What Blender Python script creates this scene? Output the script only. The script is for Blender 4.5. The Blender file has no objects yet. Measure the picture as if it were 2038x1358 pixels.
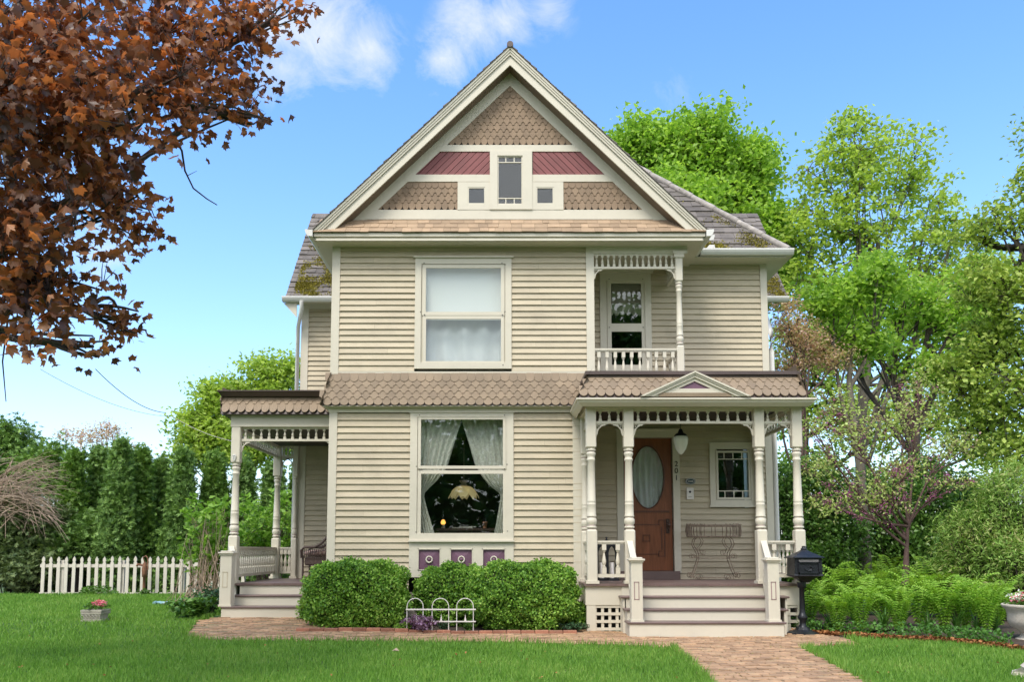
import bpy, math, random
import numpy as np
from mathutils import Vector, Matrix
C = bpy.context.scene
R = math.radians
random.seed(7); rng = np.random.default_rng(7)

# ------------------------------------------------------------------ camera
FPX, PX, PY, CAMY, EYE, PIT = 1680.0, 1005.0, 937.0, -13.0, 1.22, R(5.5)
cd = bpy.data.cameras.new('camera'); cam = bpy.data.objects.new('camera', cd); C.collection.objects.link(cam)
cam.location = (0, CAMY, EYE); cam.rotation_euler = (R(90) + PIT, 0, 0)
cd.sensor_width = 36; cd.lens = 36 * FPX / 2038
cd.shift_x = (1019 - PX) / 2038; cd.shift_y = (PY - 679) / 2038
cd.clip_start = 0.1; cd.clip_end = 2000
C.camera = cam

# ------------------------------------------------------------------ sky, sun, exposure
SUN_EL, SUN_AZ = R(56), R(203)          # azimuth measured from +Y (behind the house) clockwise
w = bpy.data.worlds.new('World'); C.world = w; w.use_nodes = True
nt = w.node_tree; nt.nodes.clear()
def direction(px, py):
    u = (px - PX) / FPX; v = (PY - py) / FPX
    return Vector((u, math.cos(PIT) - v * math.sin(PIT), math.sin(PIT) + v * math.cos(PIT))).normalized()
def N(tree, typ, **kw):
    n = tree.nodes.new(typ)
    for k, val in kw.items():
        if hasattr(n, k): setattr(n, k, val)
        else: n.inputs[k].default_value = val
    return n
def math_node(tree, op, a, b=None, clamp=False):
    n = tree.nodes.new('ShaderNodeMath'); n.operation = op; n.use_clamp = clamp
    for i, s in enumerate((a, b)):
        if s is None: continue
        if isinstance(s, (int, float)): n.inputs[i].default_value = s
        else: tree.links.new(s, n.inputs[i])
    return n.outputs[0]
sky = N(nt, 'ShaderNodeTexSky', sky_type='NISHITA', sun_disc=False, sun_elevation=SUN_EL, sun_rotation=SUN_AZ, air_density=1.0, dust_density=0.8, ozone_density=2.2)
tc = N(nt, 'ShaderNodeTexCoord')
nz = N(nt, 'ShaderNodeTexNoise', Scale=13.0, Detail=10.0, Roughness=0.68, Distortion=0.6); nt.links.new(tc.outputs['Generated'], nz.inputs['Vector'])
nzf = N(nt, 'ShaderNodeTexNoise', Scale=2.6, Detail=4.0, Roughness=0.6); nt.links.new(tc.outputs['Generated'], nzf.inputs['Vector'])
acc = None
for (cx, cy, rad, amt) in ((640, 60, .085, 1.0), (720, 95, .06, .95), (575, 135, .055, .8), (545, 60, .05, .9), (885, 115, .045, .9), (940, 55, .055, .9), (1010, 35, .045, .75), (1090, 15, .04, .6), (215, 505, .05, .8), (1330, 180, .05, .2)):
    d = direction(cx, cy)
    sub = nt.nodes.new('ShaderNodeVectorMath'); sub.operation = 'DISTANCE'
    nrm = nt.nodes.new('ShaderNodeVectorMath'); nrm.operation = 'NORMALIZE'
    nt.links.new(tc.outputs['Generated'], nrm.inputs[0]); nt.links.new(nrm.outputs[0], sub.inputs[0]); sub.inputs[1].default_value = d
    f = math_node(nt, 'SUBTRACT', 1.0, math_node(nt, 'MULTIPLY', sub.outputs['Value'], 1.0 / rad))
    f = math_node(nt, 'MULTIPLY', math_node(nt, 'MAXIMUM', f, 0.0), amt)
    acc = f if acc is None else math_node(nt, 'MAXIMUM', acc, f)
edge = math_node(nt, 'MULTIPLY', math_node(nt, 'SUBTRACT', nz.outputs['Fac'], 0.50), 2.3)
m = math_node(nt, 'MULTIPLY', math_node(nt, 'ADD', math_node(nt, 'SUBTRACT', acc, 0.13), edge), 0.85)
gate = math_node(nt, 'MULTIPLY', acc, 3.0, True)
m = math_node(nt, 'MULTIPLY', m, gate)
# bright unseen cloud cover added behind the viewer as soft front fill
sep = N(nt, 'ShaderNodeSeparateXYZ'); nt.links.new(tc.outputs['Generated'], sep.inputs[0])
back = math_node(nt, 'MULTIPLY', math_node(nt, 'SUBTRACT', math_node(nt, 'MULTIPLY', sep.outputs['Y'], -1.0), 0.02), 2.6, True)
fill_bank = math_node(nt, 'MULTIPLY', back, math_node(nt, 'ADD', math_node(nt, 'MULTIPLY', nzf.outputs['Fac'], 1.4), 0.05))
m = math_node(nt, 'MINIMUM', math_node(nt, 'MAXIMUM', m, 0.0), 0.85)
cl = nt.nodes.new('ShaderNodeMix'); cl.data_type = 'RGBA'; nt.links.new(m, cl.inputs[0])
hs = N(nt, 'ShaderNodeHueSaturation', Saturation=1.22, Hue=0.503); hs.inputs['Value'].default_value = 1.05
nt.links.new(sky.outputs[0], hs.inputs['Color']); nt.links.new(hs.outputs[0], cl.inputs[6]); cl.inputs[7].default_value = (2.75, 2.85, 2.95, 1)
hz = math_node(nt, 'MULTIPLY', math_node(nt, 'POWER', math_node(nt, 'SUBTRACT', 1.0, math_node(nt, 'MAXIMUM', sep.outputs['Z'], 0.0), True), 5.0), 0.68)
bk = nt.nodes.new('ShaderNodeMix'); bk.data_type = 'RGBA'; nt.links.new(math_node(nt, 'MINIMUM', fill_bank, 0.9), bk.inputs[0]); nt.links.new(cl.outputs[2], bk.inputs[6]); bk.inputs[7].default_value = (6.3, 6.3, 6.2, 1)
hm = nt.nodes.new('ShaderNodeMix'); hm.data_type = 'RGBA'; nt.links.new(hz, hm.inputs[0]); nt.links.new(bk.outputs[2], hm.inputs[6]); hm.inputs[7].default_value = (2.15, 2.42, 2.75, 1)
bg = N(nt, 'ShaderNodeBackground', Strength=0.15); nt.links.new(hm.outputs[2], bg.inputs['Color'])
wo = N(nt, 'ShaderNodeOutputWorld'); nt.links.new(bg.outputs[0], wo.inputs['Surface'])

sl = bpy.data.lights.new('sun', 'SUN'); sun = bpy.data.objects.new('sun', sl); C.collection.objects.link(sun)
sl.energy = 1.35; sl.angle = R(20); sl.color = (1.0, 0.94, 0.84)
sd = Vector((math.sin(SUN_AZ) * math.cos(SUN_EL), math.cos(SUN_AZ) * math.cos(SUN_EL), math.sin(SUN_EL)))
sun.rotation_euler = sd.to_track_quat('Z', 'Y').to_euler()
C.view_settings.view_transform = 'Standard'; C.view_settings.look = 'None'; C.view_settings.gamma = 1.0
C.view_settings.exposure = 1.28
C.cycles.max_bounces = 6; C.cycles.transparent_max_bounces = 12

# ------------------------------------------------------------------ helpers: measure, objects, materials
def P(px, py, Y):
    "the world point seen at a photo position on the vertical plane y = Y"
    u = (px - PX) / FPX; v = (PY - py) / FPX
    t = (Y - CAMY) / (math.cos(PIT) - v * math.sin(PIT))
    return Vector((u * t, Y, EYE + t * (math.sin(PIT) + v * math.cos(PIT))))
def Z(py, Y): return P(PX, py, Y).z
def X(px, py, Y): return P(px, py, Y).x
def G(px, py, z=0.0):
    "the ground point seen at a photo position"
    d = direction(px, py); t = (z - EYE) / d.z
    return Vector((d.x * t, CAMY + d.y * t, z))

ORIG = {}
def origin(o): return ORIG[o] if o is not None else Vector((0, 0, 0))
def tag(o, label=None, cat=None, group=None, kind=None):
    if label: o['label'] = label
    if cat: o['category'] = cat
    if group: o['group'] = group
    if kind: o['kind'] = kind
    return o
def thing(name, label, cat, loc=(0, 0, 0), group=None):
    o = bpy.data.objects.new(name, None); C.collection.objects.link(o); o.location = loc
    o.empty_display_size = 0.2
    ORIG[o] = Vector(loc); return tag(o, label, cat, group)
def link_mesh(name, me, mats, parent=None):
    for m_ in (mats if isinstance(mats, (list, tuple)) else [mats]): me.materials.append(m_)
    o = bpy.data.objects.new(name, me); C.collection.objects.link(o)
    if parent is not None: o.parent = parent
    ORIG[o] = origin(parent); return o

class MB:
    "collects faces for one mesh object"
    def __init__(s): s.v = []; s.f = []; s.sm = []; s.mi = []; s.m = 0
    def add(s, vs, fs, smooth=False):
        b = len(s.v); s.v.extend([tuple(p) for p in vs])
        for f in fs: s.f.append([b + i for i in f]); s.sm.append(smooth); s.mi.append(s.m)
        return s
    def box(s, x0, x1, y0, y1, z0, z1):
        if x0 > x1: x0, x1 = x1, x0
        if y0 > y1: y0, y1 = y1, y0
        if z0 > z1: z0, z1 = z1, z0
        vs = [(x, y, z) for z in (z0, z1) for y in (y0, y1) for x in (x0, x1)]
        return s.add(vs, [(0, 2, 3, 1), (4, 5, 7, 6), (0, 1, 5, 4), (2, 6, 7, 3), (0, 4, 6, 2), (1, 3, 7, 5)])
    def bbox(s, x0, x1, y0, y1, z0, z1, b=.004):
        "box with chamfered vertical and top/bottom edges"
        if x0 > x1: x0, x1 = x1, x0
        if y0 > y1: y0, y1 = y1, y0
        if z0 > z1: z0, z1 = z1, z0
        def ring(i, z):
            return [(x0+b-i*0+(-b+i), y0+b, z), (x0+b, y0+i, z), (x1-b, y0+i, z), (x1-i, y0+b, z), (x1-i, y1-b, z), (x1-b, y1-i, z), (x0+b, y1-i, z), (x0+i, y1-b, z)]
        vs = ring(b, z0) + ring(0, z0+b) + ring(0, z1-b) + ring(b, z1)
        fs = [tuple(reversed(range(8))), tuple(range(24, 32))]
        for r in range(3):
            for k in range(8): fs.append((r*8+k, r*8+(k+1) % 8, (r+1)*8+(k+1) % 8, (r+1)*8+k))
        return s.add(vs, fs)
    def hexa(s, a, b):
        "solid between two quads of 4 points"
        vs = list(a) + list(b)
        return s.add(vs, [(3, 2, 1, 0), (4, 5, 6, 7), (0, 1, 5, 4), (1, 2, 6, 5), (2, 3, 7, 6), (3, 0, 4, 7)])
    def prism(s, pts, y0, y1):
        "polygon of (x, z) points extruded along y"
        n = len(pts)
        vs = [(x, y0, z) for x, z in pts] + [(x, y1, z) for x, z in pts]
        return s.add(vs, [tuple(range(n)), tuple(range(2*n-1, n-1, -1))] + [(k, k+n, (k+1) % n + n, (k+1) % n) for k in range(n)])
    def extr(s, pts, vec):
        n = len(pts); vec = Vector(vec)
        vs = [Vector(p) for p in pts] + [Vector(p) + vec for p in pts]
        return s.add(vs, [tuple(range(n)), tuple(range(2*n-1, n-1, -1))] + [(k, k+n, (k+1) % n + n, (k+1) % n) for k in range(n)])
    def board(s, p, q, w, y0, y1):
        "board in a vertical plane y from p=(x,z) to q=(x,z), width w (centred)"
        d = Vector((q[0]-p[0], q[1]-p[1])).normalized(); n = Vector((-d.y, d.x)) * w / 2
        pts = [(p[0]+n.x, p[1]+n.y), (p[0]-n.x, p[1]-n.y), (q[0]-n.x, q[1]-n.y), (q[0]+n.x, q[1]+n.y)]
        return s.prism(pts, y0, y1)
    def lathe(s, prof, c, seg=14, smooth=True, axis=None, cap=True):
        "profile [(r, h)] turned about z (or axis vector) at c"
        c = Vector(c); M = Vector(axis).to_track_quat('Z', 'Y').to_matrix() if axis is not None else Matrix.Identity(3)
        vs = []; n = len(prof)
        for r, h in prof:
            for k in range(seg):
                a = 2 * math.pi * k / seg
                vs.append(c + M @ Vector((r * math.cos(a), r * math.sin(a), h)))
        fs = [(i*seg+k, i*seg+(k+1) % seg, (i+1)*seg+(k+1) % seg, (i+1)*seg+k) for i in range(n-1) for k in range(seg)]
        s.add(vs, fs, smooth)
        if cap:
            s.add(vs[:seg], [tuple(reversed(range(seg)))]); s.add(vs[-seg:], [tuple(range(seg))])
        return s
    def tube(s, pts, r, seg=6, smooth=True):
        "tube through points; r a number or one radius per point"
        pts = [Vector(p) for p in pts]; n = len(pts)
        rs = [r] * n if isinstance(r, (int, float)) else list(r)
        vs = []; ref = Vector((0.13, 0.31, 0.94))
        for i, p in enumerate(pts):
            t = (pts[min(i+1, n-1)] - pts[max(i-1, 0)])
            if t.length < 1e-9: t = Vector((0, 0, 1))
            t.normalize(); rr = ref if abs(t.dot(ref)) < .95 else Vector((1, 0, 0))
            a = t.cross(rr).normalized(); b = t.cross(a)
            for k in range(seg):
                an = 2 * math.pi * k / seg
                vs.append(p + (a * math.cos(an) + b * math.sin(an)) * rs[i])
        fs = [(i*seg+k, i*seg+(k+1) % seg, (i+1)*seg+(k+1) % seg, (i+1)*seg+k) for i in range(n-1) for k in range(seg)]
        s.add(vs, fs, smooth); s.add(vs[:seg], [tuple(range(seg))]); s.add(vs[-seg:], [tuple(range(seg))])
        return s
    def build(s, name, mats, parent=None, **kw):
        o0 = origin(parent); me = bpy.data.meshes.new(name)
        me.from_pydata([(p[0]-o0.x, p[1]-o0.y, p[2]-o0.z) for p in s.v], [], s.f)
        me.polygons.foreach_set('use_smooth', s.sm)
        o = link_mesh(name, me, mats, parent)
        if isinstance(mats, (list, tuple)): me.polygons.foreach_set('material_index', s.mi)
        me.update()
        if kw: tag(o, **kw)
        return o

def numpy_mesh(name, verts, faces, mats, parent=None, smooth=False):
    "verts (n,3), faces (m,k) arrays"
    o0 = np.array(origin(parent)); me = bpy.data.meshes.new(name)
    m_, k = faces.shape
    me.vertices.add(len(verts)); me.vertices.foreach_set('co', (verts - o0).astype(np.float32).ravel())
    me.loops.add(m_ * k); me.loops.foreach_set('vertex_index', faces.astype(np.int32).ravel())
    me.polygons.add(m_); me.polygons.foreach_set('loop_start', np.arange(0, m_*k, k, dtype=np.int32))
    me.polygons.foreach_set('use_smooth', np.full(m_, smooth))
    me.update(calc_edges=True)
    return link_mesh(name, me, mats, parent)

KITE = (np.array([[0, 0, 0], [.32, .42, .10], [0, 1, -.06], [-.32, .42, .10]]), np.array([[0, 1, 2, 3]]))
BLADE = (np.array([[-.5, 0, 0], [.5, 0, 0], [0, 1, .25]]), np.array([[0, 1, 2]]))
def _maple():
    tips = [(0, 1.0), (16, .68), (24, .74), (36, .58), (52, .95), (68, .66), (80, .70), (94, .50), (116, .66), (142, .38), (180, .18)]
    out = []
    for a, r in tips: out.append((a, r))
    full = out + [(-a, r) for a, r in reversed(out[1:-1])]
    pts = [[0, 0.05, .08]]
    for a, r in full:
        pts.append([r * .62 * math.sin(R(a)), .05 + r * .62 * math.cos(R(a)), -.18 * r * r])
    n = len(full)
    f = [[0, 1 + k, 1 + (k + 1) % n] for k in range(n)]
    return np.array(pts), np.array(f)
MAPLE = _maple()
def _frond():
    "a curved leafy spray: five small kites along a stalk"
    v = []; f = []
    for i, (x, y, a) in enumerate(((0, 0, 0), (0, .25, 55), (0, .25, -55), (0, .55, 40), (0, .55, -40))):
        c, s_ = math.cos(R(a)), math.sin(R(a)); L = .55 if i else 1.0
        for (px, py) in ((0, 0), (.16, .45), (0, 1), (-.16, .45)):
            px *= L; py *= L; v.append([x + px*c + py*s_, y - px*s_ + py*c, .1*px - .15*py*py])
        f.append([i*4, i*4+1, i*4+2, i*4+3])
    return np.array(v), np.array(f)
FROND = _frond()
def leaf_arrays(pos, size, shape, up=0.0, nrm=None, droop=0.0, g=None):
    g = g or rng
    sv, sf = shape; n = len(pos)
    nn = g.normal(size=(n, 3)); nn /= np.linalg.norm(nn, axis=1)[:, None]
    if nrm is not None: nn = nn * (1 - up) + nrm * up * 1.5
    else: nn[:, 2] = np.abs(nn[:, 2]) + up
    nn /= np.linalg.norm(nn, axis=1)[:, None]
    t = g.normal(size=(n, 3)); t[:, 2] -= droop
    t -= nn * np.sum(t * nn, axis=1)[:, None]; t /= np.linalg.norm(t, axis=1)[:, None] + 1e-9
    b = np.cross(t, nn)
    sz = (np.ones(n) * size) * g.uniform(.7, 1.25, n)
    V = pos[:, None, :] + sz[:, None, None] * (sv[None, :, 0, None]*b[:, None, :] + sv[None, :, 1, None]*t[:, None, :] + sv[None, :, 2, None]*(nn * g.normal(1, .8, (n, 1)))[:, None, :])
    F = sf[None] + (np.arange(n) * len(sv))[:, None, None]
    return V.reshape(-1, 3), F.reshape(-1, sf.shape[1])
def leaves(name, pos, size, shape, mat, parent=None, **kw):
    V, F = leaf_arrays(np.asarray(pos), size, shape, **kw)
    return numpy_mesh(name, V, F, mat, parent)

def new_mat(name):
    m_ = bpy.data.materials.new(name); m_.use_nodes = True
    return m_, m_.node_tree, m_.node_tree.nodes['Principled BSDF']
def paint(name, col, rough=.6, var=.10, scale=3.0, dirt=.25, bump=.15, bscale=40, island=0.0, metal=0.0, dirtcol=None, dscale=1.7, aniso=None):
    "weathered painted or plain surface: tone variation, soft dirt and fine bump"
    m_, t, b = new_mat(name); L = t.links
    geo = N(t, 'ShaderNodeTexCoord')
    mp = N(t, 'ShaderNodeMapping'); L.new(geo.outputs['Object'], mp.inputs[0])
    if aniso: mp.inputs['Scale'].default_value = aniso
    n1 = N(t, 'ShaderNodeTexNoise', Scale=scale, Detail=5.0, Roughness=.6); L.new(mp.outputs[0], n1.inputs['Vector'])
    n2 = N(t, 'ShaderNodeTexNoise', Scale=dscale, Detail=8.0, Roughness=.7); L.new(geo.outputs['Object'], n2.inputs['Vector'])
    c1 = [min(1, c * (1 - var)) for c in col[:3]] + [1]; c2 = [min(1, c * (1 + var)) for c in col[:3]] + [1]
    mx = N(t, 'ShaderNodeMix', data_type='RGBA'); mx.inputs[6].default_value = c1; mx.inputs[7].default_value = c2
    rr = N(t, 'ShaderNodeMapRange'); rr.inputs[1].default_value = .3; rr.inputs[2].default_value = .7; L.new(n1.outputs['Fac'], rr.inputs[0]); L.new(rr.outputs[0], mx.inputs[0])
    last = mx.outputs[2]
    if dirt > 0:
        r2 = N(t, 'ShaderNodeMapRange'); r2.inputs[1].default_value = .52; r2.inputs[2].default_value = .78; r2.inputs[4].default_value = dirt; L.new(n2.outputs['Fac'], r2.inputs[0])
        md = N(t, 'ShaderNodeMix', data_type='RGBA'); L.new(r2.outputs[0], md.inputs[0]); L.new(last, md.inputs[6]); md.inputs[7].default_value = list(dirtcol or [c * .45 for c in col[:3]])[:3] + [1]
        last = md.outputs[2]
    if island > 0:
        gi = N(t, 'ShaderNodeNewGeometry'); r3 = N(t, 'ShaderNodeMapRange'); r3.inputs[3].default_value = 1 - island; r3.inputs[4].default_value = 1 + island; L.new(gi.outputs['Random Per Island'], r3.inputs[0])
        mi = N(t, 'ShaderNodeMix', data_type='RGBA', blend_type='MULTIPLY'); mi.inputs[0].default_value = 1; L.new(last, mi.inputs[6])
        cb = N(t, 'ShaderNodeCombineColor'); [L.new(r3.outputs[0], cb.inputs[k]) for k in range(3)]; L.new(cb.outputs[0], mi.inputs[7]); last = mi.outputs[2]
    L.new(last, b.inputs['Base Color']); b.inputs['Roughness'].default_value = rough; b.inputs['Metallic'].default_value = metal
    if bump > 0:
        n3 = N(t, 'ShaderNodeTexNoise', Scale=bscale, Detail=4.0); L.new(mp.outputs[0], n3.inputs['Vector'])
        bp = N(t, 'ShaderNodeBump', Strength=bump, Distance=.01); L.new(n3.outputs['Fac'], bp.inputs['Height']); L.new(bp.outputs[0], b.inputs['Normal'])
    return m_
def leafmat(name, cols, trans=.35, rough=.5, tcol=None, spec=.3, nscale=1.3):
    "leaf: hue differs leaf by leaf and in soft clumps, light shines through"
    m_, t, b = new_mat(name); L = t.links
    gi = N(t, 'ShaderNodeNewGeometry'); tc_ = N(t, 'ShaderNodeTexCoord')
    n1 = N(t, 'ShaderNodeTexNoise', Scale=nscale, Detail=3.0); L.new(tc_.outputs['Object'], n1.inputs['Vector'])
    s_ = math_node(t, 'MULTIPLY_ADD', gi.outputs['Random Per Island'], .65); t.nodes[-1].inputs[2].default_value = -.15
    s_ = math_node(t, 'ADD', s_, math_node(t, 'MULTIPLY', n1.outputs['Fac'], .7), True)
    cr = N(t, 'ShaderNodeValToRGB'); L.new(s_, cr.inputs[0])
    els = cr.color_ramp.elements
    while len(els) < len(cols): els.new(.5)
    for i, c in enumerate(cols): els[i].position = .12 + .8 * i / (len(cols) - 1); els[i].color = (*c, 1)
    L.new(cr.outputs[0], b.inputs['Base Color']); b.inputs['Roughness'].default_value = rough; b.inputs['Specular IOR Level'].default_value = spec
    tr = N(t, 'ShaderNodeBsdfTranslucent')
    hs_ = N(t, 'ShaderNodeMix', data_type='RGBA', blend_type='MULTIPLY'); hs_.inputs[0].default_value = 1; L.new(cr.outputs[0], hs_.inputs[6]); hs_.inputs[7].default_value = (*(tcol or (1.35, 1.35, .75)), 1)
    L.new(hs_.outputs[2], tr.inputs['Color'])
    mx = N(t, 'ShaderNodeMixShader'); mx.inputs[0].default_value = trans; L.new(b.outputs[0], mx.inputs[1]); L.new(tr.outputs[0], mx.inputs[2])
    L.new(mx.outputs[0], t.nodes['Material Output'].inputs['Surface']); return m_
def glassmat(name, refl=.16, tint=(.92, .95, .95), rough=.0, wav=.0012):
    m_, t, b = new_mat(name); L = t.links; t.nodes.remove(b)
    tr = N(t, 'ShaderNodeBsdfTransparent'); tr.inputs[0].default_value = (*tint, 1)
    gl = N(t, 'ShaderNodeBsdfGlossy'); gl.inputs['Roughness'].default_value = rough
    fr = N(t, 'ShaderNodeLayerWeight', Blend=.5); f = math_node(t, 'ADD', math_node(t, 'MULTIPLY', math_node(t, 'POWER', fr.outputs['Facing'], 4.0), .6), refl, True)
    tc_ = N(t, 'ShaderNodeTexCoord'); n3 = N(t, 'ShaderNodeTexNoise', Scale=2.2, Detail=1.0); L.new(tc_.outputs['Object'], n3.inputs['Vector'])
    bp = N(t, 'ShaderNodeBump', Strength=.35, Distance=wav * 4); L.new(n3.outputs['Fac'], bp.inputs['Height']); L.new(bp.outputs[0], gl.inputs['Normal'])
    mx = N(t, 'ShaderNodeMixShader'); L.new(f, mx.inputs[0]); L.new(tr.outputs[0], mx.inputs[1]); L.new(gl.outputs[0], mx.inputs[2])
    L.new(mx.outputs[0], t.nodes['Material Output'].inputs['Surface']); return m_

M = {}
M['siding'] = paint('siding_paint', (.495, .425, .305), .6, .09, 1.2, .32, .25, 30, island=.07, aniso=(1, 1, 6))
M['cream'] = paint('cream_trim_paint', (.61, .565, .465), .5, .05, 2.0, .26, .04, 60, dscale=4.0)
M['gutter'] = paint('white_gutter_metal', (.66, .65, .62), .35, .04, 2.0, .15, .0)
M['scale'] = paint('brown_fish_scale_shingle', (.24, .178, .118), .7, .12, 2.5, .2, .3, 60, island=.13)
M['gscale'] = paint('tan_gable_shingle', (.24, .165, .105), .7, .12, 2.5, .2, .3, 60, island=.13)
M['cedar'] = paint('tan_cedar_shingle', (.34, .24, .155), .8, .14, 3.0, .2, .4, 50, island=.2)
M['red'] = paint('dark_red_boards', (.20, .055, .055), .55, .12, 4.0, .15, .2, 60, island=.10)
M['purple'] = paint('plum_panel_paint', (.15, .075, .12), .5, .1, 4.0, .15, .1, 60)
M['plumline'] = paint('plum_trim_paint', (.30, .19, .19), .5, .1, 4.0, .15, .1, 60)
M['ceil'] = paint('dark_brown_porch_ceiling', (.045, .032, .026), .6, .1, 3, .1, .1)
M['deck'] = paint('brown_deck_paint', (.155, .105, .095), .45, .15, 3.0, .3, .3, 30, island=.08, dirtcol=(.30, .24, .20))
M['capmetal'] = paint('brown_roof_edge', (.085, .060, .055), .5, .1, 3.0, .2, .1, 30)
M['shake'] = paint('grey_wood_shake', (.15, .132, .118), .9, .25, 5.0, .3, .6, 45, island=.28, dirtcol=(.13, .12, .08))
M['moss'] = leafmat('roof_moss', [(.12, .10, .02), (.24, .21, .03), (.38, .33, .05)], .1, .9)
M['rakeshade'] = paint('brown_rake_soffit_shade', (.17, .125, .09), .6, .08, 3, .2, .1)  # brown tone carries the shadow band between rake and frieze
M['soffit'] = paint('soffit_paint', (.52, .475, .37), .6, .05, 2.0, .15, .1, 30)
M['door'] = paint('varnished_oak_door', (.20, .065, .025), .35, .25, 6.0, .25, .2, 40, aniso=(8, 8, .7))
M['doordark'] = paint('dark_door_moulding', (.10, .035, .018), .4, .1, 4.0, .1, .1, 40)
M['black'] = paint('black_cast_iron', (.018, .020, .026), .35, .25, 8.0, .35, .5, 40, metal=.3, dirtcol=(.16, .16, .17))
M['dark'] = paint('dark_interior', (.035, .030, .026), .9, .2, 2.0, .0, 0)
M['darkwood'] = paint('dark_furniture_wood', (.06, .03, .02), .4, .2, 6.0, .1, .1)
M['rust'] = paint('rusted_iron', (.19, .085, .045), .8, .35, 14.0, .5, .4, 60, dirtcol=(.45, .38, .30))
M['rustpale'] = paint('flaking_white_rusted_wire', (.25, .19, .14), .8, .4, 22.0, .8, .3, 60, dirtcol=(.07, .035, .02), dscale=14)
M['whitewire'] = paint('white_painted_wire', (.74, .70, .66), .45, .08, 8.0, .25, .1)
M['picket'] = paint('cream_picket_paint', (.60, .55, .475), .6, .1, 5.0, .3, .2, island=.05)
M['stone'] = paint('weathered_cast_stone', (.40, .37, .31), .9, .25, 9.0, .6, .7, 50, dirtcol=(.12, .11, .09))
M['urn'] = paint('pale_urn_stone', (.56, .50, .42), .9, .15, 9.0, .4, .5, 50, dirtcol=(.20, .18, .14))
M['soil'] = paint('dark_soil', (.055, .038, .026), 1.0, .3, 10.0, .4, .9, 40)
M['bark'] = paint('grey_brown_bark', (.14, .122, .10), .95, .3, 9.0, .4, .9, 30, aniso=(2, 2, .5))
M['darkbark'] = paint('dark_bark', (.065, .050, .042), .95, .3, 9.0, .4, .8, 30, aniso=(2, 2, .5))
M['budbark'] = paint('plum_redbud_bark', (.12, .075, .066), .95, .3, 9.0, .3, .8, 30)
M['twig'] = paint('pale_brown_twigs', (.42, .31, .23), .9, .3, 5.0, .2, 0, island=.25)
M['glass'] = glassmat('window_glass', .07)
M['glassup'] = glassmat('upper_window_glass', .06)
M['lantern'] = glassmat('lantern_glass', .10)
# ------------------------------------------------------------------ the house
YF, YB, YD, YL, YW = 0.0, 1.0, 2.0, 1.6, 4.3      # porch columns, bay front, recessed wall, side porch front, wing wall
house = thing('house', 'two-storey cream clapboard Victorian house with shingled gable and spindlework porches', 'house', (0.3, 1.0, 0))

def siding(mb, Y, x0, x1, z0, z1, e, holes=(), lip=.030):
    n = max(1, round((z1 - z0) / e)); e = (z1 - z0) / n
    for i in range(n):
        a = z0 + i * e; b = a + e; mid = (a + b) / 2
        cuts = sorted([(h[0], h[1]) for h in holes if h[2] < mid < h[3]])
        segs = []; cur = x0
        for c0, c1 in cuts:
            if c0 > cur: segs.append((cur, c0))
            cur = max(cur, c1)
        if cur < x1: segs.append((cur, x1))
        for s0, s1 in segs:
            L = s1 - s0; bits = [s0]
            if L > 2.2 and random.random() < .7: bits.append(s0 + L * random.uniform(.25, .75))
            elif L > 1.2 and random.random() < .22: bits.append(s0 + L * random.uniform(.3, .7))
            bits.append(s1)
            for p, q in zip(bits[:-1], bits[1:]):
                l = lip + random.uniform(-.002, .003); dz = random.uniform(-.0015, .0015); q2 = q - .0012
                vs = [(p, Y - l, a + dz), (q2, Y - l, a + dz), (q2, Y - .004, b + dz + .006), (p, Y - .004, b + dz + .006), (p, Y + .02, a + dz), (q2, Y + .02, a + dz)]
                mb.add(vs, [(0, 1, 2, 3), (4, 5, 1, 0)])

def baluster(mb, x, y, z0, z1, w=.034, seg=8, blk=.22):
    "square top and bottom blocks with a turned vase between"
    h = z1 - z0; b = h * blk; s = w
    mb.box(x - s, x + s, y - s, y + s, z0, z0 + b); mb.box(x - s, x + s, y - s, y + s, z1 - b * .9, z1)
    hh = h - b * 1.9
    pr = [(.6, 0), (.95, .04), (.5, .09), (.75, .16), (1.0, .30), (.95, .42), (.68, .62), (.45, .80), (.42, .88), (.85, .93), (.6, 1)]
    mb.lathe([(r * s * 1.05, z0 + b + t * hh) for r, t in pr], (x, y, 0), seg, True, cap=False)
def spindle(mb, x, y, z0, z1, w=.022):
    h = z1 - z0
    mb.box(x - w, x + w, y - w, y + w, z0, z0 + h * .24); mb.box(x - w, x + w, y - w, y + w, z1 - h * .17, z1)
    pr = [(.45, 0), (.85, .12), (1.0, .35), (.6, .7), (.4, .85), (.9, .93), (.5, 1)]
    mb.lathe([(r * w, z0 + h * (.24 + .59 * t)) for r, t in pr], (x, y, 0), 8, True, cap=False)
def spandrel(parent, x0, x1, y, zt, zb, n, along='x', y1=None):
    mb = MB(); r = .022
    if along == 'x':
        mb.box(x0, x1, y - r, y + r, zt - .035, zt); mb.box(x0, x1, y - r - .004, y + r + .004, zb, zb + .038)
        for k in range(n): spindle(mb, x0 + (x1 - x0) * (k + .5) / n, y, zb + .038, zt - .035)
    else:
        mb.box(x0 - r, x0 + r, y, y1, zt - .035, zt); mb.box(x0 - r - .004, x0 + r + .004, y, y1, zb, zb + .038)
        for k in range(n): spindle(mb, x0, y + (y1 - y) * (k + .5) / n, zb + .038, zt - .035)
    return mb.build('spindle_frieze', M['cream'], parent)
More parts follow.
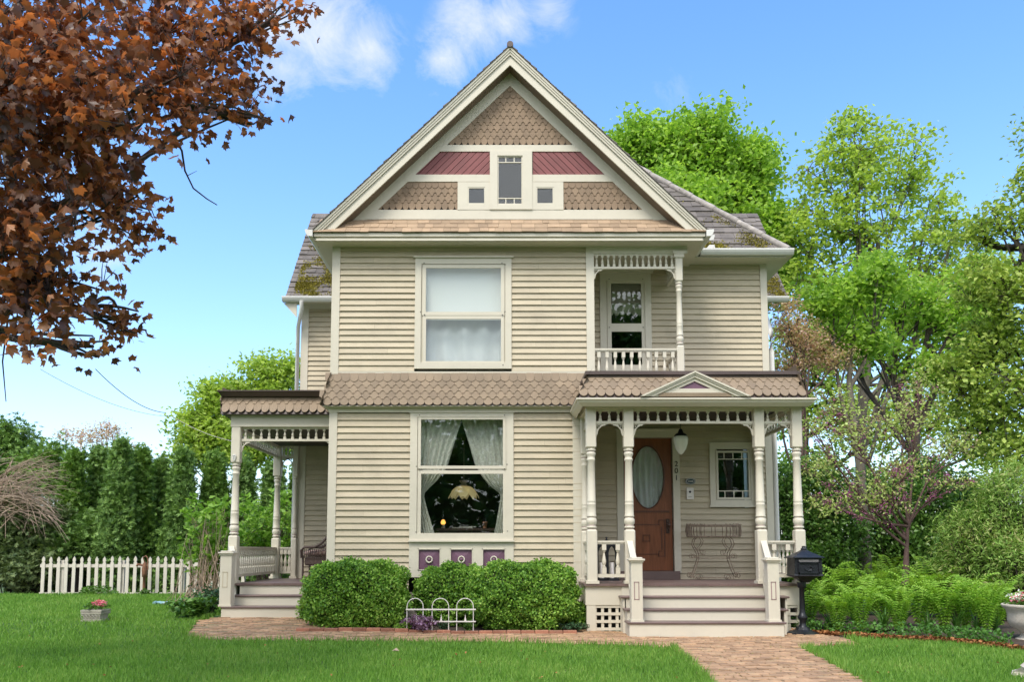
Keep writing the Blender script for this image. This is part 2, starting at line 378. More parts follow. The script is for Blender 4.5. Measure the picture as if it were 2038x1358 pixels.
def railing(parent, x0, x1, y, zt, zb, n, along='x', y1=None, w=.032):
    mb = MB()
    if along == 'x':
        mb.box(x0, x1, y - .045, y + .045, zt - .03, zt); mb.box(x0, x1, y - .03, y + .03, zt - .055, zt - .03); mb.box(x0, x1, y - .03, y + .03, zb, zb + .05)
        for k in range(n): baluster(mb, x0 + (x1 - x0) * (k + .5) / n, y, zb + .05, zt - .055, w)
    else:
        mb.box(x0 - .045, x0 + .045, y, y1, zt - .03, zt); mb.box(x0 - .03, x0 + .03, y, y1, zt - .055, zt - .03); mb.box(x0 - .03, x0 + .03, y, y1, zb, zb + .05)
        for k in range(n): baluster(mb, x0, y + (y1 - y) * (k + .5) / n, zb + .05, zt - .055, w)
    return mb.build('railing', M['cream'], parent)
def bracket(mb, x, y, z, s, side, size=.2):
    "scroll-sawn corner bracket hanging below a rail; side +1 opens to +x from a post at x"
    out = [(0, 0), (size * 1.0, 0), (size * .97, -.05 * size), (size * .80, -.07 * size)]
    for k in range(9):
        a = R(90 * k / 8); rr = .62 * size
        out.append((size * .78 - rr * math.sin(a) * 1.0, -.16 * size - rr + rr * math.cos(a)))
    out += [(size * .10, -size * .95), (size * .08, -size * 1.0), (0, -size * 1.02)]
    pts = [(x + side * p[0], z + p[1]) for p in out]
    # leave an opening for the scroll: frame it as a ring instead of a solid web
    inner = [(x + side * p[0], z + p[1]) for p in ((size * .06, -size * .08), (size * .42, -size * .08), (size * .36, -size * .22), (size * .22, -size * .36), (size * .06, -size * .48))]
    n = len(pts); m_ = len(inner)
    for yy in (y - s, y + s):
        vs = [(p[0], yy, p[1]) for p in pts] + [(p[0], yy, p[1]) for p in inner]
        fs = [(0, 1, n + 1, n), (1, 2, 3, n + 1), (3, 4, n + 2, n + 1), (4, 5, 6, n + 2), (6, 7, 8, n + 3, n + 2), (8, 9, 10, n + 3), (10, 11, 12, n + 4, n + 3), (12, 13, n + 4), (13, 14, n - 1, n + 4), (n - 1, 0, n, n + 4)]
        mb.add(vs, fs)
    mb.add([(p[0], y - s, p[1]) for p in pts] + [(p[0], y + s, p[1]) for p in pts], [(k, (k + 1) % n, (k + 1) % n + n, k + n) for k in range(n)])
    mb.add([(p[0], y - s, p[1]) for p in inner] + [(p[0], y + s, p[1]) for p in inner], [(k, (k + 1) % m_, (k + 1) % m_ + m_, k + m_) for k in range(m_)])
    sp = []
    for k in range(15):
        a = R(-60 + 26 * k); rr = size * (.150 - .0072 * k)
        sp.append((x + side * (size * .24 + rr * math.cos(a)), y, z - size * .22 + rr * math.sin(a)))
    mb.tube(sp, size * .035, 5)
def column(parent, x, y, z0, z1, ls, us, w=.078, accents=True, half=False):
    "porch post: square foot to ls, turned shaft, square head from us; returns the post, its accent rings as a child"
    mb = MB(); c = .012
    def sq(a, b, top, bot):
        h = w; pts = []
        lev = [(a + (.02 if bot else 0), h), (b - (.02 if top else 0), h)]
        if bot: lev.insert(0, (a, h * .78))
        if top: lev.append((b, h * .78))
        vs = []; 
        for zz, r in lev:
            k = c if r == h else .004
            vs += [(x - r + k, y - r, zz), (x + r - k, y - r, zz), (x + r, y - r + k, zz), (x + r, y + r - k, zz), (x + r - k, y + r, zz), (x - r + k, y + r, zz), (x - r, y + r - k, zz), (x - r, y - r + k, zz)]
        fs = [tuple(reversed(range(8))), tuple(range(8 * (len(lev) - 1), 8 * len(lev)))]
        for r_ in range(len(lev) - 1):
            for k in range(8): fs.append((r_ * 8 + k, r_ * 8 + (k + 1) % 8, (r_ + 1) * 8 + (k + 1) % 8, (r_ + 1) * 8 + k))
        mb.add(vs, fs)
    sq(z0, ls, True, False); sq(us, z1, False, True)
    mb.box(x - w - .022, x + w + .022, y - w - .022, y + w + .022, z0, z0 + .045)
    H = us - ls
    def l(t): return ls + t * H
    pr = [(.74, 0), (.74, .012), (1.0, .022), (1.04, .034), (.84, .046), (.80, .056), (1.0, .075), (1.06, .10), (1.03, .125), (.86, .143), (.80, .15), (.98, .158), (.98, .170), (.90, .178), (.88, .30), (.90, .303), (.90, .312), (.87, .315), (.86, .34), (.88, .343), (.88, .352), (.85, .356), (.76, .62), (.70, .84), (.84, .852), (.84, .868), (.72, .876), (.74, .90), (.93, .925), (.95, .94), (.78, .952), (.78, .962), (.95, .97), (.98, .985), (.74, .992), (.74, 1)]
    mb.lathe([(r * w, l(t)) for r, t in pr], (x, y, 0), 20, True, cap=False)
    if accents:
        a = mb; mb.m = 1
        for t0, t1, r in ((.008, .020, .80), (.046, .056, .865), (.147, .157, .87), (.955, .962, .81)):
            a.lathe([(r * w * .97, l(t0)), (r * w * 1.02, l((t0 + t1) / 2)), (r * w * .97, l(t1))], (x, y, 0), 20, True, cap=False)
    return mb.build('column', [M['cream'], M['plumline']], parent)

def fish_tile(mb, p, u, v, n, w, h, style, th=.015):
    "one shingle hanging from p (top centre): w wide, bottom curve at v = -h"
    a = w / 2 * .985; top = .55 * h
    if style == 'round':
        prof = [(a, -h * .42)] + [(a * math.cos(R(t)), -h * .42 - (h * .58) * math.sin(R(t))) for t in range(15, 180, 15)] + [(-a, -h * .42)]
    elif style == 'cove':
        prof = [(a, -h * .55)]
        for t in (15, 35, 55, 75, 90): prof.append((a - (a * .62) * math.sin(R(t)), -h * .55 - h * .45 * (1 - math.cos(R(t)))))
        prof += [(-q[0], q[1]) for q in reversed(prof)]
    else:
        prof = [(a, -h), (-a, -h)]
    pts = [(a, top)] + prof + [(-a, top)]
    def off(q): return .010 + th * (top - q[1]) / (top + h)
    front = [p + u * q[0] + v * q[1] + n * off(q) for q in pts]
    back = [p + u * q[0] + v * q[1] + n * (off(q) - th * .95) for q in pts[1:-1]]
    m_ = len(pts); nb = len(back)
    fs = [tuple(range(m_ - 1, -1, -1))] + [(k + 1, k + 2, m_ + k + 1, m_ + k) for k in range(nb - 1)]
    mb.add(front + back, fs)
def scale_field(mb, p0, u, v, n, rows, rowh, tw, span, styles, z_off=0.0):
    "rows of shingles going up from p0; span(t) gives the (u0,u1) interval at height t"
    for r in range(rows):
        t = (r + 1) * rowh
        i0, i1 = span(r * rowh + rowh * .5)
        k0 = math.floor(i0 / tw) ; 
        x = k0 * tw + (tw / 2 if r % 2 else 0) - tw
        while x < i1 + tw:
            if i0 - tw * .32 < x < i1 + tw * .32:
                wv = tw * random.uniform(.985, 1.0)
                fish_tile(mb, p0 + u * x + v * t + n * (z_off + random.uniform(0, .002)), u, v, n, wv, rowh * random.uniform(.985, 1.02), styles(r))
            x += tw
def shake_field(mb, p0, u, v, n, rows, rowh, span, wmin=.12, wmax=.30, th=.022, rough=.006):
    for r in range(rows):
        i0, i1 = span(r * rowh); i0b, i1b = span((r + 1) * rowh)
        x = i0 - random.uniform(0, .1)
        while x < i1:
            wv = random.uniform(wmin, wmax); a, b = max(x, i0), min(x + wv, i1)
            if b - a > .03:
                dz = random.uniform(-rough * 1.5, rough * 1.5); t0 = r * rowh + dz; t1 = (r + 1.25) * rowh
                ta, tb = max(a, i0b if a <= i0 + .001 else a), min(b, i1b if b >= i1 - .001 else b)
                if tb < ta: ta = tb = (ta + tb) / 2
                e = th + random.uniform(-rough, rough); g = .0015
                q = [p0 + u * (a + g) + v * t0 + n * e, p0 + u * (b - g) + v * t0 + n * (e + random.uniform(-.003, .003)), p0 + u * (tb - g) + v * t1 + n * .003, p0 + u * (ta + g) + v * t1 + n * .003, p0 + u * (a + g) + v * t0, p0 + u * (b - g) + v * t0]
                mb.add(q, [(0, 1, 2, 3), (4, 5, 1, 0), (0, 3, 4), (1, 5, 2)])
            x += wv

ux, uz, ny = Vector((1, 0, 0)), Vector((0, 0, 1)), Vector((0, -1, 0))
XL = X(657, 900, YB); XR = X(1180, 600, YB)                    # bay corners
cwid = .115                                                    # corner board width
# openings (casing outlines) in world units
def rect(px0, px1, py0, py1, Y): 
    cy = (py0 + py1) / 2; return [X(px0, cy, Y), X(px1, cy, Y), Z(py1, Y), Z(py0, Y)]
W_UP = rect(826, 1018, 515, 735, YB); W_LO = rect(816, 1022, 823, 1077, YB)
W_BA = rect(1194, 1296, 545, 740, YD); W_SM = rect(1412, 1504, 884, 1007, YD); DOORC = rect(1228, 1353, 858, 1141, YD)
zskt, zskb = Z(750, YB), Z(808, .86)

# bay front wall
mb = MB()
siding(mb, YB, XL + cwid, XR - cwid, zskt + .085, Z(489, YB), .1045, [W_UP])
mb.build('front_wall', M['siding'], house); mb = MB()
siding(mb, YB, XL + cwid, W_LO[0], Z(1185, YB), Z(824, YB), .1065, [])
mb.build('front_wall', M['siding'], house); mb = MB(); siding(mb, YB, W_LO[1], X(1150, 950, YB) + .2, Z(1185, YB), Z(824, YB), .1065, [])
mb.build('front_wall', M['siding'], house)
mb = MB(); e = .012
mb.box(XL - .02, XL + cwid, YB - .034, YB + .1, zskt - .02, Z(489, YB)); mb.box(XL - .02, XL + cwid, YB - .034, YB + .1, Z(1190, YB), Z(812, YB))
mb.box(XL - .02, XL, YB + .1, YW + .1, 0, Z(470, YB)); 
mb.build('corner_board', M['cream'], house)
mb = MB(); mb.box(XR - cwid, XR + .02, YB - .034, YB + .1, zskt - .05, Z(489, YB)); mb.box(XR, XR + .02, YB + .1, YD, 0, Z(470, YB)); mb.box(XR - cwid - .25, XR - .05, YB - .03, YB + .1, 0.1, Z(812, YB))
mb.build('corner_board', M['cream'], house)
mb = MB()                                                       # bands: water table, frieze, skirt soffit
mb.box(XL + cwid, XR - cwid, YB - .028, YB + .02, zskt + .0, zskt + .082)
mb.box(XL - .04, XR + .02, YB - .05, YB + .02, Z(491, YB), Z(484, YB))
mb.box(XL - .03, XR, YB - .045, YB + .02, Z(822, YB), Z(814, YB)); mb.box(XL - .06, XR, YB - .075, YB + .02, Z(816, YB) + .012, Z(811, YB) + .02)
mb.build('frieze_board', M['cream'], house)
mb = MB(); mb.box(XL - .02, XR - .1, YB + .02, YB + .1, -.1, Z(1180, YB)); mb.build('foundation', M['stone'], house)

# flared shingle skirt between the storeys
mb = MB(); fl = .125
top = Vector((0, YB - .03, zskt)); bot = Vector((0, YB - .03 - fl, zskb)); vdir = (top - bot); H = vdir.length; vdir = vdir.normalized()
nn = Vector((0, -vdir.z, vdir.y)).normalized()
x_l0, x_l1 = XL - fl, XL - .01
scale_field(mb, Vector((0, bot.y, bot.z)), ux, vdir, nn, 5, H / 5, .1405, lambda t: (x_l0 + (x_l1 - x_l0) * t / H, XR + .3), lambda r: 'round' if r in (0, 4) else 'cove')
u2 = Vector((0, 1, 0)); v2 = Vector((fl, 0, H)).normalized(); n2 = Vector((-v2.z, 0, v2.x))
scale_field(mb, Vector((XL - fl, 0, zskb)), u2, v2, n2, 5, H / 5, .1405, lambda t: (bot.y + (top.y - bot.y) * t / H, 2.0), lambda r: 'round' if r in (0, 4) else 'cove')
mb.build('shingle_skirt', M['scale'], house)
mb = MB(); mb.box(XL - fl + .012, XR + .05, bot.y + .012, YB, zskb - .012, zskb + .006); mb.box(XL - fl + .012, XL, YB, 1.95, zskb - .012, zskb + .006)
mb.build('skirt_soffit', M['cream'], house); mb = MB()
mb.hexa([(x_l0 + .01, bot.y + .01, zskb), (XR, bot.y + .01, zskb), (XR, YB, zskb), (x_l0 + .01, YB, zskb)], [(x_l1, top.y + .012, zskt), (XR, top.y + .012, zskt), (XR, YB, zskt), (x_l1, YB, zskt)])
mb.build('skirt_core', M['capmetal'], house)

# windows
def casing(mb, r, Y, w, head=None, sill=True, proud=.045):
    x0, x1, z0, z1 = r
    mb.box(x0, x0 + w, Y - proud, Y + .06, z0, z1); mb.box(x1 - w, x1, Y - proud, Y + .06, z0, z1)
    mb.box(x0 + w, x1 - w, Y - proud + .002, Y + .06, z1 - (head or w), z1); mb.box(x0 + w, x1 - w, Y - proud + .002, Y + .06, z0, z0 + w)
    for s_, xx in ((1, x0 + w), (-1, x1 - w)): mb.box(xx, xx + s_ * .04, Y - .012, Y + .05, z0 + w, z1 - (head or w))
def sash(parent, g, Y, w, glass, name='sash', mt='cream', depth=.03):
    "frame of width w around the glass rectangle g"
    x0, x1, z0, z1 = g; mb = MB()
    mb.box(x0 - w, x0, Y, Y + depth, z0 - w, z1 + w); mb.box(x1, x1 + w, Y, Y + depth, z0 - w, z1 + w)
    mb.box(x0, x1, Y, Y + depth, z1, z1 + w); mb.box(x0, x1, Y, Y + depth, z0 - w, z0)
    o = mb.build(name, M[mt], parent)
    return o
def pane(parent, g, Y, mat='glass'):
    m2 = MB(); x0, x1, z0, z1 = g; m2.box(x0 - .004, x1 + .004, Y + .012, Y + .017, z0 - .004, z1 + .004)
    return m2.build('pane', M[mat], parent)
def hooks(parent, pts, Y):
    for px, py in pts:
        mb = MB(); p = P(px, py, Y); mb.box(p.x - .009, p.x + .009, Y - .012, Y, p.z - .006, p.z + .006); mb.build('hook', M['black'], parent)

mb = MB(); casing(mb, W_UP, YB, .105, .105); x0, x1, z0, z1 = W_UP
mb.box(x0 - .035, x1 + .035, YB - .075, YB, z1, z1 + .022); mb.box(x0 - .012, x1 + .012, YB - .06, YB, z1 + .022, z1 + .030)
wu = mb.build('window', M['cream'], house)
gu = rect(848, 997, 535, 622, YB); gl_ = rect(848, 997, 636, 720, YB)
sash(wu, gu, YB - .035, .062, None); sash(wu, gl_, YB - .031, .055, None); pane(wu, gu, YB - .035, 'glassup'); pane(wu, gl_, YB - .031, 'glassup')
hooks(wu, ((844, 524), (999, 524), (837, 621), (1005, 621), (845, 627), (1000, 627), (1001, 727)), YB - .037)

mb = MB(); casing(mb, W_LO, YB, .12, .07); x0, x1, z0, z1 = W_LO
mb.box(x0 - .02, x1 + .02, YB - .06, YB, z1, z1 + .016); mb.box(x0 - .012, x1 + .012, YB - .085, YB + .02, z0 - .02, z0 + .004)
wl = mb.build('window', M['cream'], house)
gu2 = rect(838, 1001, 836, 928, YB); gl2 = rect(838, 1001, 944, 1062, YB)
sash(wl, gu2, YB - .035, .05, None); sash(wl, gl2, YB - .031, .058, None); pane(wl, gu2, YB - .035); pane(wl, gl2, YB - .031)
hooks(wl, ((835, 827), (1004, 827), (829, 929), (1009, 925), (835, 935), (1004, 934), (828, 1060), (1010, 1058)), YB - .037)
# panelled apron under the front window
mb = MB(); zb = Z(1150, YB); z0 = W_LO[2] - .02
pan = [rect(832, 877, 1093, 1136, YB), rect(896, 941, 1093, 1136, YB), rect(960, 1006, 1093, 1136, YB)]
xs = [W_LO[0]] + [v for p in pan for v in (p[0], p[1])] + [W_LO[1]]
for k in range(0, 8, 2): mb.box(xs[k], xs[k + 1], YB - .04, YB + .03, zb, z0)
for p in pan:
    mb.box(p[0], p[1], YB - .038, YB + .03, p[3], z0); mb.box(p[0], p[1], YB - .038, YB + .03, zb, p[2])
ap = mb.build('window_apron', M['cream'], house)
for p in pan:
    m2 = MB(); cx, cz = (p[0] + p[1]) / 2, (p[2] + p[3]) / 2
    m2.add([(p[0], YB - .008, p[2]), (p[1], YB - .008, p[2]), (p[1], YB - .008, p[3]), (p[0], YB - .008, p[3]), (cx, YB - .032, cz)], [(0, 1, 4), (1, 2, 4), (2, 3, 4), (3, 0, 4)])
    m2.lathe([(.030, -.01), (.030, .008), (.018, .016), (.002, .018)], (cx, YB - .035, cz), 16, True, axis=(0, -1, 0))
    m2.build('plum_panel', M['purple'], ap)
    m3 = MB(); m3.lathe([(.036, 0), (.040, .014), (.050, .020), (.060, .012), (.060, 0)], (cx, YB - .034, cz), 24, True, axis=(0, -1, 0), cap=False)
    for a_, b_, c_, d_ in ((p[0], p[0] + .014, p[2], p[3]), (p[1] - .014, p[1], p[2], p[3]), (p[0], p[1], p[3] - .014, p[3]), (p[0], p[1], p[2], p[2] + .014)): m3.box(a_, b_, YB - .046, YB - .03, c_, d_)
    m3.build('panel_rosette', M['cream'], ap)

# recessed wall beside the bay: balcony wall above, porch wall below
xr = X(1524, 525, YD)
zdk = Z(737, YF + .1)                                            # balcony deck level
zfl = Z(1163, -.1)                                              # porch floor
mb = MB()
siding(mb, YD, XR - .02, xr - .12, zdk - .05, Z(524, YD), .1045, [W_BA])
mb.build('recessed_wall', M['siding'], house); mb = MB()
siding(mb, YD, 1.15, xr - .12, zfl, Z(815, YD), .106, [W_SM, DOORC])
mb.build('recessed_wall', M['siding'], house)
mb = MB(); mb.box(xr - .12, xr, YD - .034, YD + .1, 0, Z(523, YD)); mb.box(xr - .01, xr + .004, YD + .1, 6.0, 0, Z(523, YD))
mb.build('corner_board', M['cream'], house)
mb = MB(); mb.box(XR, xr + .02, YD - .045, YD + .02, Z(527, YD), Z(515, YD)); mb.build('frieze_board', M['cream'], house)
# balcony door-window
mb = MB(); casing(mb, W_BA, YD, .115, .15); x0, x1, z0, z1 = W_BA
mb.box(x0 - .03, x1 + .03, YD - .08, YD, z1, z1 + .03); mb.box(x0 - .045, x1 + .045, YD - .095, YD, z1 + .03, z1 + .045)
bd = mb.build('balcony_door', M['cream'], house)
g1 = rect(1216, 1276, 565, 645, YD); g2 = rect(1216, 1276, 661, 736, YD)
mb = MB(); w_ = .07
mb.box(g1[0] - w_, g1[0], YD - .03, YD + .01, g2[2] - .06, g1[3] + w_); mb.box(g1[1], g1[1] + w_, YD - .03, YD + .01, g2[2] - .06, g1[3] + w_)
mb.box(g1[0], g1[1], YD - .03, YD + .01, g1[3], g1[3] + w_); mb.box(g1[0], g1[1], YD - .03, YD + .01, g2[3], g1[2]); mb.box(g1[0], g1[1], YD - .03, YD + .01, g2[2] - .06, g2[2])
mb.build('storm_door', M['cream'], bd); pane(bd, g1, YD - .03, 'glass'); pane(bd, g2, YD - .03, 'glass')
hooks(bd, ((1212, 556), (1279, 556), (1206, 642), (1287, 643), (1213, 652), (1280, 652)), YD - .032)
# small leaded window on the porch
mb = MB(); casing(mb, W_SM, YD, .10, .10); x0, x1, z0, z1 = W_SM; mb.box(x0 - .02, x1 + .02, YD - .07, YD, z0 - .03, z0); mb.box(x0 - .015, x1 + .015, YD - .06, YD, z1, z1 + .02)
ws = mb.build('window', M['cream'], house)
g3 = rect(1429, 1489, 902, 991, YD); sash(ws, g3, YD - .03, .035, None); pane(ws, g3, YD - .03)
mb = MB(); dx = (g3[1] - g3[0]); dz = g3[3] - g3[2]
for zz, s_ in ((g3[2], 1), (g3[3], -1)):
    mb = MB(); mb.box(g3[0], g3[1], YD - .026, YD - .014, zz + s_ * .115 - .008, zz + s_ * .115 + .008)
    for xx in (g3[0] + .11, (g3[0] + g3[1]) / 2, g3[1] - .11): mb.box(xx - .008, xx + .008, YD - .025, YD - .015, min(zz, zz + s_ * .112), max(zz, zz + s_ * .112))
    mb.build('muntin', M['cream'], ws)

# front door
dr = rect(1243, 1338, 873, 1137, YD)
mb = MB(); x0, x1, z0, z1 = DOORC
mb.box(x0, dr[0] - .015, YD - .045, YD + .12, z0, z1); mb.box(dr[1] + .015, x1, YD - .045, YD + .12, z0, z1); mb.box(dr[0] - .015, dr[1] + .015, YD - .043, YD + .12, dr[3] + .01, z1)
mb.box(x0 - .03, x1 + .03, YD - .08, YD, z1, z1 + .03)
dc = mb.build('door_casing', M['cream'], house)
ocx, ocz = X(1290, 950, YD), Z(950, YD); oa, ob = X(1321, 950, YD) - ocx, Z(889, YD) - ocz
mb = MB(); nseg = 40; yd = YD + .03
ring = [(ocx + oa * math.cos(2 * math.pi * k / nseg), ocz + ob * math.sin(2 * math.pi * k / nseg)) for k in range(nseg)]
# door slab with an oval hole: fan from the ring to the border
brd = []
for k in range(nseg):
    a = 2 * math.pi * k / nseg; c_, s_ = math.cos(a), math.sin(a)
    tx = ((dr[1] - ocx) if c_ > 0 else (dr[0] - ocx)) / c_ if abs(c_) > 1e-6 else 1e9
    zt_ = dr[3]; zb_ = ocz - (dr[3] - ocz)
    tz = ((zt_ - ocz) if s_ > 0 else (zb_ - ocz)) / s_ if abs(s_) > 1e-6 else 1e9
    t = min(abs(tx), abs(tz)); brd.append((ocx + c_ * t, ocz + s_ * t))
corners = [(dr[1], dr[3]), (dr[0], dr[3]), (dr[0], zb_), (dr[1], zb_)]
vs = [(p[0], yd, p[1]) for p in ring] + [(p[0], yd, p[1]) for p in brd] + [(p[0], yd, p[1]) for p in corners]
fs = []
for k in range(nseg):
    k2 = (k + 1) % nseg; f = [k, k2, nseg + k2, nseg + k]
    b0, b1 = brd[k], brd[k2]
    if abs(b0[0] - b1[0]) > 1e-4 and abs(b0[1] - b1[1]) > 1e-4:
        for ci, cc in enumerate(corners):
            if (abs(cc[0] - b0[0]) < 1e-4 or abs(cc[1] - b0[1]) < 1e-4) and (abs(cc[0] - b1[0]) < 1e-4 or abs(cc[1] - b1[1]) < 1e-4): f.insert(3, 2 * nseg + ci)
    fs.append(f)
mb.add(vs, fs)
mb.box(dr[0], dr[1], yd, yd + .04, dr[2], zb_)
mb.add([(p[0], yd, p[1]) for p in ring] + [(p[0], yd + .03, p[1]) for p in ring], [(k, (k + 1) % nseg, (k + 1) % nseg + nseg, k + nseg) for k in range(nseg)])
door = mb.build('front_door', M['door'], house)
mb = MB()
rim = [Vector((ocx + (oa + .012) * math.cos(2 * math.pi * k / 48), yd - .006, ocz + (ob + .012) * math.sin(2 * math.pi * k / 48))) for k in range(49)]
mb.tube(rim, .012, 6)
def mould(px0, py0, px1, py1, t=.012):
    a, b = P(px0, py0, yd), P(px1, py1, yd); mb.box(min(a.x, b.x) - t / 2, max(a.x, b.x) + t / 2, yd - .012, yd, min(a.z, b.z) - t / 2, max(a.z, b.z) + t / 2)
mould(1262, 1045, 1312, 1045, .016); mould(1264, 1019, 1330, 1019, .03)
mould(1280, 1066, 1293, 1066); mould(1280, 1078, 1293, 1078); mould(1280, 1066, 1280, 1078); mould(1293, 1066, 1293, 1078)
mould(1311, 1036, 1311, 1046); mould(1311, 1036, 1323, 1036); mould(1323, 1036, 1323, 1062); mould(1317, 1050, 1317, 1094); mould(1311, 1098, 1317, 1098); mould(1311, 1098, 1311, 1108); mould(1262, 1104, 1311, 1104, .016); mould(1323, 1062, 1323, 1108); mould(1311, 1108, 1323, 1108)
mb.build('door_moulding', M['doordark'], door)
mb = MB(); ov = [(ocx + oa * math.cos(2 * math.pi * k / 40), ocz + ob * math.sin(2 * math.pi * k / 40)) for k in range(40)]; mb.prism(ov, yd + .012, yd + .018); mb.build('oval_pane', M['glass'], door)
mb = MB(); c = P(1329, 1048, yd); mb.bbox(c.x - .032, c.x + .032, yd - .02, yd, c.z - .13, c.z + .13, .006); mb.lathe([(.012, 0), (.012, .03), (.032, .045), (.036, .06), (.026, .075), (.004, .08)], (c.x, yd - .02, c.z + .02), 14, True, axis=(0, -1, 0)); mb.tube([(c.x, yd - .02, c.z - .02), (c.x, yd - .07, c.z - .05), (c.x, yd - .02, c.z - .1)], .008, 6)
mb.build('door_handle', M['darkwood'], door)
mb = MB(); mb.box(dr[0] - .1, dr[1] + .1, YD - .10, YD + .1, zfl + .0, dr[2] - .004); mb.build('threshold', M['deck'], house)
# house number
cu_x = X(1345, 940, YD)
def text_obj(txt, x, y, z, size, mat, parent, name, ext=.004, rot=0):
    cu = bpy.data.curves.new(name, 'FONT'); cu.body = txt; cu.size = size; cu.extrude = ext; cu.align_x = 'CENTER'; cu.align_y = 'CENTER'
    tmp = bpy.data.objects.new(name, cu); C.collection.objects.link(tmp)
    dg = bpy.context.evaluated_depsgraph_get(); me = bpy.data.meshes.new_from_object(tmp.evaluated_get(dg)); bpy.data.objects.remove(tmp)
    me.transform(Matrix.Translation(Vector((x, y, z)) - origin(parent)) @ Matrix.Rotation(R(90), 4, 'X') @ Matrix.Rotation(rot, 4, 'Z'))
    me.materials.clear(); return link_mesh(name, me, mat, parent)
for ch, py in (('2', 925), ('0', 938.5), ('1', 952.5)):
    o = text_obj(ch, cu_x, YD - .05, Z(py, YD), .135, M['black'], dc, 'house_number', .005)

# the gable
RK = .68                                                        # rake front plane
A = P(1020, 94, RK); Bl = P(622, 460, RK); Br = P(1409, 464, RK)
zb_ = (Bl.z + Br.z) / 2; hw = (Br.x - Bl.x) / 2; gx = (Br.x + Bl.x) / 2; sl_ = (A.z - zb_) / hw; cosr = 1 / math.sqrt(1 + sl_ * sl_)
def chevron(mb, o0, o1, y0, y1, zcut, z2=None):
    "band of the gable between perpendicular offsets o0 and o1 below the roof line, cut level at zcut"
    for s in (-1, 1):
        ta, tb = A.z - o0 / cosr, A.z - o1 / cosr
        pts = [(gx, tb), (gx, ta), (gx + s * (ta - zcut) / sl_, zcut), (gx + s * (tb - zcut) / sl_, zcut)]
        if s > 0: pts = pts[::-1]
        mb.prism(pts, y0, y1)
zc = Z(460, RK)
mb = MB()
chevron(mb, -.004, .030, RK - .035, RK + .02, zc); chevron(mb, .030, .062, RK - .02, RK + .02, zc); chevron(mb, .062, .095, RK - .006, RK + .02, zc)
chevron(mb, .098, .215, RK + .02, RK + .05, zc)
mb.build('rake_board', M['cream'], house)
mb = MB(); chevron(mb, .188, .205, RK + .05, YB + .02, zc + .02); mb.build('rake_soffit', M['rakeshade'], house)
zb1 = Z(437, YB)
mb = MB()
Ai = Z(150, YB); off_i = (A.z - Ai) * cosr; Aj = Z(172, YB); off_j = (A.z - Aj) * cosr
chevron(mb, .2, off_j, YB - .03, YB + .02, zb1 - .02)
def zrow(py): return Z(py, YB)
def xin(z, off=off_j): return (A.z - off / cosr - z) / sl_
for (pt, pb) in ((290, 303), (349, 363), (419, 438)):
    zt, zbm = zrow(pt), zrow(pb); h = xin(zbm, off_j)
    if pt == 349:
        xa, xb = X(975, 356, YB), X(1059, 356, YB); mb.box(gx - h - .05, xa, YB - .034, YB + .02, zbm, zt); mb.box(xb, gx + h + .05, YB - .034, YB + .02, zbm, zt)
    else:
        ht = xin(zt, off_j); mb.prism([(gx - h - .03, zbm), (gx + h + .03, zbm), (gx + ht + .03, zt), (gx - ht - .03, zt)], YB - .034, YB + .02)
mb.build('gable_trim', M['cream'], house)
# gable backing and shingles
holes = [rect(988, 1042, 308, 411, YB), rect(929, 968, 371, 411, YB), rect(1065, 1104, 371, 411, YB)]
mb = MB(); rows = 6; zt = zrow(290); hh = (Aj - zt)
rowh = .1215
scale_field(mb, Vector((gx, YB - .004, zt)), ux, uz, ny, int(hh / rowh) + 1, rowh, .112, lambda t: (-xin(zt + t) + .0, xin(zt + t)), lambda r: 'round' if r == 0 or r > 6 else 'cove')
zl = zrow(419); mb.build('gable_shingles', M['gscale'], house)
for s in (-1, 1):
    mb = MB()
    xa = X(912, 390, YB) - gx if s < 0 else X(1122, 390, YB) - gx
    scale_field(mb, Vector((gx, YB - .004, zl)), ux, uz, ny, 4, (zrow(362) - zl) / 4, .112, (lambda t, xa=xa: (-xin(zl + t) - .02, xa)) if s < 0 else (lambda t, xa=xa: (xa, xin(zl + t) + .02)), lambda r: 'round' if r in (0, 3) else 'cove')
    mb.build('gable_shingles', M['gscale'], house)
# slanted dark red boards
z0, z1 = zrow(349), zrow(303)
for s in (-1, 1):
    mb = MB()
    xa = (X(975, 325, YB) if s < 0 else X(1060, 325, YB)); bw = .125; sk = .40
    x = xa - s * .0
    for k in range(-4, 12):
        xa0 = xa + s * k * bw - s * .0; base = [(xa0, z0), (xa0 + s * (bw - .012), z0), (xa0 + s * (bw - .012) - s * sk, z1), (xa0 - s * sk, z1)]
        # clip to the field between the window trim and the rake
        def clip(poly, fx):
            out = []
            for i in range(len(poly)):
                p, q = poly[i], poly[(i + 1) % len(poly)]; fp, fq = fx(p), fx(q)
                if fp >= 0: out.append(p)
                if (fp >= 0) != (fq >= 0):
                    t = fp / (fp - fq); out.append((p[0] + t * (q[0] - p[0]), p[1] + t * (q[1] - p[1])))
            return out
        pl = clip(base, lambda p: s * (p[0] - xa))
        if len(pl) < 3: continue
        pl = clip(pl, lambda p: xin(p[1]) + .03 - s * (p[0] - gx))
        if len(pl) < 3: continue
        if s < 0: pl = pl[::-1]
        mb.prism(pl, YB - .020, YB + .002)
    mb.build('slanted_boards', M['red'], house)
mb = MB(); mb.m = 0
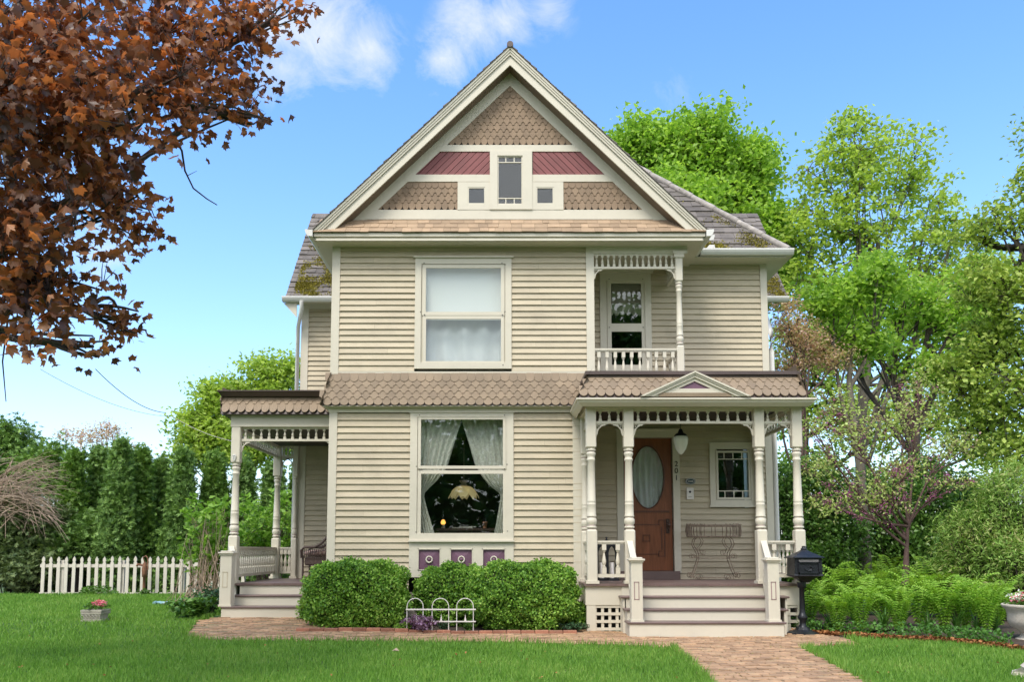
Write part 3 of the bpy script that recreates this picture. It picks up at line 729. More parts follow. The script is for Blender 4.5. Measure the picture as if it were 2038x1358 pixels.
def holed(mb, Y, x0, x1, z0, z1, hs):
    xs = sorted({x0, x1, *[h[0] for h in hs], *[h[1] for h in hs]}); zs = sorted({z0, z1, *[h[2] for h in hs], *[h[3] for h in hs]})
    for i in range(len(xs) - 1):
        for j in range(len(zs) - 1):
            cx, cz = (xs[i] + xs[i + 1]) / 2, (zs[j] + zs[j + 1]) / 2
            if any(h[0] < cx < h[1] and h[2] < cz < h[3] for h in hs): continue
            mb.add([(xs[i], Y, zs[j]), (xs[i + 1], Y, zs[j]), (xs[i + 1], Y, zs[j + 1]), (xs[i], Y, zs[j + 1])], [(0, 1, 2, 3)])
holed(mb, YB + .012, gx - xin(zl, .25), gx + xin(zl, .25), zrow(438), zrow(303), [])
mb = MB()
# gable backing: triangle with window holes, as strips
zs_ = [zrow(440), *sorted({v for h in holes for v in (h[2], h[3])}), Aj + .1]
for a_, b_ in zip(zs_[:-1], zs_[1:]):
    cuts = [h for h in holes if h[2] <= a_ + 1e-6 and h[3] >= b_ - 1e-6]; cuts.sort()
    xa_, xb_ = -xin(a_, .25), -xin(b_, .25); left = [gx + xa_, gx + xb_]
    seq = []
    cur = left
    for h in cuts: seq.append((cur, [h[0], h[0]])); cur = [h[1], h[1]]
    seq.append((cur, [gx - xa_, gx - xb_]))
    for l_, r_ in seq: mb.add([(l_[0], YB + .012, a_), (r_[0], YB + .012, a_), (r_[1], YB + .012, b_), (l_[1], YB + .012, b_)], [(0, 1, 2, 3)])
mb.build('gable_wall', M['capmetal'], house)
# gable window group
gwin = MB()
T = rect(975, 1059, 303, 419, YB); g0 = rect(990, 1040, 312, 409, YB); gL = rect(931, 966, 374, 408, YB); gR = rect(1067, 1102, 374, 408, YB)
def fr(mb, o, i, Y0, Y1):
    mb.box(o[0], i[0], Y0, Y1, o[2], o[3]); mb.box(i[1], o[1], Y0, Y1, o[2], o[3]); mb.box(i[0], i[1], Y0 + .002, Y1, i[3], o[3]); mb.box(i[0], i[1], Y0 + .002, Y1, o[2], i[2])
fr(gwin, T, g0, YB - .055, YB + .05)
SLf, SRf = rect(911, 975, 364, 419, YB), rect(1059, 1121, 364, 419, YB)
SLf[1] = T[0]; SRf[0] = T[1]
fr(gwin, SLf, gL, YB - .042, YB + .05); fr(gwin, SRf, gR, YB - .042, YB + .05)
gw = gwin.build('gable_window', M['cream'], house)
for g in (g0, gL, gR): pane(gw, g, YB - .03, 'glassup')
mb = MB()
def mun(g, zz0, zz1, nx, Y):
    mb.box(g[0], g[1], Y - .012, Y + .006, zz0 - .007, zz0 + .007) if zz0 > g[2] + .01 else None
w3 = (g0[1] - g0[0]) / 3; hm = .115
for zz, s_ in ((g0[2], 1), (g0[3], -1)):
    mb = MB(); mb.box(g0[0], g0[1], YB - .032, YB - .012, zz + s_ * hm - .008, zz + s_ * hm + .008)
    for k in (1, 2): xx = g0[0] + k * w3; mb.box(xx - .008, xx + .008, YB - .031, YB - .013, min(zz, zz + s_ * (hm - .005)), max(zz, zz + s_ * (hm - .005)))
    mb.build('muntin', M['cream'], gw)
for g in (gL, gR, g0):
    mb = MB()
    for (a_, b_, c_, d_) in ((g[0], g[0] + .02, g[2], g[3]), (g[1] - .02, g[1], g[2], g[3]), (g[0] + .02, g[1] - .02, g[3] - .02, g[3]), (g[0] + .02, g[1] - .02, g[2], g[2] + .02)): mb.box(a_, b_, YB - .036, YB - .01, c_, d_)
    mb.build('window_stop', M['cream'], gw)

# pent roof strip under the gable, its eave, fascia and soffit
zt, ze = Z(438, YB - .02), Z(462, RK - .04); p0 = Vector((0, RK - .04, ze)); v_ = Vector((0, YB - .02 - (RK - .04), zt - ze)); Hh = v_.length; v_.normalize(); n_ = Vector((0, -v_.z, v_.y))
exl, exr = X(624, 462, RK), X(1404, 462, RK)
mb = MB(); shake_field(mb, p0, ux, v_, n_, 3, Hh / 3, lambda t: (exl + t * .1, exr - t * .1), .10, .26, .014, .004); mb.build('pent_roof', M['cedar'], house)
mb = MB()
mb.box(exl + .01, exr - .01, RK - .012, RK + .02, Z(471, RK), ze + .002)
mb.box(exl + .03, exr - .03, RK + .02, RK + .04, Z(478, RK), Z(471, RK) - .002); mb.box(exl + .05, exr - .05, RK - .002, RK + .02, Z(479, RK), Z(475, RK))
mb.box(exl + .03, exr - .03, RK + .04, YB + .02, Z(479, RK), Z(479, RK) + .02)
zso = Z(479, RK)
for s, ex in ((-1, exl), (1, exr)):
    wall_x = XL if s < 0 else 3.05
    mb.box(ex, wall_x, YB + .02, 5.5, zso + .002, zso + .018); mb.box(ex - .0, ex - s * .02, RK + .04, 5.5, zso + .02, ze + .02)
mb.box(XR, X(1372, 480, YB), YB + .02, YD, zso + .003, zso + .017)
mb.build('eave', M['cream'], house)
for s, ex in ((-1, exl), (1, exr)):
    mb = MB(); x0 = ex + s * .004; zt = ze + .035
    pts = [(x0, zt), (x0 + s * .125, zt + .01), (x0 + s * .125, zt - .025), (x0 + s * .105, zt - .07), (x0 + s * .075, zt - .105), (x0, zt - .11)]
    if s < 0: pts = pts[::-1]
    mb.prism(pts, RK - .06, 5.6 if s < 0 else YD - .1); mb.build('gutter', M['gutter'], house)
# main roof slopes
mb = MB(); 
for s in (-1, 1):
    vv = Vector((-s, 0, sl_)).normalized(); nn = Vector((s * vv.z, 0, -s * vv.x * 1.0)); nn = Vector((s * sl_, 0, 1)).normalized()
    p0 = Vector((gx + s * (hw + .03), 0, zb_ - .03 * sl_ + .008)); Ls = (hw + .03) / abs(vv.x)
    shake_field(mb, p0, Vector((0, 1, 0)), vv, nn, 30, Ls / 30, lambda t: (RK - .055, 6.3), .12, .28, .022, .008)
    # roof deck under the shakes
    a = p0 + vv * 0; b = p0 + vv * Ls
    mb.add([(a.x, RK - .03, a.z), (a.x, 6.3, a.z), (b.x, 6.3, b.z), (b.x, RK - .03, b.z)], [(0, 1, 2, 3)])
mb.build('main_roof', M['shake'], house)
mb = MB(); mb.tube([(gx, RK - .06, A.z + .03), (gx, 6.3, A.z + .03)], .055, 10); mb.build('ridge_cap', M['capmetal'], house)

# hip roof behind to the right
HE = 1.60; hc = P(1566, 499, HE); k_ = P(1290, 348, HE + 2.12)
# choose the 45 degree hip so that it passes the measured point
def hipz(k): return None
best = None
for i in range(100, 360):
    k = i / 100; p = P(1290, 348, HE + k)
    er = abs((hc.x - p.x) - k)
    if best is None or er < best[0]: best = (er, k, p)
kk, hp = best[1], best[2]; pit = (hp.z - hc.z) / kk; cp = 1 / math.sqrt(1 + pit * pit)
vv = Vector((0, cp, pit * cp)); nn = Vector((0, -pit * cp, cp)); ktop = 3.1; Ls = ktop / cp
mb = MB(); nr = 22
shake_field(mb, Vector((0, HE, hc.z)), ux, vv, nn, nr, Ls / nr, lambda t: (1.2, hc.x - t * cp), .16, .34, .024, .008)
mb.add([(1.2, HE, hc.z - .01), (hc.x, HE, hc.z - .01), (hc.x - ktop, HE + ktop, hc.z + ktop * pit - .01), (1.2, HE + ktop, hc.z + ktop * pit - .01)], [(0, 1, 2, 3)])
v3 = Vector((-cp, 0, pit * cp)); n3 = Vector((pit * cp, 0, cp))
shake_field(mb, Vector((hc.x, HE, hc.z)), Vector((0, 1, 0)), v3, n3, nr, Ls / nr, lambda t: (t * cp, 5.0), .16, .34, .024, .008)
mb.add([(hc.x, HE, hc.z - .01), (hc.x, 6.5, hc.z - .01), (hc.x - ktop, 6.5, hc.z + ktop * pit - .01), (hc.x - ktop, HE + ktop, hc.z + ktop * pit - .01)], [(0, 1, 2, 3)])
hipr = mb.build('hip_roof', M['shake'], house)
mb = MB(); nseg = 9
hd = Vector((-1, 1, pit)); 
for k in range(nseg):
    a = hc + hd * (ktop * k / nseg) + Vector((0, 0, .035)); b = hc + hd * (ktop * (k + 1.06) / nseg) + Vector((0, 0, .030))
    mb.tube([a - hd * .02, a, b], [.062, .066, .054], 9)
mb.build('hip_cap', paint('lichen_grey_ridge_tile', (.33, .30, .27), .9, .3, 9, .5, .8, 30, island=.1, dirtcol=(.13, .12, .10)), hipr)
mb = MB(); zt = hc.z + .0; gxr = X(1581, 504, HE - .1)
pts = [(HE - .12, zt + .005), (HE - .12, zt - .03), (HE - .10, zt - .07), (HE - .07, zt - .105), (HE, zt - .11), (HE, zt + .0)]
def gutter_run(mb, x0, x1, yb, zt, d=.12, h=.11):
    pts = [(yb, zt - h), (yb - d * .6, zt - h * .95), (yb - d * .85, zt - h * .6), (yb - d, zt - h * .25), (yb - d, zt), (yb - d + .01, zt), (yb - d + .01, zt - h * .2), (yb, zt - h * .2)]
    n = len(pts); vs = [(x0, a, b) for a, b in pts] + [(x1, a, b) for a, b in pts]
    mb.add(vs, [tuple(range(n)), tuple(range(2 * n - 1, n - 1, -1))] + [(k, k + n, (k + 1) % n + n, (k + 1) % n) for k in range(n)])
gutter_run(mb, X(1393, 505, HE), gxr, HE + .01, zt + .01)
mb.build('gutter', M['gutter'], house)
mb = MB(); zs = Z(512, HE)
mb.box(X(1372, 512, HE), gxr - .1, HE + .01, YD + .02, zs - .004, zs + .014); mb.box(xr + .004, gxr - .1, YD + .02, 4.2, zs - .002, zs + .012); mb.box(gxr - .12, gxr - .1, HE, 4.2, zs + .014, zt); mb.box(gxr - .1, gxr, HE - .02, 4.2, zs + .02, zt + .003)
mb.box(XR, X(1372, 512, HE), YB + .3, YD, zs + .04, zs + .06)
mb.build('eave', M['cream'], house)
# flashing patches by the valley
mb = MB(); a = P(1404, 472, HE + .35); 
mb.extr([P(1407, 468, HE - .06), P(1423, 467, HE - .06), P(1420, 478, HE - .06), P(1412, 478, HE - .06)], (0, .05, 0)); mb.extr([P(1402, 499, HE - .04), P(1412, 487, HE - .04), P(1422, 487, HE - .04), P(1424, 499, HE - .04)], (0, .03, 0))
mb.build('flashing', M['gutter'], house)

# cross wing: ridge parallel to the front
WE = 3.92; wx0 = X(568, 592, WE); wx1 = X(1568, 596, WE)
v_ = (PY - 427) / FPX; u_ = (622 - PX) / FPX; WR = wx0 / u_ * (math.cos(PIT) - v_ * math.sin(PIT)) + CAMY
zwe, zwr = Z(592, WE), Z(427, WR)
vv = Vector((0, WR - WE, zwr - zwe)); Ls = vv.length; vv.normalize(); nn = Vector((0, -vv.z, vv.y))
mb = MB(); nr = 19
shake_field(mb, Vector((0, WE, zwe)), ux, vv, nn, nr, Ls / nr, lambda t: (wx0, XL + 1.2 + t * .3), .12, .30, .026, .009)
shake_field(mb, Vector((0, WE, zwe)), ux, vv, nn, nr, Ls / nr, lambda t: (2.6, wx1 if t < Ls * .6 else X(1508, 440, WR)), .12, .30, .026, .009)
mb.add([(wx0, WE, zwe - .01), (wx1, WE, zwe - .01), (wx1, WR, zwr - .01), (wx0, WR, zwr - .01)], [(0, 1, 2, 3)])
mb.add([(wx0, WR, zwr - .01), (wx1, WR, zwr - .01), (wx1, 2 * WR - WE, zwe), (wx0, 2 * WR - WE, zwe)], [(0, 1, 2, 3)])
wr_ = mb.build('wing_roof', M['shake'], house)
# moss on the shaded lower courses
pos = []
for _ in range(26000):
    side = random.random() < .72
    x = random.uniform(wx0 + .15, XL + .1) if side else random.uniform(5.0, wx1 - .05)
    t = Ls * min(.98, abs(random.gauss(0, .32))); q = math.sin(x * 9.1 + t * 4) + math.sin(x * 3.3 - t * 7.7) + random.gauss(0, .6)
    if q > -.5 + 1.8 * (t / Ls): pos.append(Vector((x, WE, zwe)) + vv * t + nn * .022)
for _ in range(12000):
    t = Ls * .9 * (random.random() ** 2.2); x = random.uniform(3.0, hc.x - t * .7 - .1); q = math.sin(x * 7.1 + t * 3) + math.sin(x * 2.3 - t * 6.7) + random.gauss(0, .5)
    vh = Vector((0, cp, pit * cp)); nh = Vector((0, -pit * cp, cp))
    if q > .7 + .35 * t: pos.append(Vector((x, HE, hc.z)) + vh * t + nh * .022)
mo = leaves('moss', np.array(pos), .038, KITE, M['moss'], wr_)
mb = MB(); gutter_run(mb, X(563, 598, WE), XL - .01, WE + .01, zwe + .0, .11, .105); mb.build('gutter', M['gutter'], house)
mb = MB(); gutter_run(mb, 4.9, X(1568, 600, WE), WE + .01, zwe + .0, .11, .105); mb.build('gutter', M['gutter'], house)
# wing walls
xw = X(597, 800, YW)
mb = MB(); siding(mb, YW, xw + .14, XL + .05, .3, Z(612, YW), .1045, []); mb.build('wing_wall', M['siding'], house)
mb = MB(); mb.box(xw, xw + .15, YW - .034, YW + .1, .1, Z(606, YW)); mb.box(xw, xw + .02, YW + .1, 8, .1, Z(606, YW)); mb.build('corner_board', M['cream'], house)
mb = MB(); mb.box(xw - .3, XL, WE, YW + .02, Z(607, YW) - .0, Z(607, YW) + .02); mb.box(xw, XL, YW - .04, YW, Z(616, YW), Z(607, YW)); mb.extr([(xw - .3, WE + .02, zwe - .11), (xw - .02, WE + .02, zwe - .11), (xw - .02, WE + .02, zwe - .42)], (0, .02, 0))
mb.build('eave', M['cream'], house); mb = MB(); mb.box(xr, 5.5, WE, YW + .02, Z(607, YW), Z(607, YW) + .02); mb.build('eave', M['cream'], house)
mb = MB(); mb.tube([(wx0 + .35, WE - .06, zwe - .1), (wx0 + .35, WE - .06, zwe - .25), (xw - .06, YW - .06, zwe - .55), (xw - .06, YW - .06, .75)], .042, 8); mb.build('downspout', M['gutter'], house)
mb = MB(); dx_ = xr + .06
mb.tube([(dx_ + .2, WE - .06, Z(604, WE)), (dx_ + .19, 3.0, Z(618, 3)), (dx_, YD + .02, Z(660, YD)), (dx_, YD + .02, Z(700, YD)), (dx_, YD + .02, .1)], .048, 8); mb.build('downspout', M['gutter'], house)
# dark solid core so no light leaks between the outer walls
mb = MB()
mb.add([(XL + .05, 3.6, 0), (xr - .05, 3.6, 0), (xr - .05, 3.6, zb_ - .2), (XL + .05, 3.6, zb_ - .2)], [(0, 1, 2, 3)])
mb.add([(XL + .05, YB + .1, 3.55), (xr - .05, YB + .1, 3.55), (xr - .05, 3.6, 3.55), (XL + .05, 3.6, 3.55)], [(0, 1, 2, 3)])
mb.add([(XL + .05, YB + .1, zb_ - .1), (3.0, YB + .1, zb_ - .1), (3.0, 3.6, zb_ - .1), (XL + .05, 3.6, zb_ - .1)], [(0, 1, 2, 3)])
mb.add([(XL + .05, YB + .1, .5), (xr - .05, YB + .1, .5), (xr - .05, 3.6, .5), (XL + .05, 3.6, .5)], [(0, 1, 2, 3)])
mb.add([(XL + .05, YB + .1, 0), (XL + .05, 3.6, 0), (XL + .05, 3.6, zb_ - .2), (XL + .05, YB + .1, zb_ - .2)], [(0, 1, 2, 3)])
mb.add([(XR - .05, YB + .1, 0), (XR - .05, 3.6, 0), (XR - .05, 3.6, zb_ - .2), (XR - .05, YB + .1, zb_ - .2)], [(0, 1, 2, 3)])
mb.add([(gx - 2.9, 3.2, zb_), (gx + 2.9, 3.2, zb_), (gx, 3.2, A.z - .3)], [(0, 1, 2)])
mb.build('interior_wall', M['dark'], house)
# ------------------------------------------------------------------ front porch (with the balcony over it)
def gz(x, y):
    "ground height: level in front, a little higher towards the side porch"
    a = min(1, max(0, (y + 1.2) / 2.2)); b = min(1, max(0, (-.8 - x) / 1.4)); a = a * a * (3 - 2 * a); b = b * b * (3 - 2 * b)
    return .13 * a * b
porch = MB()
dxl, dxr = X(1163, 1165, -.08), X(1601, 1160, -.08)
nb_ = 34
for k in range(nb_):
    a, b = dxl + (dxr - dxl) * k / nb_, dxl + (dxr - dxl) * (k + 1) / nb_
    porch.box(a + .0015, b - .0015, -.09, YD - .02, zfl - .035, zfl)
fp = porch.build('front_porch', M['deck'], house)
mb = MB(); zfa = Z(1205, 0)
mb.box(dxl + .02, dxr - .02, -.05, -.02, zfa, zfl - .036); mb.box(dxl + .02, dxl + .05, -.02, YD - .1, zfa, zfl - .036); mb.box(dxr - .05, dxr - .02, -.02, YD - .1, zfa, zfl - .036)
mb.box(dxl + .035, X(1186, 1230, -.04), -.045, .05, 0, zfa); mb.box(X(1588, 1230, -.04), dxr - .035, -.045, .05, 0, zfa)
mb.build('porch_skirting', M['cream'], fp)
for xa, xb in ((X(1185, 1230, -.04), X(1243, 1230, -.04)), (X(1552, 1230, -.04), X(1590, 1230, -.04))):
    mb = MB(); n = max(2, round((xb - xa) / .125))
    for k in range(n + 1): xx = xa + (xb - xa) * k / n; mb.box(xx - .022, xx + .022, -.028, -.018, .0, zfa)
    for k in range(4): zz = .05 + (zfa - .07) * k / 3.0; mb.box(xa, xb, -.038, -.029, zz - .022, zz + .022)
    mb.build('lattice', M['cream'], fp)
mb = MB(); mb.box(dxl + .06, dxr - .06, .25, .27, 0, zfl - .05); mb.build('under_porch', M['dark'], fp)

def steps(parent, specs, zfloor_nose, name='steps'):
    "specs: (x0, x1, nose y, top z) from the top tread down"
    tr = MB(); ri = MB()
    prev_y, prev_z = zfloor_nose
    for i, (x0, x1, yn, zt) in enumerate(specs):
        tr.bbox(x0, x1, yn, prev_y + .06, zt - .030, zt, .008)
        ri.box(x0 + .05, x1 - .05, prev_y + .022, prev_y + .05, zt, prev_z - .032)
        prev_y, prev_z = yn, zt
    return tr, ri, prev_y, prev_z
sp = [(X(1236, 1190, -.35), X(1572, 1190, -.35), -.35, Z(1188, -.35)), (X(1245, 1215, -.62), X(1570, 1215, -.62), -.62, Z(1213.5, -.62)), (X(1249, 1240, -.9), X(1566, 1240, -.9), -.90, Z(1239.5, -.90))]
tr, ri, py_, pz_ = steps(fp, sp, (-.09, zfl))
st = tr.build('porch_steps', M['deck'], fp)
x0, x1 = X(1253, 1255, -.88), X(1561, 1255, -.88)
ri.box(x0, x1, py_ + .02, py_ + .05, -.05, pz_ - .032)
for (a, b, yn, zt), yb in zip(sp, (-.08, -.35, -.62)):
    for xx in (a + .03, b - .06): ri.box(xx, xx + .03, yn + .03, yb + .06, -.05, zt - .031)
ri.build('riser', M['cream'], fp)
def newel(parent, x, y, w, z0, z1, panel='line'):
    mb = MB(); h = w / 2
    mb.bbox(x - h, x + h, y - h, y + h, z0, z1 - .05, .006); mb.box(x - h - .012, x + h + .012, y - h - .012, y + h + .012, z0, z0 + .03)
    mb.box(x - h - .012, x + h + .012, y - h - .012, y + h + .012, z1 - .075, z1 - .05); mb.bbox(x - h - .032, x + h + .032, y - h - .032, y + h + .032, z1 - .05, z1 - .022, .006); mb.bbox(x - h + .0, x + h - .0, y - h + .0, y + h - .0, z1 - .022, z1, .006)
    m2 = mb; mb.m = 1; a, b, c, d = x - h * .52, x + h * .38, z0 + (z1 - z0) * .34, z0 + (z1 - z0) * .62; yy = y - h
    for q in ((a, a + .012, c, d), (b - .012, b, c, d), (a, b, c, c + .012), (a, b, d - .012, d)): m2.box(q[0], q[1], yy - .003, yy + .005, q[2], q[3])
    return mb.build('newel_post', [M['cream'], M['plumline' if panel == 'line' else 'siding']], parent)
zt3 = sp[2][3]
nxl = (X(1256.5, 1180, -.86) + X(1279.5, 1180, -.86)) / 2; nxr = (X(1528, 1180, -.86) + X(1553, 1180, -.86)) / 2
nz_ = Z(1110, -.80)
newel(fp, nxl, -.78, .165, zt3, nz_); newel(fp, nxr, -.78, .165, zt3, nz_)

cols = [X(1177, 1000, YF), X(1252, 1000, YF), X(1513, 1000, YF), X(1588, 1000, YF)]
czt = Z(810, YF); ls_, us_ = Z(1055, YF), Z(893, YF)
for x in cols: column(fp, x, YF, zfl, czt, ls_, us_, .078)
xbl, xbr = X(1160, 1000, YB - .1), X(1527, 1000, YD - .08)
column(fp, cols[0] - .015, YB - .10, zfl, czt, ls_, us_, .062)
column(fp, cols[3] - .03, YD - .10, zfl, czt, ls_, us_, .062)
for s, nx, cx in ((-1, nxl, cols[1]), (1, nxr, cols[2])):
    mb = MB(); a = Vector((cx + s * .01, -.08, Z(1077, -.1))); b = Vector((nx - .02, -.72, nz_ - .02)); d = Vector((.045, 0, 0))
    mb.hexa([a - d, a + d, a + d + Vector((0, 0, -.05)), a - d + Vector((0, 0, -.05))], [b - d, b + d, b + d + Vector((0, 0, -.05)), b - d + Vector((0, 0, -.05))])
    a2 = Vector((cx + s * .01, -.08, zfl - .02)); b2 = Vector((nx - .02, -.72, zt3 + .08)); d2 = Vector((.03, 0, 0)); q = Vector((0, 0, .07))
    mb.hexa([a2 - d2, a2 + d2, a2 + d2 + q, a2 - d2 + q], [b2 - d2, b2 + d2, b2 + d2 + q, b2 - d2 + q])
    for k in range(4):
        t = (k + .6) / 4.3; pa = a.lerp(b, t); pb = a2.lerp(b2, t); baluster(mb, pa.x, pa.y, pb.z + .05, pa.z - .04, .026)
    mb.build('stair_rail', M['cream'], fp)
zrt, zrb = Z(1077, YF), Z(1150, YF)
railing(fp, cols[0] + .08, cols[1] - .08, YF, zrt, zrb, 2)
railing(fp, cols[2] + .08, cols[3] - .08, YF, zrt, zrb, 2)
railing(fp, cols[0] - .01, 0, YF + .08, zrt, zrb, 5, 'y', YB - .17)
railing(fp, cols[3], 0, YF + .08, zrt, zrb, 9, 'y', YD - .17)
zsp, zsb = Z(815, YF), Z(844, YF)
spandrel(fp, cols[0] + .08, cols[1] - .08, YF, zsp, zsb, 3)
spandrel(fp, cols[1] + .08, cols[2] - .08, YF, zsp, zsb, 12)
spandrel(fp, cols[2] + .08, cols[3] - .08, YF, zsp, zsb, 3)
spandrel(fp, cols[0] - .01, 0, YF + .08, zsp, zsb, 5, 'y', YB - .17)
spandrel(fp, cols[3] - .01, 0, YF + .08, zsp, zsb, 12, 'y', YD - .17)
for x, s, sz in ((cols[0] + .078, 1, .19), (cols[1] - .078, -1, .19), (cols[1] + .078, 1, .19), (cols[2] - .078, -1, .19), (cols[2] + .078, 1, .19), (cols[3] - .078, -1, .19)):
    mb = MB(); bracket(mb, x, YF, zsb, .015, s, sz); mb.build('scroll_bracket', M['cream'], fp)
# porch beam, cornice, skirt roof, deck edge, pediment
bx0, bx1 = cols[0] - .085, cols[3] + .085
cx0, cx1 = X(1147, 800, -.32), X(1626, 800, -.32)
mb = MB(); mb.box(bx0, bx1, YF - .08, YF + .08, zsp, czt + .05); mb.box(bx0, bx0 + .16, YF + .08, YB - .03, zsp, czt + .05); mb.box(bx1 - .16, bx1, YF + .08, YD - .03, zsp, czt + .05)
mb.box(cx0 + .03, cx1 - .03, -.30, YF - .08, czt + .05, czt + .066); mb.box(cx0 + .03, bx0, YF - .08, YD - .03, czt + .05, czt + .066); mb.box(bx1, cx1 - .03, YF - .08, YD - .03, czt + .05, czt + .066)
mb.build('porch_beam', M['cream'], fp)
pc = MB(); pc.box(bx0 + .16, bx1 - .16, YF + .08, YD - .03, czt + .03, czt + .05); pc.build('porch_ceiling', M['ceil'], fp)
def cornice(mb, x0, x1, y0, yl, yr, zb, zt):
    prof = [(0.10, zb), (.085, zb + (zt - zb) * .10), (.035, zb + (zt - zb) * .45), (.02, zb + (zt - zb) * .70), (0.0, zb + (zt - zb) * .78), (0, zt), (.12, zt)]
    n = len(prof)
    def ring(px, py, sx, ): return [(px + sx * o, py + o, z) for o, z in prof]
    A_ = [(x0 + o, yl, z) for o, z in prof]; B_ = [(x0 + o, y0 + o, z) for o, z in prof]; C_ = [(x1 - o, y0 + o, z) for o, z in prof]; D_ = [(x1 - o, yr, z) for o, z in prof]
    vs = A_ + B_ + C_ + D_
    fs = [(i * n + k, (i + 1) * n + k, (i + 1) * n + (k + 1) % n, i * n + (k + 1) % n) for i in range(3) for k in range(n)]
    mb.add(vs, fs + [tuple(range(n)), tuple(range(4 * n - 1, 3 * n - 1, -1))])
mb = MB(); zc0, zc1 = Z(808, -.30), Z(792, -.32); cornice(mb, cx0, cx1, -.33, YB - .05, YD, zc0, zc1)
mb.build('cornice', M['cream'], fp)
sk0, sk1 = (X(1150, 790, -.25), X(1606, 790, -.25)), (X(1172, 752, .02), X(1583, 752, .02))
zb0, zt0 = Z(790, -.25), Z(749, .02); vv = Vector((0, .27, zt0 - zb0)); Ls = vv.length; vv.normalize(); nn = Vector((0, -vv.z, vv.y))
mb = MB(); scale_field(mb, Vector((0, -.25, zb0)), ux, vv, nn, 3, Ls / 3, .134, lambda t: (sk0[0] + (sk1[0] - sk0[0]) * t / Ls + .03, sk0[1] + (sk1[1] - sk0[1]) * t / Ls - .03), lambda r: 'round' if r in (0,) else 'cove')
dl = sk1[0] - sk0[0]; v2 = Vector((dl, 0, zt0 - zb0)).normalized(); n2 = Vector((-v2.z, 0, v2.x)); scale_field(mb, Vector((sk0[0], 0, zb0)), Vector((0, 1, 0)), v2, n2, 3, Ls / 3, .134, lambda t: (-.25 + .27 * t / Ls, YB - .1), lambda r: 'round' if r == 0 else 'cove')
dr_ = sk0[1] - sk1[1]; v2 = Vector((-dr_, 0, zt0 - zb0)).normalized(); n2 = Vector((v2.z, 0, -v2.x)); scale_field(mb, Vector((sk0[1], 0, zb0)), Vector((0, 1, 0)), v2, n2, 3, Ls / 3, .134, lambda t: (-.25 + .27 * t / Ls, YD - .1), lambda r: 'round' if r == 0 else 'cove')
mb.build('porch_roof_shingles', M['scale'], fp)
mb = MB(); mb.hexa([(sk0[0] + .01, -.24, zb0 - .02), (sk0[1] - .01, -.24, zb0 - .02), (sk0[1] - .01, YD, zb0 - .02), (sk0[0] + .01, YD, zb0 - .02)], [(sk1[0] + .01, .03, zt0), (sk1[1] - .01, .03, zt0), (sk1[1] - .01, YD, zt0), (sk1[0] + .01, YD, zt0)])
zd1 = Z(738.5, -.06)
mb.box(sk1[0] - .06, sk1[1] + .045, -.06, YD - .03, zd1 - .055, zd1); mb.box(sk1[0] - .02, sk1[1] + .01, -.02, YD - .04, zt0 - .02, zd1 - .056)
mb.build('porch_roof_deck', M['capmetal'], fp)
mb = MB(); PYp = -.34
ap_, bl_, br_ = P(1383, 739, PYp), P(1273, 789, PYp), P(1493, 789, PYp); sl2 = (ap_.z - bl_.z) / ((br_.x - bl_.x) / 2); cr2 = 1 / math.sqrt(1 + sl2 * sl2)
def chev2(mb, o0, o1, y0, y1, zcut):
    for s in (-1, 1):
        ta, tb = ap_.z - o0 / cr2, ap_.z - o1 / cr2; pts = [(ap_.x, tb), (ap_.x, ta), (ap_.x + s * (ta - zcut) / sl2, zcut), (ap_.x + s * (tb - zcut) / sl2, zcut)]
        mb.prism(pts if s < 0 else pts[::-1], y0, y1)
zcu = bl_.z
chev2(mb, 0, .025, PYp - .03, .02, zcu); chev2(mb, .025, .05, PYp - .012, PYp + .05, zcu); chev2(mb, .05, .085, PYp + .004, PYp + .05, zcu)
chev2(mb, .085, .135, PYp + .03, PYp + .06, zcu)
zz = Z(773, PYp); ti = ap_.z - .12 / cr2; mb.prism([(ap_.x - (ti - zcu - .06) / sl2, zcu + .06), (ap_.x + (ti - zcu - .06) / sl2, zcu + .06), (ap_.x + (ti - zz) / sl2, zz), (ap_.x - (ti - zz) / sl2, zz)], PYp + .032, PYp + .058)
pd = mb.build('pediment', M['cream'], fp)
mb = MB(); mb.prism([(ap_.x - (ti - zz) / sl2, zz), (ap_.x + (ti - zz) / sl2, zz), (ap_.x, ti)], PYp + .05, PYp + .07); mb.build('tympanum', M['purple'], fp)
mb = MB(); mb.box(ap_.x - (ti - zcu) / sl2, ap_.x + (ti - zcu) / sl2, PYp + .02, PYp + .07, zcu, zcu + .058); mb.build('pediment_shingle', M['scale'], fp)

# balcony: post, frieze of spindles, rail
bx = X(1352, 620, YB); zb1_ = zd1; lz, uz_ = Z(689, YB), Z(562, YB)
bal = MB(); bal.box(XR, bx + .15, YB - .04, YB + .08, Z(506, YB), zso + .01); bal.box(bx - .10, bx + .10, YB - .09, YB + .11, Z(508, YB), Z(502, YB)); bal.box(bx - .085, bx + .085, YB - .08, YB + .09, Z(515, YB), Z(508, YB)); bal.box(bx - .03, bx + .09, YB + .08, YD - .03, Z(506, YB), zso + .01)
bc = bal.build('balcony', M['cream'], house)
column(bc, bx, YB, zb1_, Z(514, YB), lz, uz_, .060)
mb = MB(); sx0, sx1 = XR + .02, bx - .075
zt_, zb_f = Z(506, YB), Z(536, YB)
spandrel(bc, XR + .02, bx - .06, YB, zt_, zb_f, 14)
spandrel(bc, bx, 0, YB + .07, zt_, zb_f, 8, 'y', YD - .05)
railing(bc, XR + .02, bx - .06, YB, Z(695, YB), zb1_ + .02, 10, w=.028)
railing(bc, bx, 0, YB + .07, Z(695, YB), zb1_ + .02, 5, 'y', YD - .05, w=.028)
for x, s in ((XR + .02, 1), (bx - .06, -1)):
    mb = MB(); bracket(mb, x, YB, zb_f, .014, s, .175); mb.build('scroll_bracket', M['cream'], bc)

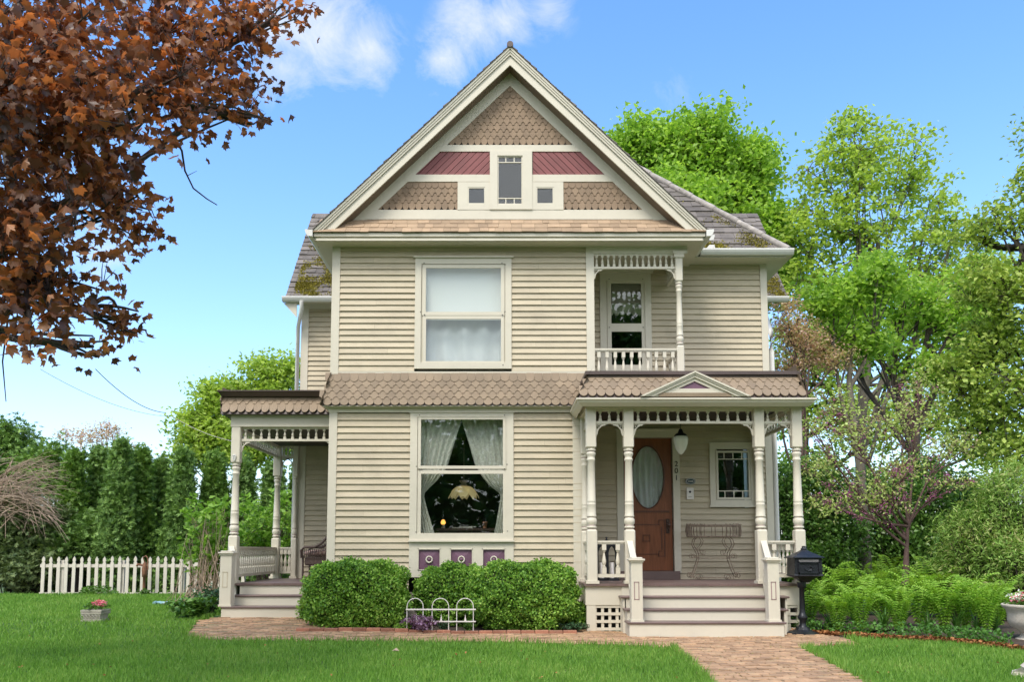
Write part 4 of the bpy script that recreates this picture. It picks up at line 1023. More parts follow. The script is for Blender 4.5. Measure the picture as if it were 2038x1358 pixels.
# ------------------------------------------------------------------ side porch
lx = [X(468, 1000, YL), X(553.5, 1000, YW)]
zf2 = Z(1162, YL - .1); zc2t = Z(846, YL); gz2 = gz(-4.5, 1.0)
mb = MB(); x0 = X(463, 1162, YL - .1); wdt = .085; y = YL - .12
k = 0
while x0 + k * .1 < XL + .0: mb.box(x0 + k * .1 + .001, min(x0 + k * .1 + .099, XL - .02), YL - .12, YW - .03, zf2 - .035, zf2); k += 1
sp2 = mb.build('side_porch', M['deck'], house)
mb = MB(); mb.box(x0 + .02, x0 + .05, YL - .06, YW, 0, zf2 - .036); mb.build('porch_skirting', M['cream'], sp2)
xs_ = X(461, 1190, 1.3); sy = [1.21, .93]; szz = [Z(1185.5, 1.21), Z(1208.5, .93)]
spc = [(X(460, 1190, 1.21), XL - .02, 1.21, szz[0]), (X(438, 1210, .93), XL + .05, .93, szz[1])]
tr, ri, py_, pz_ = steps(sp2, spc, (YL - .12, zf2))
ri.box(X(440, 1220, .95), XL + .05, py_ + .02, py_ + .05, 0, pz_ - .032); ri.box(X(440, 1220, .95), X(440, 1220, .95) + .03, py_ + .05, 1.6, 0, pz_ - .032)
st2 = tr.build('porch_steps', M['deck'], sp2); ri.build('riser', M['cream'], sp2)
c2h = (Z(923, YL), Z(1067, YL))
column(sp2, lx[0], YL, zf2, zc2t + .02, c2h[1], c2h[0], .078)
column(sp2, lx[1], YW - .08, zf2, zc2t + .02, c2h[1], c2h[0], .078)
column(sp2, xw - .03, YW - .08, zf2, zc2t + .02, c2h[1], c2h[0], .05)
nx2 = (X(440.5, 1150, 1.02) + X(463, 1150, 1.02)) / 2
newel(sp2, nx2, 1.04, .19, szz[1], Z(1097, 1.0), 'plain')
mb = MB(); a = Vector((lx[0] - .02, YL - .08, Z(1088, YL))); b = Vector((nx2 + .05, 1.12, Z(1097, 1.0) - .02)); d = Vector((.045, 0, 0)); q = Vector((0, 0, -.05))
mb.hexa([a - d, a + d, a + d + q, a - d + q], [b - d, b + d, b + d + q, b - d + q])
a2 = Vector((lx[0] - .0, YL - .08, zf2 + .15)); b2 = Vector((nx2 + .08, 1.12, szz[1] + .12)); d2 = Vector((.03, 0, 0)); q = Vector((0, 0, -.07)); mb.hexa([a2 - d2, a2 + d2, a2 + d2 + q, a2 - d2 + q], [b2 - d2, b2 + d2, b2 + d2 + q, b2 - d2 + q])
for k in range(2): t = (k + .7) / 2.4; pa = a.lerp(b, t); pb = a2.lerp(b2, t); baluster(mb, pa.x, pa.y, pb.z - .01, pa.z - .04, .026)
mb.build('stair_rail', M['cream'], sp2)
zr2t, zr2b = Z(1088.5, YL), Z(1150, YL)
railing(sp2, lx[0] + .01, 0, YL + .08, zr2t, zr2b, 21, 'y', YW - .16, w=.030)
railing(sp2, lx[1] + .08, xw - .08, YW - .08, zr2t, zr2b, 3)
z2s, z2b = Z(851, YL), Z(879, YL)
spandrel(sp2, lx[0] + .08, XL - .03, YL, z2s, z2b, 12)
spandrel(sp2, lx[0] + .01, 0, YL + .08, z2s, z2b, 20, 'y', YW - .16)
spandrel(sp2, lx[1] + .08, xw - .08, YW - .08, z2s, z2b, 3)
for x, s, yy in ((lx[0] + .078, 1, YL), (XL - .022, -1, YL), (lx[1] + .078, 1, YW - .08), (xw - .085, -1, YW - .08)):
    mb = MB(); bracket(mb, x, yy, z2b, .015, s, .19); mb.build('scroll_bracket', M['cream'], sp2)
bz1 = Z(823, YL - .1)
mb = MB(); bxl = lx[0] - .09
mb.box(bxl, XL - .02, YL - .085, YL + .075, z2s, bz1 + .03); mb.box(bxl, bxl + .16, YL + .075, YW, z2s, bz1 + .03); mb.box(bxl + .16, xw, YW - .16, YW - .01, z2s, bz1 + .03)
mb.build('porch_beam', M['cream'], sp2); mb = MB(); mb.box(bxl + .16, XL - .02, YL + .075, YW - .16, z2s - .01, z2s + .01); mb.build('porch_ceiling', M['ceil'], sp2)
s0x, s1x = X(438, 822, 1.38), X(446, 792, YL - .02); zb0, zt0 = Z(822.5, 1.38), Z(790, YL - .02)
vv = Vector((0, .2, zt0 - zb0)); Ls = vv.length; vv.normalize(); nn = Vector((0, -vv.z, vv.y))
mb = MB(); scale_field(mb, Vector((0, 1.38, zb0)), ux, vv, nn, 2, Ls / 2, .138, lambda t: (s0x + (s1x - s0x) * t / Ls, XL + .05), lambda r: 'round' if r == 0 else 'cove')
v2 = Vector((s1x - s0x, 0, zt0 - zb0)).normalized(); n2 = Vector((-v2.z, 0, v2.x)); scale_field(mb, Vector((s0x, 0, zb0)), Vector((0, 1, 0)), v2, n2, 2, Ls / 2, .138, lambda t: (1.38 + .2 * t / Ls, YW + .2), lambda r: 'round' if r == 0 else 'cove')
mb.build('porch_roof_shingles', M['scale'], sp2)
mb = MB(); mb.hexa([(s0x + .01, 1.39, zb0 - .015), (XL - .01, 1.39, zb0 - .015), (XL - .01, YW, zb0 - .015), (s0x + .01, YW, zb0 - .015)], [(s1x + .01, YL, zt0), (XL - .01, YL, zt0), (XL - .01, YW, zt0), (s1x + .01, YW, zt0)]); mb.build('porch_roof_core', M['capmetal'], sp2)
zc_ = Z(777, 1.42); mb = MB(); mb.hexa([(s1x - .02, 1.50, zt0 - .01), (XL + .01, 1.50, zt0 - .01), (XL + .01, YW + .2, zt0 - .01), (s1x - .02, YW + .2, zt0 - .01)], [(X(433, 778, 1.42), 1.42, zc_ - .02), (XL + .01, 1.42, zc_ - .02), (XL + .01, YW + .2, zc_ - .02), (X(433, 778, 1.42), YW + .2, zc_ - .02)]); mb.box(X(432, 778, 1.4), XL + .01, 1.40, YW + .2, zc_ - .019, zc_)
mb.build('porch_roof_deck', M['capmetal'], sp2)

# ------------------------------------------------------------------ things at the house
def lens_label(*a): pass
# room behind the big window: curtains, lamp, table, oil lamp
def curtain(name, label, edge, y, z0, z1, xo, mat, folds=9, tie=None):
    "edge(z) gives the inner edge; xo the fixed outer edge"
    nu, nv = 36, 30; vs = []; fs = []
    for j in range(nv + 1):
        z = z0 + (z1 - z0) * j / nv; xi = edge(z)
        for i in range(nu + 1):
            t = i / nu; x = xo + (xi - xo) * t; amp = .022 * min(1, abs(xi - xo) / .25)
            vs.append((x, y + amp * math.sin(t * folds * 2 * math.pi + 1.3 * math.sin(z * 3)) + .01 * math.sin(t * 23 + z * 5), z))
    for j in range(nv):
        for i in range(nu): a = j * (nu + 1) + i; fs.append((a, a + 1, a + nu + 2, a + nu + 1))
    mb = MB(); mb.add(vs, fs, True); o = mb.build(name, mat); tag(o, label, 'curtain'); return o
def cloth_mat(name, col, transp, trans=.4):
    m_, t, b = new_mat(name); L = t.links; b.inputs['Base Color'].default_value = (*col, 1); b.inputs['Roughness'].default_value = .9
    tr = N(t, 'ShaderNodeBsdfTranslucent'); tr.inputs[0].default_value = (*col, 1); m1 = N(t, 'ShaderNodeMixShader'); m1.inputs[0].default_value = trans; L.new(b.outputs[0], m1.inputs[1]); L.new(tr.outputs[0], m1.inputs[2])
    tp = N(t, 'ShaderNodeBsdfTransparent'); m2 = N(t, 'ShaderNodeMixShader')
    tc_ = N(t, 'ShaderNodeTexCoord'); vo = N(t, 'ShaderNodeTexNoise', Scale=25.0, Detail=2.0); L.new(tc_.outputs['Object'], vo.inputs['Vector'])
    r = N(t, 'ShaderNodeMapRange'); r.inputs[1].default_value = .35; r.inputs[2].default_value = .65; r.inputs[3].default_value = max(0, transp - .12); r.inputs[4].default_value = transp + (.12 if transp > .05 else 0); L.new(vo.outputs['Fac'], r.inputs[0]); L.new(r.outputs[0], m2.inputs[0])
    L.new(m1.outputs[0], m2.inputs[1]); L.new(tp.outputs[0], m2.inputs[2]); L.new(m2.outputs[0], t.nodes['Material Output'].inputs['Surface']); return m_
M['lace'] = cloth_mat('cream_lace', (.92, .89, .78), .10); M['sheer'] = cloth_mat('white_sheer', (.86, .85, .83), .02, .2)
yc = YB + .16
zT, zt1, ztie, zbt = Z(832, yc), Z(845, yc), Z(982, yc), Z(1068, yc)
def lin(pts):
    def f(z):
        for (za, xa), (zb__, xb) in zip(pts[:-1], pts[1:]):
            if za >= z >= zb__: t = (za - z) / (za - zb__ + 1e-9); return xa + (xb - xa) * t
        return pts[-1][1] if z < pts[-1][0] else pts[0][1]
    return f
cr = lambda pl: lin([(Z(py, yc), X(px, py, yc)) for px, py in pl])
curtain('lace_curtain', 'cream lace curtain tied back on the side of the window with the oil lamp', cr([(919, 830), (916, 845), (905, 880), (890, 930), (872, 955), (852, 974), (843, 984), (849, 1010), (858, 1040), (868, 1070)]), yc, zbt, zT, X(830, 950, yc), M['lace'], 7)
curtain('lace_curtain', 'cream lace curtain tied back on the side of the window nearer the front porch', cr([(918, 830), (921, 845), (932, 880), (945, 925), (960, 950), (975, 968), (997, 984), (993, 1010), (988, 1040), (981, 1070)]), yc + .03, zbt, zT, X(1010, 950, yc), M['lace'], 7)
mb = MB(); yk = YB + .10
w0, w1 = X(840, 580, yk), X(1004, 580, yk)
mb.box(w0 - .1, w1 + .1, yk, yk + .006, Z(637, yk), Z(528, yk)); sh = mb.build('window_shade', cloth_mat('white_roller_shade', (.86, .84, .80), .0, .1)); tag(sh, 'plain white roller shade drawn over the upper half of the bedroom window', 'blind')
o = curtain('sheer_curtain', 'white sheer curtain with wide pleats in the lower half of the upstairs window', lambda z: w1 + .08, YB + .22, Z(722, YB + .22), Z(630, YB + .22), w0 - .08, M['sheer'], 5)
o = curtain('door_lace', 'grey lace panel behind the oval glass of the front door', lambda z: ocx + oa + .03, YD + .10, ocz - ob - .03, ocz + ob + .03, ocx - oa - .03, M['sheer'], 6)
yk2 = YD + .10; mb = MB(); mb.box(g1[0] - .04, g1[1] + .04, yk2, yk2 + .005, Z(622, yk2), g1[3] + .05); nsc = 6
for k in range(nsc): xx = g1[0] - .04 + (g1[1] - g1[0] + .08) * (k + .5) / nsc; hw3 = (g1[1] - g1[0] + .08) / nsc / 2; mb.prism([(xx - hw3, Z(622, yk2)), (xx + hw3, Z(622, yk2)), (xx + hw3 * .6, Z(627, yk2)), (xx, Z(629, yk2)), (xx - hw3 * .6, Z(627, yk2))], yk2, yk2 + .005)
M['tanshade'] = cloth_mat('tan_window_shade', (.36, .33, .26), .0, .1)
sh = mb.build('window_shade', M['tanshade']); tag(sh, 'tan scalloped shade drawn behind the upper glass of the balcony door', 'blind')
# hanging petal lamp
yl = YB + .9; lc = P(923, 978, yl)
t = thing('pendant_lamp', 'cream glass tulip petal lamp hanging inside the big front window', 'lamp', (lc.x, yl, lc.z))
M['petal'] = cloth_mat('lit_slag_glass', (.80, .68, .36), .0, .5)
b_ = M['petal'].node_tree.nodes['Principled BSDF']; b_.inputs['Emission Color'].default_value = (.9, .72, .36, 1); b_.inputs['Emission Strength'].default_value = .16
mb = MB(); sc = .27
for k in range(8):
    a0 = 2 * math.pi * k / 8; rows_ = []
    for j in range(7):
        s_ = j / 6; r = sc * (.18 + .82 * s_ ** .7); zz = .09 - .20 * s_ ** 1.7; wd = sc * .42 * math.sin(math.pi * (.22 + .66 * s_)) 
        rows_.append([Vector((math.cos(a0) * r - math.sin(a0) * wd * q, math.sin(a0) * r + math.cos(a0) * wd * q, zz - .03 * abs(q) ** 2)) for q in (-1, -.5, 0, .5, 1)])
    vs = [lc + p for row in rows_ for p in row]; mb.add(vs, [(j * 5 + i, j * 5 + i + 1, (j + 1) * 5 + i + 1, (j + 1) * 5 + i) for j in range(6) for i in range(4)], True)
mb.build('lamp_shade', M['petal'], t)
mb = MB(); mb.lathe([(.05, .08), (.07, .10), (.04, .13), (.07, .16), (.085, .19), (.03, .195)], lc, 12); mb.tube([lc + Vector((0, 0, .19)), lc + Vector((0, 0, .9))], .006, 5); mb.build('fitting', M['rustpale'], t)
# table with oil lamp and pen pot
yt = YB + .55; tz = Z(1052, yt)
t = thing('writing_table', 'dark wood desk with papers behind the lower window pane', 'desk', (X(925, 1055, yt), yt + .3, .55))
mb = MB(); tx0, tx1 = X(868, 1055, yt), X(985, 1055, yt); mb.box(tx0, tx1, yt, yt + .6, tz - .04, tz); mb.box(tx0 + .04, tx1 - .04, yt + .04, yt + .56, tz - .14, tz - .04); mb.build('desk_top', M['darkwood'], t)
for xx in (tx0 + .06, tx1 - .06):
    for yy in (yt + .06, yt + .54): mb = MB(); mb.box(xx - .03, xx + .03, yy - .03, yy + .03, .5, tz - .14); mb.build('leg', M['darkwood'], t)
mb = MB(); c = P(925, 1046, yt + .2); mb.box(c.x - .22, c.x + .14, yt + .12, yt + .36, tz, tz + .02); mb.box(c.x - .10, c.x + .2, yt + .15, yt + .33, tz + .02, tz + .035); mb.build('papers', M['stone'], t)
c = P(882, 1048, yt + .12); t = thing('oil_lamp', 'small brass oil lamp with a glowing amber font on the desk', 'oil lamp', (c.x, c.y, tz))
mb = MB(); mb.lathe([(.035, 0), (.04, .012), (.016, .03), (.014, .05), (.03, .065)], (c.x, c.y, tz), 12); mb.build('foot', M['rustpale'], t)
m_, tt, bb = new_mat('lit_amber_glass'); bb.inputs['Base Color'].default_value = (.8, .3, .05, 1); bb.inputs['Emission Color'].default_value = (1, .42, .08, 1); bb.inputs['Emission Strength'].default_value = .9
mb = MB(); mb.lathe([(.02, .06), (.04, .085), (.042, .11), (.025, .14), (.018, .15)], (c.x, c.y, tz), 12); mb.build('font', m_, t)
mb = MB(); mb.lathe([(.018, .15), (.03, .18), (.028, .21), (.012, .26), (.010, .33)], (c.x, c.y, tz), 12, cap=False); mb.build('chimney', M['glassup'], t)
c = P(965, 1048, yt + .1); t = thing('pen_pot', 'terracotta pot of pens standing on the desk by the window', 'pot', (c.x, c.y, tz))
mb = MB(); mb.lathe([(.03, 0), (.04, .09), (.045, .09), (.045, .11), (.036, .11)], (c.x, c.y, tz), 12); mb.build('pot', paint('terracotta', (.42, .19, .10), .8), t)
mb = MB()
for k in range(5): a = k * 1.3; mb.tube([(c.x + .01 * math.cos(a), c.y + .01 * math.sin(a), tz + .03), (c.x + .035 * math.cos(a), c.y + .03 * math.sin(a), tz + .18 + .02 * math.sin(k * 3))], .004, 5)
mb.build('pen', M['black'], t)

# porch lamp
yp = .95; c = P(1355, 885, yp); t = thing('porch_lamp', 'white glass acorn globe lamp hanging from the front porch ceiling', 'lamp', (c.x, yp, czt + .04))
m_, tt, bb = new_mat('opal_glass'); bb.inputs['Base Color'].default_value = (.84, .84, .80, 1); bb.inputs['Roughness'].default_value = .2; bb.inputs['Subsurface Weight'].default_value = .3; bb.inputs['Subsurface Radius'].default_value = (.05, .05, .05)
zt_ = Z(868, yp); hb = zt_ - Z(905, yp); rr = X(1369.5, 880, yp) - c.x
mb = MB(); mb.lathe([(rr * .80, 0), (rr * .98, -.03), (rr, -.07), (rr * .93, -.14), (rr * .70, -.22), (rr * .36, -.285), (rr * .10, -hb)], (c.x, yp, zt_), 24); mb.build('globe', m_, t)
mb = MB(); mb.lathe([(rr * .86, -.012), (rr * .9, .0), (rr * .72, .03), (rr * .40, .05), (rr * .26, .10), (.012, .12)], (c.x, yp, zt_), 18)
for k in range(10): 
    z = zt_ + .12 + k * (czt + .05 - zt_ - .12) / 10; a = k % 2
    mb.tube([(c.x + (.01 if a else 0) * math.cos(q), yp + (0 if a else .01) * math.cos(q), z + .02 + .018 * math.sin(q)) for q in [2 * math.pi * i / 8 for i in range(9)]], .003, 4)
mb.lathe([(.03, -.0), (.05, .02), (.05, .03)], (c.x, yp, czt + .02), 12); mb.build('fitting', M['black'], t)
# letter box, plaque
def plate(): pass
c = P(1373, 984, YD - .03); t = thing('intercom', 'small white door bell plate with a dark button beside the oak door', 'doorbell', (c.x, YD - .03, c.z))
a, b = P(1366, 972, YD - .03), P(1380.5, 995, YD - .03)
mb = MB(); mb.bbox(a.x, b.x, YD - .05, YD - .02, b.z, a.z, .005); mb.build('plate', M['whitewire'], t)
mb = MB(); mb.lathe([(.020, 0), (.018, .012), (.004, .016)], (c.x, YD - .05, Z(980, YD)), 14, axis=(0, -1, 0)); mb.box(c.x - .03, c.x + .03, YD - .052, YD - .049, Z(990, YD), Z(990, YD) + .004); mb.build('button', M['black'], t)
c = P(1374, 959, YD - .03); t = thing('house_plaque', 'dark oval wall plaque with raised pale rim and small lettering', 'plaque', (c.x, YD - .03, c.z))
mb = MB(); el = [(c.x + .092 * math.cos(2 * math.pi * k / 32), c.z + .062 * math.sin(2 * math.pi * k / 32)) for k in range(32)]; mb.prism(el, YD - .045, YD - .02); mb.build('plate', paint('dark_teal_enamel', (.02, .05, .06), .3, .1, 5, 0, 0), t)
mb = MB(); mb.tube([(c.x + .074 * math.cos(2 * math.pi * k / 32), YD - .047, c.z + .046 * math.sin(2 * math.pi * k / 32)) for k in range(33)], .0035, 4); mb.tube([(c.x + .090 * math.cos(2 * math.pi * k / 32), YD - .046, c.z + .060 * math.sin(2 * math.pi * k / 32)) for k in range(33)], .003, 4)
for k in range(7): xx = c.x - .042 + k * .014; mb.box(xx - .0035, xx + .0035, YD - .050, YD - .045, c.z - .012, c.z + .012); mb.box(xx - .005, xx + .005, YD - .050, YD - .045, c.z + .004 * ((k * 7) % 3 - 1), c.z + .004 * ((k * 7) % 3 - 1) + .004)
mb.build('lettering', M['whitewire'], t)
# black gothic lantern box standing on the porch
c = P(1208, 1147, 1.3); t = thing('black_lantern', 'black iron lantern with pointed arched openings and pale candles behind the porch rail', 'lantern', (c.x, 1.3, zfl))
hw_, hh_ = .17, Z(1075, 1.3) - zfl
mb = MB()
for sx in (-1, 1):
    for sy_ in (-1, 1): mb.box(c.x + sx * hw_ - .016, c.x + sx * hw_ + .016, 1.3 + sy_ * .12 - .016, 1.3 + sy_ * .12 + .016, zfl, zfl + hh_ * .9)
for yy in (1.18, 1.42):
    mb.box(c.x - .016, c.x + .016, yy - .012, yy + .012, zfl, zfl + hh_ * .9)
    mb.box(c.x - hw_, c.x + hw_, yy - .012, yy + .012, zfl + .01, zfl + .045)
    for s_ in (-1, 1):
        cx_ = c.x + s_ * hw_ / 2; h2 = hw_ / 2; z0_, z1_ = zfl + hh_ * .62, zfl + hh_ * .92
        arc = [(cx_ + h2 * math.cos(R(a)) * .82, z0_ + (hh_ * .22) * math.sin(R(a))) for a in range(0, 181, 15)]
        for p, q in zip(arc[:-1], arc[1:]): mb.add([(p[0], yy, p[1]), (q[0], yy, q[1]), (q[0], yy, z1_), (p[0], yy, z1_)], [(0, 1, 2, 3)])
mb.box(c.x - hw_ - .02, c.x + hw_ + .02, 1.16, 1.44, zfl + hh_ * .90, zfl + hh_ * .94); mb.box(c.x - hw_ - .02, c.x + hw_ + .02, 1.16, 1.44, zfl, zfl + .012)
mb.lathe([(.12, 0), (.05, .03), (.02, .04), (.012, .06), (.024, .075), (.004, .09)], (c.x, 1.3, zfl + hh_ * .94), 10); mb.build('frame', M['black'], t)
for s_ in (-1, 1): mb = MB(); mb.lathe([(.035, 0), (.035, hh_ * .42), (.01, hh_ * .43)], (c.x + s_ * .085, 1.3, zfl + .013), 12); mb.build('candle', M['whitewire'], t)
# wire plant stand
yq = 1.66; c = P(1420, 1147, yq); t = thing('plant_stand', 'rusty white wire plant stand with basket top and scrolled legs on the front porch', 'plant stand', (c.x, yq, zfl))
xa, xb = X(1367, 1060, yq), X(1473, 1060, yq); za, zb2 = Z(1046, yq), Z(1069, yq); dpt = .12
def oval(x0, x1, y, z, d, n=28):
    cx_, a_ = (x0 + x1) / 2, (x1 - x0) / 2; pts = []
    for k in range(n + 1):
        t_ = 2 * math.pi * k / n; c_, s_ = math.cos(t_), math.sin(t_); pts.append((cx_ + a_ * (abs(c_) ** .5) * (1 if c_ > 0 else -1), y + d * (abs(s_) ** .6) * (1 if s_ > 0 else -1), z))
    return pts
mb = MB()
for zz, e_ in ((za, 0), (zb2, .01), (za - .02, .004)): mb.tube(oval(xa + e_, xb - e_, yq, zz, dpt), .007 if zz != zb2 else .010, 5)
ov = oval(xa, xb, yq, 0, dpt, 40)
for k in range(40):
    p = ov[k]; bulge = 1.04
    q = ((p[0] - c.x) * bulge + c.x, (p[1] - yq) * bulge + yq)
    mb.tube([(p[0], p[1], za + .01), (q[0], q[1], (za + zb2) / 2), (p[0], p[1], zb2)], .0068, 4)
for k in range(60):
    p = ov[k % 40]; mb.tube([(p[0], p[1], za + random.uniform(0, .03)), (p[0] + .02, p[1], za + random.uniform(-.01, .03))], .006, 4)
mb.build('basket', M['rustpale'], t)
for s_ in (-1, 1):
    for yy in (yq - .08, yq + .08):
        mb = MB(); x_ = lambda v: c.x + s_ * v; z_ = lambda f: zfl + (zb2 - zfl) * f
        mb.tube([(x_(.27), yy, z_(1)), (x_(.33), yy, z_(.93)), (x_(.35), yy, z_(.82)), (x_(.31), yy, z_(.72)), (x_(.27), yy, z_(.62)), (x_(.26), yy, z_(.5)), (x_(.31), yy, z_(.3)), (x_(.36), yy, z_(.12)), (x_(.41), yy, z_(.05)), (x_(.44), yy, z_(.10)), (x_(.42), yy, z_(.17)), (x_(.37), yy, z_(.15)), (x_(.36), yy, z_(.05))], .0085, 5)
        mb.tube([(x_(.22), yy, z_(1)), (x_(.18), yy, z_(.9)), (x_(.21), yy, z_(.8)), (x_(.26), yy, z_(.72)), (x_(.22), yy, z_(.6)), (x_(.16), yy, z_(.58)), (x_(.15), yy, z_(.66)), (x_(.2), yy, z_(.68))], .0068, 5)
        mb.tube([(x_(.26), yy, z_(.5)), (x_(.31), yy, z_(.55)), (x_(.36), yy, z_(.6)), (x_(.40), yy, z_(.56)), (x_(.38), yy, z_(.50)), (x_(.33), yy, z_(.52))], .0068, 5)
        mb.tube([(x_(.33), yy, z_(.03)), (x_(.28), yy, z_(.12)), (x_(.22), yy, z_(.13)), (x_(.20), yy, z_(.05)), (x_(.25), yy, z_(.01)), (x_(.28), yy, z_(.06))], .0068, 5)
        mb.build('leg', M['rustpale'], t)
for f_, hw2 in ((.5, .26), (.05, .27)):
    mb = MB(); zz = zfl + (zb2 - zfl) * f_
    mb.tube(oval(c.x - hw2, c.x + hw2, yq, zz, .08, 20), .007, 5)
    for k in range(7): yy = yq - .07 + k * .023; mb.tube([(c.x - hw2, yy, zz), (c.x + hw2, yy, zz)], .005, 4)
    mb.build('shelf', M['rustpale'], t)
# wall ornament on the side porch post
c = P(466, 911, YL - .09); t = thing('face_ornament', 'small white metal ornament with dark openings fixed to the side porch post', 'ornament', (c.x, c.y, c.z))
mb = MB(); sh_ = [(-.028, .05), (.028, .05), (.034, .02), (.026, -.01), (.022, -.04), (0, -.065), (-.022, -.04), (-.026, -.01), (-.034, .02)]; mb.prism([(c.x + p[0], c.z + p[1]) for p in sh_], c.y - .012, c.y + .01); mb.build('plate', M['gutter'], t)
mb = MB(); [mb.lathe([(.008, 0), (.007, .004)], (c.x + dx_2, c.y - .013, c.z + dz_2), 8, axis=(0, -1, 0)) for dx_2, dz_2 in ((-.013, .022), (.014, .022), (0, -.005), (0, -.03))]; mb.build('opening', M['black'], t)
# wicker chair
yw = 2.7; c = P(633, 1140, yw); t = thing('wicker_chair', 'dark brown wicker armchair with a striped pink cushion on the side porch', 'chair', (c.x, yw, zf2))
M['wicker'] = paint('dark_wicker', (.055, .035, .028), .7, .35, 30, .4, .9, 60, dirtcol=(.14, .09, .07))
cx_, sz = c.x + .02, .47; x0_, x1_ = cx_ - .26, cx_ + .34
mb = MB(); mb.bbox(x0_ + .05, x1_, yw - .28, yw + .28, zf2 + sz - .18, zf2 + sz - .03, .02)
mb.build('seat', M['wicker'], t)
for xx in (x0_ + .02, x1_ - .02):
    for yy in (yw - .27, yw + .27): mb = MB(); mb.tube([(xx, yy, zf2), (xx, yy, zf2 + sz)], .018, 7); mb.build('leg', M['wicker'], t)
for yy in (yw - .3, yw + .3):
    mb = MB(); mb.tube([(x0_, yy, zf2 + sz - .05), (x0_ - .01, yy, zf2 + sz + .09), (x0_ + .05, yy, zf2 + sz + .15), (x0_ + .24, yy, zf2 + sz + .15), (x0_ + .36, yy, zf2 + sz + .22), (x1_ - .06, yy, zf2 + sz + .42), (x1_, yy, zf2 + sz + .5)], .024, 8)
    for k in range(16): xx = x0_ + .02 + k * .035; mb.tube([(xx, yy, zf2 + sz - .05), (xx, yy, zf2 + sz + .12 + max(0, (k - 8) * .035))], .008, 5)
    mb.build('arm', M['wicker'], t)
mb = MB(); mb.hexa([(x1_ - .06, yw - .3, zf2 + sz - .1), (x1_, yw - .3, zf2 + sz - .1), (x1_, yw + .3, zf2 + sz - .1), (x1_ - .06, yw + .3, zf2 + sz - .1)], [(x1_, yw - .28, zf2 + sz + .5), (x1_ + .05, yw - .28, zf2 + sz + .5), (x1_ + .05, yw + .28, zf2 + sz + .5), (x1_, yw + .28, zf2 + sz + .5)]); mb.build('backrest', M['wicker'], t)
mb = MB(); vs = []
for j in range(9):
    for k in range(14): a = 2 * math.pi * k / 14; x = x0_ + (x1_ - x0_) * j / 8; s_ = math.sin(math.pi * min(max(j, .35), 7.65) / 8) ** .35; vs.append((x, yw + .27 * s_ * (abs(math.cos(a)) ** .5) * (1 if math.cos(a) > 0 else -1), zf2 + sz + .04 + .065 * s_ * (abs(math.sin(a)) ** .7) * (1 if math.sin(a) > 0 else -1)))
fs = [(j * 14 + k, j * 14 + (k + 1) % 14, (j + 1) * 14 + (k + 1) % 14, (j + 1) * 14 + k) for j in range(8) for k in range(14)]; mb.add(vs, fs, True)
m_, tt, bb = new_mat('striped_cushion'); wv = N(tt, 'ShaderNodeTexWave', Scale=14.0, Distortion=1.5); tcc = N(tt, 'ShaderNodeTexCoord'); tt.links.new(tcc.outputs['Object'], wv.inputs['Vector']); crr = N(tt, 'ShaderNodeValToRGB'); crr.color_ramp.elements[0].color = (.16, .055, .06, 1); crr.color_ramp.elements[1].color = (.42, .34, .28, 1); tt.links.new(wv.outputs['Fac'], crr.inputs[0]); tt.links.new(crr.outputs[0], bb.inputs['Base Color']); bb.inputs['Roughness'].default_value = .9
mb.build('cushion', m_, t)
# ------------------------------------------------------------------ ground, lawn, brick path
def Gz(px, py):
    p = G(px, py)
    for _ in range(6): p = G(px, py, gz(p.x, p.y))
    return p
def grid_sheet(name, x0, x1, y0, y1, st, dz, mat):
    nx, ny = int((x1 - x0) / st) + 1, int((y1 - y0) / st) + 1
    xs, ys = np.linspace(x0, x1, nx), np.linspace(y0, y1, ny); v = np.array([[x, y, gz(x, y) + dz] for y in ys for x in xs])
    i = np.arange(nx - 1); j = np.arange(ny - 1); a = (j[:, None] * nx + i[None]).ravel()
    return numpy_mesh(name, v, np.stack([a, a + 1, a + nx + 1, a + nx], 1), mat)
M['lawnbase'] = paint('lawn_thatch', (.055, .115, .018), 1, .25, 6, .35, .6, 60, dirtcol=(.10, .14, .03), dscale=.7)
M['earth'] = paint('rough_grass_ground', (.075, .12, .03), 1, .3, 1.5, .5, .6, 20, dirtcol=(.09, .085, .04))
mb = MB(); mb.add([(-400, -60, -.03), (400, -60, -.03), (400, 600, -.03), (-400, 600, -.03)], [(0, 1, 2, 3)]); o = mb.build('ground', M['earth']); tag(o, kind='structure')
o = grid_sheet('lawn', -26, 30, -13.5, 9, .25, 0.0, M['lawnbase']); tag(o, kind='structure')
# path outline, measured on the ground
PB = [Gz(*p) for p in ((372, 1268), (395, 1240), (440, 1232), (600, 1232), (700, 1240), (1120, 1254), (1250, 1262), (1560, 1262), (1600, 1258), (1690, 1276), (1708, 1286), (1590, 1291))]
WR_ = [G(1590, 1291), G(1640, 1318), G(1700, 1352), G(1735, 1372)]
WL_ = [G(1425, 1372), G(1408, 1352), G(1380, 1322), G(1345, 1293)]
PF = [G(1300, 1290), G(1150, 1285), G(900, 1280), G(700, 1279), G(560, 1278), G(430, 1277)]
poly = [(p.x, p.y) for p in PB + WR_[1:]] + [(3.3, -6.2), (3.2, -9.5), (1.55, -9.5), (1.75, -6.2)] + [(p.x, p.y) for p in WL_] + [(p.x, p.y) for p in PF]
poly_np = np.array(poly)
def inside(px, py, pg=None):
    pg = poly_np if pg is None else pg; px = np.asarray(px); py = np.asarray(py); c = np.zeros(px.shape, bool); n = len(pg)
    for i in range(n):
        x1, y1 = pg[i]; x2, y2 = pg[(i + 1) % n]
        with np.errstate(divide='ignore', invalid='ignore'):
            k = ((y1 > py) != (y2 > py)) & (px < (x2 - x1) * (py - y1) / (y2 - y1 + 1e-12) + x1)
        c ^= k
    return c
